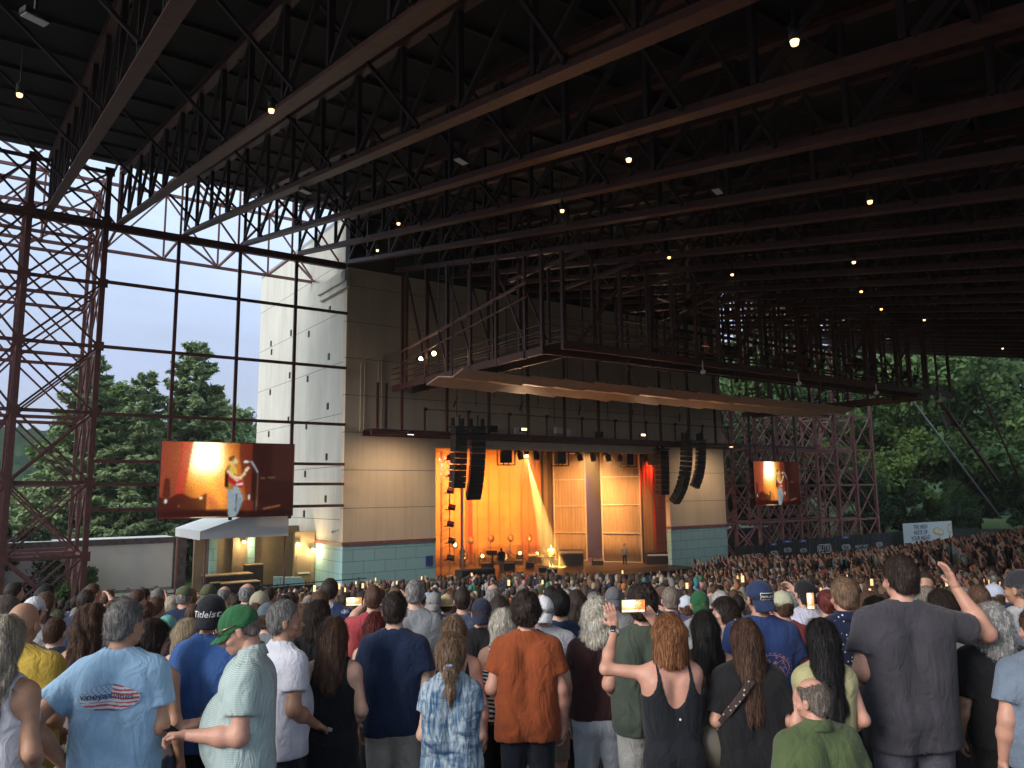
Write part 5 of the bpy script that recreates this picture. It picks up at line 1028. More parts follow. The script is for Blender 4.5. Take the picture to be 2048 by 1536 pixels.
    loose = {'tee': .020, 'polo': .022, 'tank': .010, 'cami': .009, 'deepback': .008, 'dress': .012}.get(kind, .015)
    tp = list(tor[:4])+list(tor[4:]) if kind != 'cami' else list(tor)
    if kind in ('tee', 'polo'):
        tp += [C_((s*x1*1.0, -.01, 1.33), (s*sh*.50, -.0+belly*.0, hem_-.05), .100*tw, (.108+.0*belly)*tw) for s in (1, -1)]
        slv = top[4] if len(top) > 4 else (.62 if not fem else .45)
        for (J, El, Wr) in AJ: tp.append(C_(J+(0, 0, .0), J+(El-J)*1.12, .056*ar, .060*ar+.004, slv/1.12))
        if slv > 1: 
            for (J, El, Wr) in AJ: tp.append(C_(El, Wr, .05*ar, .038*ar, .95))
    def tpost(F, X, Y, Z):
        F = F+fo(X, Y, Z) if kind in ('tee', 'polo', 'dress') else F+fo(X, Y, Z)*.35
        hz_ = hem_+.012*np.sin(9*X+seed)+.03*np.abs(X)*(1 if kind in ('tee', 'polo') else 0)
        F = np.maximum(F, hz_-Z)
        F = np.maximum(F, np.minimum(.03-0*X, -(np.sqrt(X**2+(Y-.012)**2+((Z-1.580)*.85)**2)-.083)))
        if kind in ('tank', 'deepback', 'cami'):
            dz = dict(tank=(.085, .13), cami=(.11, .17), deepback=(.095, .27))[kind]
            q = np.sqrt((X/dz[0])**2+((Z-1.50)/dz[1])**2)-1; F = np.maximum(F, -q*.08)
            aw = dict(tank=.125, cami=.127, deepback=.118)[kind]*(sh/.160); dpt = dict(tank=.15, cami=.17, deepback=.16)[kind]
            q = np.sqrt(((np.abs(X)-aw-.07)/.07)**2+((Z-1.46)/dpt)**2)-1; F = np.maximum(F, -q*.06); 
        return F
    v, f = grid(tp, res, loose, .022 if kind in ('tee', 'polo') else K, tpost); me = smesh('shirt', [(v, f)], sc); shirt = link('dress' if kind == 'dress' else 'shirt', me, M_top, root)
    if kind == 'polo':
        n_ = 28; cb = MB(); 
        for q in range(n_):
            pass
        vs = []; 
        for q in range(n_+1):
            a = math.radians(115)+math.radians(310)*q/n_; 
            for (rr, zz, dd) in ((.073, 1.572, 0), (.082, 1.548, 0), (.098*max(1, w*.9), 1.515, 0)): vs.append((rr*math.cos(a), rr*.95*math.sin(a)-.015, zz-.03*max(0, math.sin(a))))
        cb.add([tuple(np.array(p)*sc) for p in vs], [(q*3+j, q*3+j+1, q*3+j+4, q*3+j+3) for q in range(n_) for j in (0, 1)]); o = cb.build('collar', M_top, shirt, True); s_ = o.modifiers.new('s', 'SOLIDIFY'); s_.thickness = .005
    # lower clothes
    bk = bottom[0]; M_bot = CM(*bottom[1:4]) if not isinstance(bottom[1], bpy.types.Material) else bottom[1]; top_z = hem_+.04
    lp = [p for p in tor[7:]]+[p for p in LZ_]
    if bk == 'skirt':
        lp = list(tor[7:])+[C_((s*.03*j, -.01, .95), (s*.075*j, 0, .62), .12, .15) for s in (1, -1) for j in (1,)]
    zc_ = {'pants': .08, 'shorts': .50, 'skirt': bottom[4] if len(bottom) > 4 else .58}[bk]
    def bpost(F, X, Y, Z):
        return np.maximum(np.maximum(F+fo(X*1.3, Y, Z*.6+.5)*.6, zc_-Z if not (seated and bk == 'shorts') else F), Z-top_z)
    v, f = grid(lp, res*1.25, .008 if bk != 'shorts' else .014, .03, bpost); me = smesh('trousers', [(v, f)], sc); link({'pants': 'trousers', 'shorts': 'shorts', 'skirt': 'skirt'}[bk], me, M_bot, root)
    for s in (0, 1):
        v, f = grid(sh_[s*2:s*2+2], .014 if fine else .025, 0, .02, lambda F, X, Y, Z: np.maximum(F, .002-Z) if not seated else F); me = smesh('shoe', [(v, f)], sc); link('shoe', me, M_shoe, root)
    # hair
    hk, hc = hair[0], hair[1]; HM = HAIR[hc]; hp_ = []; skull = (.077, .098, .103); R = np.random.default_rng(seed+50)
    if hk != 'bald':
        t = dict(short=.007, buzz=.0035, crop=.014, curly=.028, afro=.05, fringe=.004).get(hk, .014)
        hp_ = [E_((0, -.008, .137), tuple(np.array(skull)+t))]
        nape = [C_((-.030, -.062, .068), (.030, -.062, .068), .026+t*.5)]; hp_ += nape
        if hk == 'bob': hp_ += [C_((s*.055, -.035, .14), (s*.068, -.045, .0), .052, .045) for s in (1, -1)]+[C_((s*.02, -.075, .13), (s*.03, -.085, -.01), .06, .045) for s in (1, -1)]
        if hk == 'wavybob': hp_ += [C_((s*.055, -.03, .15), (s*.075, -.04, -.03), .06, .055) for s in (1, -1)]+[C_((s*.02, -.075, .15), (s*.03, -.09, -.05), .065, .06) for s in (1, -1)]
        if hk in ('long', 'longwavy', 'verylong'):
            zl_ = {'long': -.19, 'longwavy': -.22, 'verylong': -.34}[hk]; hp_ += [C_((s*.05, -.04, .12), (s*.06, -.095, zl_+.05), .052, .042) for s in (1, -1)]+[C_((s*.02, -.07, .12), (s*.025, -.125, zl_), .058, .035) for s in (1, -1)]
        if hk == 'pony': hp_ += [C_((0, -.10, .12), (0, -.135, .10), .025, .03), C_((0, -.135, .10), (.01, -.150, -.06), .034, .022), C_((.01, -.150, -.06), (.015, -.135, -.15), .022, .010)]
        if hk == 'lowpony': hp_ += [C_((0, -.09, .05), (0, -.115, .02), .022, .024), C_((0, -.115, .02), (.005, -.13, -.08), .028, .020), C_((.005, -.13, -.08), (.01, -.12, -.15), .020, .006)]
        if hk == 'bun': hp_ += [E_((0, -.115, .14), (.042, .038, .04))]
        A2 = dict(curly=.010, afro=.012, wavybob=.010, longwavy=.009, bob=.002, long=.003, verylong=.003, pony=.003, lowpony=.004).get(hk, .0025)
        ph = R.uniform(0, 6, 6); longh = hk in ('bob', 'wavybob', 'long', 'longwavy', 'verylong', 'pony', 'lowpony')
        def hairpost(F, X, Y, Z):
            if hk in ('curly', 'afro', 'wavybob'): n = np.sin(95*X+ph[0]+2*np.sin(40*Z))*np.sin(90*Y+ph[1])*np.sin(80*Z+ph[2]+2*np.sin(50*X))+.5*np.sin(45*X+ph[3])*np.sin(50*Z+ph[4])
            elif longh: n = .6*np.sin(120*X+8*np.sin(9*Z+ph[0])*(.35 if hk != 'longwavy' else .9)+ph[1])+.5*np.sin(60*X+14*Z+ph[2])+.3*np.sin(100*Y+9*Z)
            else: n = np.sin(80*X+ph[0])*np.sin(75*Y+ph[1])*np.sin(60*Z+ph[2])
            F = F+A2*n; lim = zl(Y)
            if longh: lim = np.where(Y < -.0, np.interp(Y, [-.2, -.02, 0], [-.6, -.5, .02]), lim-.02); lim = np.where((np.abs(X) > .055) & (Y < .03), -.6, lim)
            if hk in ('curly', 'afro'): lim = lim-.012
            F = np.maximum(F, (lim-Z)*.75)
            if hk == 'fringe': F = np.maximum(F, -(np.sqrt((X/.068)**2+((Y-.01)/.085)**2+((Z-.235)/.085)**2)-1)*.06)
            if cap and not longh: F = np.maximum(F, Z-.15)
            return F
        v, f = grid(hp_, max(hr, .007), 0, .03 if longh else .02, hairpost); me = smesh('hair', [(rh(v), f)], sc)
        if me:
            ho = link('hair', me, HM, root)
            if fine and hk not in ('buzz',):
                nv = len(me.vertices); co_ = np.zeros(nv*3, np.float32); me.vertices.foreach_get('co', co_); co_ = co_.reshape(-1, 3); no_ = np.zeros(nv*3, np.float32); me.vertices.foreach_get('normal', no_); no_ = no_.reshape(-1, 3)
                ns = min(9000, nv*2) if longh else min(5000, nv*2); ii = R.integers(0, nv, ns); p = co_[ii]+R.normal(0, .003, (ns, 3)); n = no_[ii]; dn = np.tile(np.array([0, 0, -1.]), (ns, 1)) if longh else np.array([0, -.3, -.8])+R.normal(0, .35, (ns, 3))
                if hk in ('curly', 'afro', 'wavybob'): dn = dn+R.normal(0, .45, (ns, 3))
                t_ = dn-n*(dn*n).sum(1)[:, None]; t_ /= np.linalg.norm(t_, axis=1)[:, None]+1e-6; Ls = (R.uniform(.03, .07, ns)*(.6 if hk == 'wavybob' else 1) if longh else R.uniform(.010, .022, ns))[:, None]; wd = np.cross(t_, n)*(.0011 if longh else .0009)
                lift = R.uniform(.001, .006 if longh else .005, ns)[:, None]; a_ = p-n*.002; b_ = p+t_*Ls*.5+n*lift; c_ = p+t_*Ls+n*lift*R.uniform(-.5, 1.6, ns)[:, None]+R.normal(0, .002, (ns, 3))
                vv = np.stack([a_-wd, a_+wd, b_-wd, b_+wd, c_-wd*.4, c_+wd*.4], 1).reshape(-1, 3); k6 = np.arange(ns)*6; ff = np.concatenate([np.stack([k6, k6+1, k6+3, k6+2], -1), np.stack([k6+2, k6+3, k6+5, k6+4], -1)])
                link('loose_strands', npmesh('loose_strands', vv, ff), HM, ho)
    def hobj(b, name, m, par, smooth=True):
        v = rh(np.array(b.v))*sc; b.v = [tuple(q) for q in v]; return b.build(name, m, par, smooth)
    if cap:
        ccol, mode = cap[0], cap[1]; Mc = CM(ccol); big = (.089, .110, .104) if hk in ('bald', 'short', 'buzz', 'fringe', 'crop') else (.095, .115, .108)
        def cpost(F, X, Y, Z):
            zz = .118-.10*(Y if mode == 'front' else -Y)*.45+.0*X
            F = np.maximum(F, zz-Z)
            if mode == 'front': F = np.maximum(F, -(np.sqrt((X/.036)**2+((Z-.115)/.035)**2)-1)*.03-.0*Y+np.where(Y > -.05, -1, 0))
            return F
        v, f = grid([E_((0, -.004, .138), big)], hr, 0, .01, cpost); me = smesh('cap', [(rh(v), f)], sc); cp = link('cap', me, Mc, root)
        if mode in ('front', 'back'):
            sg_ = 1 if mode == 'front' else -1
            def brim(F, X, Y, Z): return F
            b = MB(); n1, n2 = 14, 5; vs = []
            for j in range(n2+1):
                for i in range(n1+1):
                    a = math.radians(-68+136*i/n1); rr = j/n2; x = math.sin(a)*(.080-.012*rr*(1-math.cos(a))); y = .085*math.cos(a)+.005+rr*.078*math.cos(a)**.6; z = .122+(.035 if mode == 'front' else .03)-rr*(.028 if mode == 'front' else .085)-.020*(abs(math.sin(a))**2)-.02; vs.append((x, y*sg_, z))
            k = n1+1; b.add(vs, [(j*k+i, j*k+i+1, (j+1)*k+i+1, (j+1)*k+i) for j in range(n2) for i in range(n1)]); o = hobj(b, 'brim', Mc, cp); s_ = o.modifiers.new('s', 'SOLIDIFY'); s_.thickness = .006
        elif mode == 'hat':
            b = MB(); n1 = 28; vs = []
            for j, (r_, z_) in enumerate(((.085, .135), (.125, .122), (.165, .118))): vs += [(r_*math.cos(i*6.28318/n1), r_*1.12*math.sin(i*6.28318/n1), z_) for i in range(n1)]
            b.add(vs, [(j*n1+i, j*n1+(i+1) % n1, (j+1)*n1+(i+1) % n1, (j+1)*n1+i) for j in (0, 1) for i in range(n1)]); o = hobj(b, 'brim', Mc, cp); s_ = o.modifiers.new('s', 'SOLIDIFY'); s_.thickness = .006
        hobj(MB().ell((0, -.004, .243), (.008, .008, .005), 8, 5), 'button', Mc, cp)
    if glasses == 'top':
        b = MB(); b.ell((-.036, .055, .232), (.03, .012, .022), 12, 7).ell((.036, .055, .232), (.03, .012, .022), 12, 7).tube([(-.066, .05, .23), (-.088, -.02, .19)], .0035, 5).tube([(.066, .05, .23), (.088, -.02, .19)], .0035, 5)
        o = hobj(b, 'sunglasses', M_lens, root)
    fr = dict(root=root, body=body, shirt=shirt, sc=sc, AJ=AJ, rh=rh, sh=sh, hobj=hobj)
    return fr
def wrap_print(fr, target, name, verts, faces, m, x0=0, z0=1.25, off=.004, colors=None, side=-1):
    """flat artwork (x,z metres in the body frame) laid on the cloth surface"""
    me0 = target.data; bv = BVHTree.FromPolygons([v.co for v in me0.vertices], [tuple(p.vertices) for p in me0.polygons]); out_ = []
    for x, z in verts:
        h_ = bv.ray_cast(Vector(((x0+x)*fr['sc'], side*1.0, (z0+z)*fr['sc'])), Vector((0, -side, 0)))
        if h_[0] is None: out_.append(((x0+x)*fr['sc'], side*.1, (z0+z)*fr['sc'])); continue
        nn = h_[1] if h_[1].y*side > 0 else -h_[1]; q = h_[0]+nn*off; out_.append(tuple(q))
    me = bpy.data.meshes.new(name); me.from_pydata(out_, [], faces); me.update()
    if colors is not None:
        ca = me.color_attributes.new('c', 'FLOAT_COLOR', 'POINT'); ca.data.foreach_set('color', np.concatenate([colors, np.ones((len(colors), 1))], 1).astype(np.float32).ravel())
    return link(name, me, m, target)
def text_print(fr, target, s, size, x0, z0, m, off=.006, shear=0, spacing=1., rot=0, side=-1):
    me = text_mesh(s, size, shear=shear, spacing=spacing); vs = [(v.co.x, v.co.y) for v in me.vertices]; c, s_ = math.cos(rot), math.sin(rot)
    vs = [(x*c-y*s_, x*s_+y*c) for x, y in vs]
    if side > 0: vs = [(-x, y) for x, y in vs]
    bm = bmesh.new(); bm.from_mesh(me); bmesh.ops.triangulate(bm, faces=bm.faces)
    for _ in range(3):
        ed = [e for e in bm.edges if e.calc_length() > .009]
        if not ed: break
        bmesh.ops.subdivide_edges(bm, edges=ed, cuts=1); bmesh.ops.triangulate(bm, faces=bm.faces)
    bm.to_mesh(me); bm.free(); vs = [(v.co.x, v.co.y) for v in me.vertices]; vs = [(x*c-y*s_, x*s_+y*c) for x, y in vs]
    if side > 0: vs = [(-x, y) for x, y in vs]
    fs = [tuple(p.vertices) for p in me.polygons]; bpy.data.meshes.remove(me); return wrap_print(fr, target, 'lettering', vs, fs, m, x0, z0, off, side=side)
# ---------------- the people in front, one by one ----------------
def fp(px, py, depth, label, az=36, **k):
    if k.get('w', 1) > 1.02 and not k.pop('fixw', False): k['w'] = 1+(k['w']-1)*.6
    k.pop('fixw', None)
    p = ray(px, py)*depth; p[2] += CZ; g = float(gz(p[0], p[1])); H = p[2]-g; Hm = k.pop('H', None)
    if Hm: g = p[2]-Hm; H = Hm
    k.setdefault('res', .012 if depth < 5.2 else .015 if depth < 7 else .020)
    if DEBUG: print('%5d %5d d=%.1f H=%.2f %s' % (px, py, depth, H, label))
    return make_person('person', (p[0], p[1], g), az, H, label, seed=int(px+py), **k)
DEBUG = globals().get('DEBUG', False)
BLK = (.012, .012, .014); NAVY = (.016, .026, .062); KH = (.34, .30, .25); JEAN = (.06, .09, .14)
Pp = {}
Pp['surf'] = fp(250, 1198, 4.0, 'grey-haired man in light blue tee with oval flag print, hand on hip', 30, fixw=True, w=1.02, skin='tan', head=(24, -4, 0), hair=('short', 'grey'), top=('tee', (.30, .47, .66)), bottom=('pants', (.09, .10, .13)), arms=('hip', 'cross'), belly=.5, hem=.84, amp=.007)
fp(8, 1232, 3.60, 'woman with long ash blond hair in a white tank top at the left edge', 34, fem=True, skin='tan', hair=('longwavy', 'ash'), top=('tank', (.60, .58, .62)), bottom=('pants', (.03, .06, .03)), arms=('down', 'rest'))
fp(12, 1192, 4.93, 'tall person with bushy grey brown hair behind the blond woman at the left edge', 34, hair=('crop', 'stubble'), top=('tee', (.12, .12, .13)))
fp(50, 1203, 4.42, 'bald man in a mustard yellow tee at the left', 36, w=1.12, skin='tan', hair=('bald', 'grey'), top=('tee', (.46, .31, .05)), bottom=('shorts', (.1, .1, .1)), arms=('down', 'rest'))
fp(70, 1192, 6.78, 'person in a white cap behind the bald man', 36, hair=('short', 'brown'), cap=((.6, .62, .64), 'front'), top=('tee', (.3, .3, .32)))
fp(112, 1235, 5.94, 'person with brown hair in a dark navy top between bald man and brown-haired woman', 36, w=1.1, hair=('short', 'brown'), top=('tee', (.016, .02, .04)))
fp(185, 1208, 5.04, 'woman with loose long brown hair left of the man in light blue', 36, fem=True, skin='pink', hair=('longwavy', 'brown'), top=('cami', (.2, .15, .15)), bottom=('pants', (.2, .19, .17)))
fp(232, 1203, 7.00, 'person with bushy brown hair behind the grey-haired man in light blue', 36, hair=('curly', 'brown'), top=('tee', (.1, .09, .09)))
fp(305, 1238, 4.59, 'dark-haired woman with bare tanned back beside the man in light blue', 40, fem=True, skin='tan', head=(30, 0, 0), hair=('pony', 'dark'), top=('cami', (.40, .38, .36)), bottom=('pants', JEAN), arms=('down', 'down'))
fp(290, 1205, 7.40, 'curly brown-haired person behind the woman with the bare back', 36, hair=('curly', 'brown'), top=('tee', (.25, .24, .22)))
fp(335, 1229, 6.57, 'person in a mint green cap and black top', 36, hair=('short', 'light'), cap=((.14, .42, .36), 'back'), top=('tee', BLK))
fp(376, 1238, 5.94, 'woman with short blond hair and pink straps left of the blue tee', 36, fem=True, skin='fair', hair=('bob', 'blond'), top=('tank', (.45, .25, .28)), bottom=('pants', (.25, .06, .12)))
Pp['cap'] = fp(424, 1187, 4.87, 'man in bright blue tee and black backwards cap with white script', 38, w=.94, hair=('short', 'brown'), head=(-8, 0, 0), cap=((.014, .015, .02), 'back'), top=('tee', (.055, .13, .36)), bottom=('pants', (.012, .013, .018)), arms=('rest', 'rest'), hem=.84)
Pp['green'] = fp(500, 1203, 4.10, 'man in green cap and pale patterned shirt looking down at his phone', -70, fixw=True, w=1.1, skin='pink', head=(4, -24, 0), hair=('buzz', 'stubble'), cap=((.03, .13, .05), 'front'), top=('polo', (.48, .56, .54), 'fine', (.30, .40, .39)), bottom=('shorts', (.20, .165, .15)), arms=(((.05, .02, -.27), (-.06, .27, -.27)), ((.05, -.01, -.28), (-.09, .25, -.27))), belly=.6, hem=.80, amp=.006, curl=(.6, .6), hn=((.3, 0, 1), (-.3, 0, 1)))
Pp['white'] = fp(570, 1200, 4.80, 'grey-haired man in white tee turning his head to the right', 78, w=.92, skin='tan', head=(24, 0, 0), hair=('short', 'grey'), top=('tee', (.62, .62, .70)), bottom=('pants', (.015, .018, .03)), arms=('down', 'rest'), belly=.5)
fp(520, 1181, 7.00, 'person in a khaki cap with a small white logo above the green cap', 36, w=1.0, hair=('short', 'brown'), cap=((.34, .31, .22), 'front'), top=('tee', (.35, .35, .36)))
fp(536, 1204, 6.05, 'man in a blue grey cap between green-capped man and man in white', 40, hair=('short', 'brown'), cap=((.10, .125, .15), 'front'), top=('tee', (.2, .21, .23)))
fp(608, 1207, 6.68, 'woman with highlighted brown hair beside the turned face', 36, fem=True, hair=('bob', 'light'), top=('tee', BLK))
fp(638, 1200, 6.16, 'person with short dark hair, white collar and black top', 36, fem=True, hair=('bob', 'dark'), top=('tee', BLK), head=(12, 0, 0))
Pp['blk'] = fp(668, 1234, 4.98, 'woman with brown ponytail in a black racerback top with a small pale emblem', 36, fem=True, w=1.08, skin='fair', hair=('long', 'brown'), top=('tank', BLK), bottom=('skirt', BLK), arms=('down', 'rest'))
fp(660, 1157, 8.30, 'tall dark-haired man in a navy shirt with white leaf print', 36, w=1.05, hair=('crop', 'dark'), top=('tee', (.02, .035, .10), 'flowers', (.45, .5, .6)))
fp(747, 1170, 7.21, 'brown-haired man in a red tee holding up his phone', 32, w=.98, hair=('short', 'brown'), top=('tee', (.40, .06, .07)), arms=('high', 'rest'), head=(-6, 0, 0))
fp(752, 1224, 6.16, 'woman with long straight dark red hair behind the navy tee', 36, fem=True, skin='fair', hair=('long', 'wine'), top=('tank', (.05, .04, .04)))
fp(790, 1183, 5.32, 'broad man in a navy blue tee and khaki shorts', 39, w=1.0, hair=('short', 'dark'), top=('tee', (.012, .022, .058)), bottom=('shorts', (.36, .33, .29)), arms=('down', 'rest'), amp=.008, hem=.86)
fp(830, 1158, 7.00, 'tall man with grey-brown hair in a plain grey tee', 36, w=1.04, hair=('short', 'grey'), top=('tee', (.22, .23, .25)))
fp(868, 1183, 8.60, 'person in a grey cap right of the tall grey tee man', 36, hair=('short', 'brown'), cap=((.25, .25, .25), 'back'), top=('tee', (.06, .07, .1)))
fp(893, 1187, 8.80, 'person in a straw hat with a dark band', 36, hair=('short', 'brown'), cap=((.5, .38, .2), 'hat'), top=('tee', (.03, .04, .08)))
fp(908, 1232, 5.32, 'woman with tied light brown hair and thin black camisole straps', 37, fem=True, w=1.08, skin='pink', head=(-12, 0, 0), hair=('pony', 'light'), top=('cami', BLK), bottom=('pants', BLK), arms=('down', 'down'))
Pp['tie'] = fp(903, 1266, 4.35, 'short woman in blue and white tie-dye tee with a pale blue scrunchie', 37, H=1.52, fem=True, w=.93, skin='fair', hair=('lowpony', 'light'), top=('tee', (.03, .09, .19), 'tiedye', (.36, .43, .47)), bottom=('pants', BLK), arms=('cross', 'cross'), hem=.88)
fp(925, 1175, 7.60, 'dark-haired man in a slate blue tee', 36, hair=('short', 'dark'), top=('tee', (.10, .12, .20)))
fp(963, 1195, 6.36, 'person in a navy cap and black tee', 36, hair=('short', 'brown'), cap=((.02, .025, .05), 'back'), top=('tee', BLK))
fp(1005, 1218, 5.82, 'woman with long silver blond hair in a black and white striped top', 34, fem=True, skin='tan', hair=('long', 'white'), top=('tank', (.015, .015, .02), 'stripes', (.6, .6, .62)), bottom=('pants', BLK), arms=('rest', 'down'), glasses='top')
fp(998, 1190, 7.31, 'person with straight dark hair behind the silver blond woman', 36, fem=True, hair=('bob', 'dark'), top=('tee', (.05, .04, .05)))
fp(1052, 1186, 5.32, 'curly dark-haired man in a rust orange tee', 39, w=1.02, hair=('curly', 'dark'), skin='pink', top=('tee', (.27, .062, .020)), bottom=('pants', (.012, .014, .025)), arms=('rest', 'down'), amp=.008, hem=.82)
fp(1086, 1190, 6.16, 'man in a white backwards cap and white shirt behind the orange tee', 39, w=1.22, hair=('short', 'brown'), cap=((.66, .66, .68), 'back'), top=('tee', (.45, .45, .50)), bottom=('shorts', KH))
fp(1118, 1180, 6.47, 'black-haired man in a navy tee right of the orange tee', 36, w=1.14, hair=('crop', 'black'), top=('tee', (.018, .03, .072)), head=(-10, 0, 0))
fp(1152, 1180, 7.20, 'woman with dark hair and white collar left of the curly blond woman', 36, fem=True, hair=('bob', 'dark'), top=('tee', (.5, .5, .52)))
fp(1193, 1196, 5.60, 'woman with curly pale blond hair, maroon top and white shorts', 36, fem=True, w=1.1, skin='fair', hair=('wavybob', 'white'), top=('tee', (.045, .018, .020), 'plain', (1, 1, 1), .5), bottom=('shorts', (.42, .44, .49)), hem=.93)
fp(1226, 1173, 8.20, 'man in a grey cap left of the raised phone', 36, hair=('short', 'dark'), cap=((.12, .12, .13), 'back'), top=('tee', (.2, .2, .2)))
fp(1284, 1172, 5.26, 'dark curly-haired man in an olive grey tee with pale shorts', 40, w=1.04, hair=('curly', 'dark'), skin='pink', top=('tee', (.062, .078, .060)), bottom=('shorts', (.5, .48, .45)), arms=('rest', 'rest'))
Pp['film'] = fp(1336, 1228, 4.6, 'woman with auburn bob in a low-backed black top filming with raised phone', 30, fem=True, fixw=True, w=1.04, skin='pink', hair=('bob', 'red'), top=('deepback', (.014, .015, .02)), bottom=('pants', (.014, .015, .02)), arms=(((.25, .08, .02), (.14, .27, .24)), ((.10, .20, -.10), (-.12, .36, .22))), glasses='top', hem=.92, curl=(.10, .22), hn=((0, -.35, .2), (0, -.4, .1)), hand_extra=((-.05, .0, .2), (-.10, .03, .17)))
fp(1340, 1172, 7.21, 'man with a greying brush cut in a lavender collared shirt', 36, w=1.02, hair=('buzz', 'stubble'), top=('polo', (.10, .09, .20)))
fp(1372, 1190, 7.80, 'person in a pale blue-white cap behind the brush cut man', 36, hair=('short', 'brown'), cap=((.5, .55, .65), 'front'), top=('tee', (.4, .25, .3)))
fp(1398, 1180, 7.00, 'person in a dark green cap left of the navy-capped man', 36, hair=('short', 'light'), cap=((.02, .09, .035), 'back'), top=('tee', (.3, .3, .32)))
fp(1440, 1182, 7.80, 'grey-haired person behind the dark-haired woman in profile', 36, hair=('crop', 'silver'), top=('tee', (.25, .25, .26)))
fp(1448, 1194, 6.57, 'dark-haired woman seen in profile in a pale pink top', -20, fem=True, skin='fair', hair=('long', 'dark'), top=('tee', (.4, .28, .26)), head=(-20, 0, 0))
fp(1408, 1222, 5.15, 'woman with long black hair in a black top beside the filming woman', 38, fem=True, w=1.16, hair=('verylong', 'black'), top=('tank', BLK), bottom=('pants', BLK), skin='pink')
Pp['strap'] = fp(1490, 1240, 4.65, 'woman with very long brown hair in black with a patterned bag strap', 38, fem=True, w=1.18, hair=('verylong', 'brown'), top=('tee', BLK, 'plain', (1, 1, 1), .8), bottom=('pants', (.02, .025, .03)), skin='pink', glasses='top', arms=('rest', 'rest'))
Pp['papa'] = fp(1517, 1158, 5.60, 'man in a royal blue tee with a pink line print and navy backwards cap', 40, w=1.12, skin='tan', hair=('short', 'dark'), head=(-14, 0, 0), cap=((.02, .034, .085), 'back'), top=('tee', (.021, .042, .135)), bottom=('shorts', (.1, .1, .1)))
fp(1563, 1180, 6.36, 'man in a cream cap and faded red tee', 36, w=1.05, hair=('short', 'brown'), skin='pink', cap=((.40, .40, .28), 'front'), top=('tee', (.24, .035, .045)), head=(-6, 0, 0))
Pp['ph2'] = fp(1608, 1158, 7.20, 'man in a black cap and white shirt filming with his phone', 30, hair=('short', 'dark'), cap=(BLK, 'back'), top=('tee', (.55, .55, .66)), arms=('phone', 'high'))
fp(1652, 1180, 7.00, 'woman with dark red hair tied up left of the dotted shirt', 36, fem=True, hair=('bun', 'wine'), top=('tee', (.5, .45, .45)))
fp(1686, 1155, 5.60, 'sandy-haired man in a navy shirt with white dots', 39, w=1.12, skin='pink', hair=('crop', 'light'), head=(-10, 0, 0), top=('polo', (.012, .018, .05), 'dots', (.55, .6, .68)), bottom=('pants', (.03, .03, .04)), arms=('down', 'down'), hem=.8)
fp(1735, 1182, 7.20, 'person with long brown hair behind the large man in grey', 36, fem=True, hair=('long', 'brown'), top=('tee', (.2, .15, .15)))
fp(1750, 1193, 5.94, 'woman with short black hair left of the large man in grey', 36, fem=True, hair=('bob', 'black'), top=('tee', (.3, .28, .36)))
fp(1640, 1237, 4.59, 'woman with long straight dark hair in a pale yellow sundress', 34, fem=True, skin='pink', hair=('verylong', 'black'), top=('dress', (.38, .35, .18)), bottom=('skirt', (.52, .48, .25), 'plain', (1, 1, 1), .45), arms=('down', 'rest'))
Pp['seat'] = fp(1625, 1355, 3.45, 'seated balding man with grey sides in an olive green polo', 22, H=1.35, fixw=True, w=1.14, skin='pink', head=(-24, -4, 0), hair=('fringe', 'stubble'), top=('polo', (.080, .108, .045)), bottom=('shorts', (.1, .1, .1)), arms=('rest', 'rest'), belly=.5, seated=True)
Pp['big'] = fp(1797, 1112, 4.90, 'very large man in a charcoal tee raising his right hand', 41, fixw=True, w=1.18, skin='pink', head=(-14, 0, 0), hair=('crop', 'dark'), top=('tee', (.050, .047, .057)), bottom=('shorts', (.10, .095, .12)), arms=('rest', ((.27, .06, -.07), (.18, .18, .16))), belly=.6, hem=.76, amp=.007, curl=(.3, .12), hand_extra=(None, (-.06, .02, .18)))
fp(1880, 1178, 5.94, 'person with wavy dark hair behind the raised arm', 36, fem=True, hair=('bob', 'dark'), top=('tee', (.2, .17, .17)))
fp(1852, 1170, 6.57, 'shaven-headed person behind the large man', 36, skin='pink', hair=('buzz', 'stubble'), top=('tee', (.1, .1, .1)))
fp(1848, 1143, 8.00, 'man in a teal tee looking back over his shoulder', 210, hair=('crop', 'dark'), skin='tan', top=('tee', (.06, .30, .30)), head=(30, 0, 0))
fp(1978, 1206, 5.04, 'person with short curly silver hair in a black top at right', 40, w=1.08, hair=('wavybob', 'silver'), top=('tee', BLK, 'plain', (1, 1, 1), .9), bottom=('pants', BLK))
fp(1955, 1170, 7.00, 'brown-haired man in a pale blue collared shirt at right', 40, hair=('crop', 'brown'), top=('polo', (.36, .42, .55)))
fp(1986, 1166, 7.40, 'man in a white and blue cap behind the white tee at right', 36, hair=('short', 'brown'), cap=((.42, .45, .55), 'front'), top=('polo', (.02, .03, .08)))
fp(2040, 1137, 5.49, 'man in a white tee and dark grey cap at the right edge', 38, w=1.1, skin='tan', hair=('short', 'stubble'), cap=((.03, .03, .035), 'back'), top=('tee', (.40, .40, .42)), bottom=('shorts', (.06, .09, .13)), head=(-25, 0, 0))
fp(2068, 1215, 4.37, 'person in a blue grey sleeve cut off by the right edge', 40, w=1.05, skin='pink', hair=('short', 'brown'), top=('tee', (.15, .19, .25)), arms=('down', 'down'))
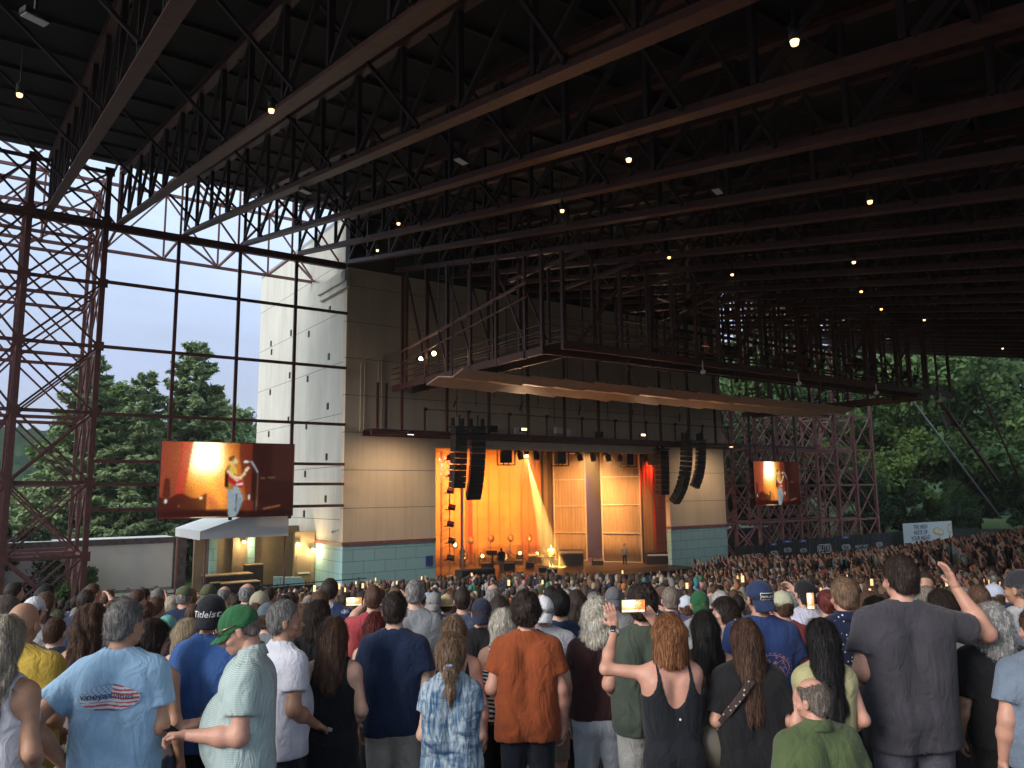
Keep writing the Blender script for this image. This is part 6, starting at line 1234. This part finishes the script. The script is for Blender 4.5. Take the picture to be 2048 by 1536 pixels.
# ---- held things, prints and accessories ----
M_wht = mat('white_print', (.75, .75, .75), .8); M_navyp = mat('navy_print', (.02, .04, .10), .8)
def vc_mat(name, e=0):
    m = bpy.data.materials.new(name); m.use_nodes = True; t = m.node_tree; b = t.nodes['Principled BSDF']; b.inputs['Roughness'].default_value = .85; a = t.nodes.new('ShaderNodeVertexColor'); a.layer_name = 'c'; t.links.new(a.outputs['Color'], b.inputs['Base Color'])
    if e: t.links.new(a.outputs['Color'], b.inputs['Emission Color']); b.inputs['Emission Strength'].default_value = e; b.inputs['Base Color'].default_value = (0, 0, 0, 1)
    return m
M_vc = vc_mat('printed_ink')
# oval flag print with lettering
A, B, nx, ny = .150, .062, 72, 34; vs = []; cols = []; fs = []; rngp = np.random.default_rng(5)
for j in range(ny+1):
    for i in range(nx+1):
        u, v = -1+2*i/nx, -1+2*j/ny; xx = u*math.sqrt(max(0, 1-v*v/2)); zz = v*math.sqrt(max(0, 1-u*u/2)); x, z = xx*A, zz*B; vs.append((x, z)); rr = xx*xx+zz*zz
        red, wht, blu = (.42, .07, .08), (.52, .56, .62), (.16, .28, .46)
        if rr > .93: c = (.45, .52, .6) if rr < .985 else (.06, .09, .16)
        elif xx < .05 and zz > -.12: c = blu if ((i//3+j//3) % 2) else (.42, .52, .64)
        else: c = red if int((zz+1)*6.5+.25*math.sin(xx*3)) % 2 == 0 else wht
        if abs(zz+.22-.03*xx) < .10*(1-abs(xx)**3) and abs(xx) < .93: c = wht
        f_ = .8+.3*rngp.random(); cols.append(tuple(q*f_ for q in c))
k = nx+1; fs = [(j*k+i, j*k+i+1, (j+1)*k+i+1, (j+1)*k+i) for j in range(ny) for i in range(nx)]
P1 = Pp['surf']; wrap_print(P1, P1['shirt'], 'oval_print', vs, fs, M_vc, .005, 1.325, .006, np.array(cols)); text_print(P1, P1['shirt'], 'vineyard vines', .044, .0, 1.335, M_navyp, .018, spacing=1.0)
cp = [c for c in Pp['cap']['root'].children if c.name.startswith('cap')][0]
text_print(Pp['cap'], cp, 'Titleist', .050, .005, 1.676, M_wht, .008, shear=.25, spacing=1.05)
cp = [c for c in Pp['papa']['root'].children if c.name.startswith('cap')][0]
n_ = 12; vs = [((-.043+.086*i/n_)-(.0), -.022+.044*j/6) for j in range(7) for i in range(n_+1)]; fs = [(j*13+i, j*13+i+1, (j+1)*13+i+1, (j+1)*13+i) for j in range(6) for i in range(n_)]
wrap_print(Pp['papa'], cp, 'cap_patch', vs, fs, M_wht, .026, 1.685, .004); vs2 = [(x*.93, z*.86) for x, z in vs]; wrap_print(Pp['papa'], cp, 'cap_patch', vs2, fs, M_black, .026, 1.685, .0055)
text_print(Pp['papa'], cp, 'PAPA', .019, .010, 1.682, M_wht, .009); text_print(Pp['papa'], cp, 'JOE', .019, .053, 1.682, M_wht, .009)
# pink line drawing on the royal blue tee
M_pink = mat('pink_print', (.36, .16, .22), .85); R9 = np.random.default_rng(9); vs = []; fs = []
def pl2(p, q, w=.0022):
    p = np.array(p); q = np.array(q); L_ = np.linalg.norm(q-p)+1e-6; m = max(1, int(L_/.012)); n = np.array([-(q-p)[1], (q-p)[0]])/L_*w
    for i in range(m):
        a, b = p+(q-p)*i/m, p+(q-p)*(i+1)/m; k = len(vs); vs.extend([tuple(a+n), tuple(a-n), tuple(b-n), tuple(b+n)]); fs.append((k, k+1, k+2, k+3))
for rr in (1.0, .86):
    for i in range(44):
        if rr == 1.0 and i % 2: continue
        a, b = i/44*6.2832, (i+1)/44*6.2832; pl2((.105*rr*math.cos(a), .085*rr*math.sin(a)), (.105*rr*math.cos(b), .085*rr*math.sin(b)))
for (a, b) in [((-.08, -.03), (.05, .045)), ((-.06, -.05), (.07, .0)), ((.05, .045), (.075, -.02)), ((-.09, -.01), (-.02, .03)), ((.02, -.13), (.0, -.075)), ((.035, -.125), (.03, -.08))]: pl2(a, b)
for q in range(26):
    x, z = R9.uniform(-.07, .07), R9.uniform(-.055, .06); a = R9.uniform(0, 6.28); pl2((x, z), (x+.016*math.cos(a), z+.012*math.sin(a))); pl2((x+.016*math.cos(a), z+.012*math.sin(a)), (x+.02*math.cos(a+1), z+.018*math.sin(a+1)))
wrap_print(Pp['papa'], Pp['papa']['shirt'], 'line_print', vs, fs, M_pink, .045, 1.23, .006)
# emblem on the black racerback and the dot on the low back top
wrap_print(Pp['blk'], Pp['blk']['shirt'], 'emblem', [(-.022, -.01), (.02, -.014), (.026, .008), (.0, .016), (-.02, .01)], [(0, 1, 2, 3, 4)], mat('pale_print', (.35, .35, .36), .8), .01, 1.06, .006)
wrap_print(Pp['film'], Pp['film']['shirt'], 'emblem', [(.008*math.cos(i*.785), .008*math.sin(i*.785)) for i in range(8)], [tuple(range(8))], M_wht, .02, 1.17, .006)
# scrunchie
f = Pp['tie']; o = f['hobj'](MB().tube([(.03*math.cos(a), -.105+.012*math.sin(a*3), .04+.022*math.sin(a)) for a in np.linspace(0, 6.4, 15)], .013, 8), 'scrunchie', CM((.25, .36, .55)), f['root'])
# necklace
f = Pp['film']; MB().tube([tuple(np.array((.088*math.sin(a), -.075*math.cos(a)-.025, 1.498+.012*abs(math.sin(a))))*f['sc']) for a in np.linspace(-1.3, 1.3, 15)], .0022, 5).build('necklace', mat('silver_chain', (.8, .75, .7), .25, metal=1), f['root'])
def to_world(f, p): 
    r = f['root']; a = r.rotation_euler.z; x, y, z = [q*f['sc'] for q in p]; c, s = math.cos(a), math.sin(a); return (r.location.x+x*c-y*s, r.location.y+x*s+y*c, r.location.z+z)
def phone(pos, az, pitch, label, lit=None, wide=False, gain=2.2, sz=1., parent_view=True):
    r = empty('phone', pos, -math.radians(az), label, 'phone'); r.rotation_euler = (math.radians(pitch), 0, -math.radians(az)); w, h = (.152, .074) if wide else (.074, .152); w *= sz; h *= sz
    MB().box((-w/2, 0, -h/2), (w/2, .009, h/2)).build('case', M_black, r, bevel=.003)
    if lit is not None:
        n1, n2 = 28, 18; vs = [(-w/2*.88+w*.88*i/n1, -.0012, -h/2*.92+h*.92*j/n2) for j in range(n2+1) for i in range(n1+1)]; k = n1+1; me = bpy.data.meshes.new('display'); me.from_pydata(vs, [], [(j*k+i, j*k+i+1, (j+1)*k+i+1, (j+1)*k+i) for j in range(n2) for i in range(n1)])
        cc = []; R = np.random.default_rng(4)
        for j in range(n2+1):
            for i in range(n1+1):
                u, v = i/n1, j/n2; g_ = math.exp(-((u-.35)**2*8+(v-.75)**2*7)); c = np.array([1.0, .30+.9*g_, .05+.7*g_])*(.65+.6*g_)
                if v < .22: c = np.array([.75, .55, .4])*(.6+.8*R.random())
                if u > .55 and R.random() < .45: c = c*.35
                cc.append((*c, 1))
        ca = me.color_attributes.new('c', 'FLOAT_COLOR', 'POINT'); ca.data.foreach_set('color', np.array(cc, np.float32).ravel()); link('display', me, M_disp, r)
    return r
M_disp = vc_mat('phone_display', .75); M_pglow = mat('lit_phone', (1, .75, .4), .5, emit=(1, .50, .15), estr=.42)
f = Pp['film']; hl, hr_ = f['AJ'][0][2]+np.array([.0, .0, .09]), f['AJ'][1][2]
pw = np.array(to_world(f, (hl[0]+.135, hl[1]+.02, hl[2]+.05))); phone(tuple(pw), 30, 4, 'phone with a bright orange picture, held sideways by the auburn-haired woman', 1, True, sz=1.1)
def watch(f, i, t=.9, m=M_wband):
    J, El, Wr = f['AJ'][i]; p = El+(Wr-El)*t; d = (Wr-El)/np.linalg.norm(Wr-El); r = empty('wrist_watch', to_world(f, p), f['root'].rotation_euler.z, 'smart watch with '+('pale' if i == 0 else 'dark')+' band on '+('the auburn-haired' if f is Pp['film'] else 'the green-capped')+' person wrist', 'watch')
    n = np.cross(d, (0, 0, 1.) if abs(d[2]) < .9 else (1., 0, 0)); n /= np.linalg.norm(n); b = np.cross(d, n); MB().tube([tuple(-d*.011), tuple(d*.011)], .037*f['sc'], 16).build('band', m, r, True)
    c = -b*.036 if (-b)@np.array([0, -1, .3]) > b@np.array([0, -1, .3]) else b*.036; MB().bar(tuple(c-d*.02), tuple(c+d*.02), .034, .014, tuple(c)).build('watch_face', M_screen_off, r, bevel=.004)
watch(Pp['film'], 0); watch(Pp['green'], 1, m=M_black)
f = Pp['green']; w_ = (f['AJ'][0][2]+f['AJ'][1][2])/2; phone(to_world(f, (w_[0], w_[1]+.13, w_[2]+.02)), -42, -62, 'phone held low by the man in the green cap')
b = MB(); b.ell((-.036, .118, .150), (.028, .006, .018), 12, 7).ell((.036, .118, .150), (.028, .006, .018), 12, 7).tube([(-.066, .11, .152), (-.094, .0, .150)], .004, 5).tube([(.066, .11, .152), (.094, .0, .150)], .004, 5); f['hobj'](b, 'sunglasses', mat('mirror_lens', (.5, .25, .15), .15, metal=.8), f['root'])
f = Pp['seat']
p_ = ray(708, 1203)*6.8; phone((p_[0], p_[1], p_[2]+CZ), 30, 0, 'phone with an orange picture raised by the man in red', 1, True)
p_ = ray(1621, 1202)*6.9; phone((p_[0], p_[1], p_[2]+CZ), 30, 0, 'upright phone filming in front of the man in white and black cap', 1, False)
# bag strap and handbag of the long-haired woman
f = Pp['strap']; bg_ = empty('handbag', to_world(f, (-.24, .0, .98)), f['root'].rotation_euler.z, 'taupe handbag hanging at the hip of the long-haired woman in black', 'bag')
MB().ell((0, 0, 0), (.10, .065, .13), 16, 10).build('pouch', mat('taupe_leather', (.14, .115, .085), .5, var=.2), bg_, True)
pts = [(-.0, -.05, .12), (.05, -.13, .22), (.13, -.165, .33), (.20, -.16, .42)]; MB().bar(pts[0], pts[1], .035, .006, (0, -1, 0)).bar(pts[1], pts[2], .04, .006, (0, -1, 0)).bar(pts[2], pts[3], .04, .006, (0, -1, 0)).build('strap', cloth_mat('strap_weave', (.07, .045, .04), 'dots', (.55, .5, .45)), bg_)
# seat rows whose dark backs show between the people
def seat(x, y, az, label):
    z = float(gz(x, y)); r = empty('stadium_seat', (x, y, z), -math.radians(az), label, 'seat', 'dark folding seats in the front rows')
    MB().box((-.23, -.05, .42), (.23, -.01, .82)).build('backrest', M_seat, r, bevel=.02); MB().box((-.22, .0, .40), (.22, .10, .80)).build('folded_seat', M_seat, r, bevel=.03)
    for s in (-.26, .26): MB().bar((s, .05, 0), (s, .05, .62), .04).bar((s, -.05, .62), (s, .22, .62), .05, .03).build('arm_rest', M_black, r)
    return r
M_seat = mat('dark_blue_plastic', (.012, .016, .03), .35)
s0 = None; c38, s38 = math.cos(math.radians(38)), math.sin(math.radians(38))
for j, dd in enumerate((2.75, 3.65)):
    for i in range(-6, 9):
        u = i*.56+.2*j; x, y = dd*s38+u*c38, dd*c38-u*s38; g_ = float(gz(x, y))
        if s0 is None: s0 = seat(x, y, 38, 'empty dark blue folding seat in the rows at the bottom of the photo'); r = s0
        else: r = copy_tree(s0)
        r.location = (x, y, g_)
# ---------------- the middle of the crowd: separate people built from a few figures ----------------
TOPS = {'black': BLK, 'white': (.42, .42, .42), 'grey': (.18, .18, .19), 'navy': (.02, .03, .07), 'light blue': (.25, .36, .50), 'red': (.33, .04, .045), 'olive': (.09, .10, .05), 'pink': (.45, .22, .24), 'brown': (.10, .06, .045), 'teal': (.04, .20, .20), 'cream': (.45, .40, .30), 'orange': (.42, .14, .04), 'green': (.05, .17, .07)}
TW = [34, 9, 16, 16, 5, 4, 5, 3, 11, 3, 3, 1, 2]
MIDG = 'concertgoers standing in the middle rows'
HC = {'dark': 'dark', 'brown': 'brown', 'light': 'light brown', 'blond': 'blond', 'grey': 'grey', 'black': 'black', 'silver': 'silver', 'ash': 'ash blond'}
HW = [34, 34, 9, 4, 6, 14, 1, 2]
specs = [dict(hair=('short', 'brown')), dict(hair=('crop', 'brown'), w=1.08, belly=.4, skin='pink'), dict(hair=('curly', 'brown'), arms=('rest', 'rest')), dict(hair=('long', 'brown'), fem=True), dict(hair=('bob', 'brown'), fem=True), dict(hair=('short', 'brown'), cap=((.1, .1, .1), 'back')),
         dict(hair=('pony', 'brown'), fem=True), dict(hair=('fringe', 'grey'), w=1.05, belly=.4, skin='pink'), dict(hair=('short', 'brown'), arms=('rest', 'high')), dict(hair=('longwavy', 'brown'), fem=True, arms=('high', 'rest')), dict(hair=('short', 'brown'), cap=((.1, .1, .1), 'front'))]
word = ['short', 'cropped', 'curly', 'long', 'bobbed', 'capped', 'tied', 'balding', 'short', 'wavy', 'capped']
used = [None]*len(specs)
def zone(px, py): return ('at the left below the lattice tower' if px < 330 else 'below the white tent' if px < 600 else 'before the teal wall left of stage' if px < 870 else 'below the left half of the stage' if px < 1090 else 'below the right half of the stage' if px < 1340 else 'below the cream pier right of stage' if px < 1460 else 'below the far screen' if px < 1650 else 'below the white banner at right' if px < 1880 else 'near the right edge')
RC = np.random.default_rng(77); front = [(o.location.x, o.location.y) for o in COL.objects if o.get('category') == 'person' and o.parent is None]
cand = []
sy, sx = 45., 37.2; d = 56.
while d > 9:
    n = int(d*math.pi*1.35/.60)
    for k in range(n):
        th = -math.pi*1.12+k*.60/d+RC.uniform(-.12, .12)/d; dd = d+RC.uniform(-.12, .12); x, y = sx+dd*math.cos(th), sy+dd*math.sin(th)
        if y > 41.0 and x < 20 or y > 42.6 or x < -2 or (19 < x < 55.6 and y > 40.8): continue
        if RC.random() < .05: continue
        q = proj((x, y, float(gz(x, y))+1.72))
        if q[2] < 7.6 or q[0] < -60 or q[0] > 2110 or q[1] < 0: continue
        if min(math.hypot(x-a, y-b) for a, b in front) < .46: continue
        if x > 88+max(0, (44-y))*.15 or (x > 52.5 and y > 36.2+(x-55)*.14): continue
        cand.append((q[2], x, y, q[0], q[1]))
    d -= .88
cand.sort(); NM = 236; mid, far = cand[:NM], cand[NM:]
def setm(o, m):
    for s_ in o.material_slots: s_.link = 'OBJECT'; s_.material = m
tn_ = list(TOPS); hn_ = list(HC)
for (dp, x, y, px, py) in mid:
    i = int(RC.choice(len(specs), p=np.array([20, 12, 9, 13, 11, 7, 9, 6, 2, 2, 3])/94.)); Hh = RC.uniform(1.60, 1.84)-(.07 if specs[i].get('fem') else 0)
    tcol = tn_[int(RC.choice(len(tn_), p=np.array(TW)/sum(TW)))]; hcol = hn_[int(RC.choice(len(hn_), p=np.array(HW)/sum(HW)))]
    who = 'woman' if specs[i].get('fem') else 'man'
    az = math.degrees(math.atan2(sx-x, sy+3-y))+RC.uniform(-10, 10); z = float(gz(x, y))
    if word[i] == 'balding': hcol = 'grey'
    ccn = tn_[int(RC.integers(0, 9))]
    lb_ = ('%s in %s cap and %s top %s' % (who, ccn, tcol, zone(px, py))) if word[i] == 'capped' else '%s, %s %s hair, %s top, %s' % (who, word[i], HC[hcol], tcol, zone(px, py))
    if used[i] is None:
        kw = dict(specs[i]); kw['head'] = (RC.uniform(-12, 12), 0, 0)
        used[i] = make_person('person', (x, y, z), az, 1.72, lb_, group=MIDG, top=('tee', (.2, .2, .2)), res=.028, hres=.020, amp=.004, hands=True, seed=300+i, **kw)['root']; r = used[i]; first = True
    else: r = copy_tree(used[i]); r['label'] = lb_
    r.location = (x, y, z); r.rotation_euler = (0, 0, -math.radians(az)); s_ = Hh/1.72; r.scale = (s_*RC.uniform(.95, 1.1), s_, s_)
    sk = ['fair', 'pink', 'tan', 'brown'][int(RC.choice(4, p=[.4, .3, .24, .06]))]
    for ch in r.children:
        nm = ch.name.split('.')[0]
        if nm == 'shirt': setm(ch, CM(TOPS[tcol]))
        elif nm == 'hair': setm(ch, HAIR[hcol])
        elif nm == 'body': setm(ch, SKIN[sk])
        elif nm == 'cap':
            setm(ch, CM(TOPS[ccn]))
            for c2 in ch.children: setm(c2, CM(TOPS[ccn]))
# raised lit phones in the middle rows
lit = None; k = 0; NPH = 34
for (dp, x, y, px, py) in mid[120:]+far[:900:2]:
    if RC.random() > (.10 if dp < 20 else .11) or k >= NPH or px < 560: continue
    z = float(gz(x, y))+RC.uniform(1.78, 1.98); a = math.atan2(sx-x, sy-y)
    if lit is None:
        lit = empty('phone', (0, 0, 0), 0, 'small glowing phone held up over the crowd', 'phone', 'glowing phones raised over the crowd'); MB().box((-.037, 0, -.075), (.037, .009, .075)).build('case', M_black, lit); MB().box((-.034, -.003, -.072), (.034, -.0005, .072)).build('display', M_pglow, lit); r = lit
    else: r = copy_tree(lit)
    zn = zone(px, py); r['label'] = 'small glowing phone held up over the crowd '+zn
    r.scale = (.8,)*3; r.location = (x+.25*math.cos(a)+.3*math.sin(a), y-.25*math.sin(a)+.3*math.cos(a), z); r.rotation_euler = (0, 0, -a+RC.uniform(-.3, .3)); k += 1
# ---------------- the rest of the crowd: too many to count, one object ----------------
def tri(b):
    f = []
    for q in b.f:
        for i in range(1, len(q)-1): f.append((q[0], q[i], q[i+1]))
    return np.array(b.v), np.array(f)
def far_figure(kind):
    P_ = []
    P_.append((tri(MB().ell((0, .01, 1.63), (.075, .09, .115), 8, 6)), 0))
    hb = MB().ell((0, -.022, 1.655), (.088, .095, .115), 8, 6)
    if kind in (1, 3): hb.tube([(0, -.05, 1.66), (0, -.09, 1.52), (0, -.10, 1.40)], [.09, .085, .05], 7)
    P_.append((tri(hb), 1)); P_.append((tri(MB().tube([(0, 0, 1.42), (0, 0, 1.56)], .055, 6)), 0))
    w = .9 if kind in (1, 3) else 1.05; b = MB(); rings = [(.95, .16, .11), (1.15, .165, .12), (1.35, .20, .12), (1.43, .19, .10), (1.49, .09, .07)]; n = 9; vs = []
    for z, rx, ry in rings: vs += [(rx*w*math.cos(k*6.2832/n), ry*math.sin(k*6.2832/n), z) for k in range(n)]
    b.add(vs, [(i*n+k, i*n+(k+1) % n, (i+1)*n+(k+1) % n, (i+1)*n+k) for i in range(4) for k in range(n)]+[tuple(4*n+k for k in range(n))]); P_.append((tri(b), 2))
    P_.append((tri(MB().tube([(s*.0, 0, 0) if False else (s*.09, 0, .0) for s in (1,)]+[(.10, 0, .95)], .11, 6).tube([(-.09, 0, 0), (-.10, 0, .95)], .11, 6)), 3))
    P_.append((tri(MB().tube([(-.21*w, 0, 1.40), (-.25*w, -.02, 1.12)], [.06, .055], 5)), 2))
    if kind == 2: P_.append((tri(MB().tube([(.20*w, 0, 1.40), (.26*w, .15, 1.42), (.14, .28, 1.78)], [.055, .045, .03], 5).box((.10, .27, 1.76), (.17, .30, 1.90))), 0))
    else: P_.append((tri(MB().tube([(.21*w, 0, 1.40), (.25*w, -.02, 1.12)], [.06, .055], 5)), 2))
    V, Fc, I, n0 = [], [], [], 0
    for (v, f), c in P_: V.append(v); Fc.append(f+n0); I.append(np.full(len(v), c)); n0 += len(v)
    return np.concatenate(V), np.concatenate(Fc), np.concatenate(I)
FT = [far_figure(k) for k in range(4)]; Vs, Fs, Cs, n0 = [], [], [], 0
skc = np.array([(.42, .24, .17), (.36, .19, .13), (.46, .27, .2), (.2, .1, .07)]); hrc = np.array([(.03, .02, .015), (.08, .042, .028), (.16, .10, .065), (.012, .01, .01), (.34, .26, .17), (.2, .19, .18), (.45, .42, .38)]); tpc = np.array(list(TOPS.values()))
for (dp, x, y, px, py) in far:
    k = int(RC.choice(4, p=[.45, .28, .03, .24])); v, f, I = FT[k]; a = -math.atan2(sx-x, sy+2-y)+RC.uniform(-.5, .5); c, s_ = math.cos(a), math.sin(a); sc = RC.uniform(.9, 1.06)
    q = np.stack([(v[:, 0]*c-v[:, 1]*s_)*sc+x, (v[:, 0]*s_+v[:, 1]*c)*sc+y, v[:, 2]*sc+float(gz(x, y))], -1)
    pal = np.stack([skc[RC.choice(4, p=[.4, .3, .24, .06])], hrc[RC.choice(7, p=[.32, .34, .12, .12, .03, .05, .02])] if RC.random() > .12 else tpc[RC.integers(0, 13)], tpc[RC.choice(13, p=np.array(TW)/sum(TW))]*.75, np.array([(.03, .03, .04), (.25, .22, .17), (.08, .1, .14)])[RC.integers(0, 3)]])
    Vs.append(q); Fs.append(f+n0); Cs.append(pal[I]); n0 += len(v)
me = npmesh('distant_crowd', np.concatenate(Vs), np.concatenate(Fs), True); ca = me.color_attributes.new('c', 'FLOAT_COLOR', 'POINT'); cc = np.concatenate(Cs); ca.data.foreach_set('color', np.concatenate([cc, np.ones((len(cc), 1))], 1).astype(np.float32).ravel())
tag(link('distant_crowd', me, vc_mat('crowd_colours')), kind='stuff')
# ---------------- performers and crew on stage ----------------
def sp(px, py, label, az, **k):
    x, y = on_stage(px, py); return make_person('person', (x, y, SF), az, k.pop('H', 1.8), label, res=.022, hres=.014, **k)
g1 = sp(1103, 1136, 'guitarist in yellow top and pale jeans standing in the yellow beam', 205, seed=900, skin='tan', hair=('short', 'brown'), top=('tee', (.55, .45, .16)), bottom=('pants', (.35, .45, .50)), arms=(((.06, .02, -.26), (-.12, .24, -.30)), ((.10, .06, -.24), (.16, .30, -.10))))
a = g1['root'].rotation_euler.z; gt = empty('electric_guitar', to_world(g1, (-.05, .22, 1.08)), a, 'red electric guitar held by the man in the yellow beam', 'guitar')
MB().ell((-.10, 0, -.03), (.17, .03, .14), 14, 8).ell((.06, 0, .0), (.13, .028, .11), 14, 8).build('guitar_body', mat('red_lacquer', (.45, .02, .02), .2), gt, True); MB().bar((.1, 0, .03), (.62, .02, .27), .05, .02).build('neck', M_cab, gt); MB().bar((.6, .02, .26), (.76, .02, .33), .08, .02).build('headstock', M_cab, gt)
x, y = on_stage(1116, 1137); ms = empty('microphone_stand', (x, y, SF), 0, 'microphone stand in front of the guitarist', 'stand'); MB().tube([(0, 0, 0), (0, 0, 1.35), (-.25, 0, 1.62)], .015, 6).tube([(0, 0, 0), (0, 0, .03)], .14, 12).build('stand', M_black, ms); MB().tube([(-.25, 0, 1.62), (-.33, 0, 1.63)], .03, 8).build('microphone', M_alu, ms)
sp(1250, 1131, 'woman in grey top and black trousers standing before the right scrim', 215, seed=901, fem=True, skin='fair', hair=('long', 'brown'), top=('tee', (.22, .26, .28)), bottom=('pants', BLK), arms=(((.06, .05, -.22), (-.10, .20, .02)), 'cross'), H=1.74)
sp(1003, 1146, 'heavy crew man in black seen from behind on the stage front', 10, seed=902, w=1.25, belly=.6, skin='fair', hair=('short', 'dark'), top=('tee', BLK), bottom=('shorts', (.3, .27, .22)), arms=('out', 'rest'), H=1.84)
sp(1018, 1122, 'drummer in a pale tee sitting behind the drum kit', 205, seed=903, skin='fair', hair=('short', 'dark'), top=('tee', (.4, .38, .35)), seated=True, arms=('fwd', 'fwd'), H=1.6)
x, y = on_stage(985, 1142); vc = empty('video_camera', (x, y, SF), .2, 'black video camera on a tall pedestal left of the crew man', 'camera'); MB().tube([(0, 0, 0), (0, 0, 1.2)], .07, 8).build('pedestal', M_black, vc); MB().box((-.25, -.3, 1.2), (.2, .35, 1.55)).tube([(0, .35, 1.38), (0, .6, 1.38)], .12, 12).build('camera_body', M_black, vc, bevel=.02)
for k, (px, py) in enumerate([(935, 1137), (950, 1139), (962, 1136)]):
    x, y = on_stage(px, py); gs = empty('guitar_on_stand', (x, y, SF), k*.7, ['guitar on a stand at the left of the stage', 'second guitar on a stand beside the first, nearer the centre', 'third guitar on a stand by the flight case'][k], 'guitar')
    MB().ell((0, 0, .45), (.2, .05, .25), 12, 8).build('guitar_body', M_cab, gs, True); MB().bar((0, 0, .6), (0, .05, 1.25), .05, .03).build('neck', M_black, gs); MB().tube([(-.2, -.1, 0), (0, 0, .3), (.2, -.1, 0)], .015, 5).build('stand', M_black, gs)
sp(925, 1137, 'crew person in black at the left end of the stage', 60, seed=905, skin='fair', hair=('short', 'dark'), top=('tee', BLK), bottom=('pants', BLK), H=1.75)
# ---------------- evening air ----------------
hz2 = MB().box((-660, -660, -2.2), (660, 660, 62)).build('haze'); tag(hz2, kind='stuff')
ma = bpy.data.materials.new('evening_air'); ma.use_nodes = True; t = ma.node_tree; t.nodes.remove(t.nodes['Principled BSDF'])
pv = t.nodes.new('ShaderNodeVolumePrincipled'); pv.inputs['Density'].default_value = .0003; pv.inputs['Color'].default_value = (.88, .93, 1, 1)
t.links.new(pv.outputs[0], t.nodes['Material Output'].inputs['Volume']); hz2.data.materials.append(ma)
print('objects', len(bpy.data.objects))
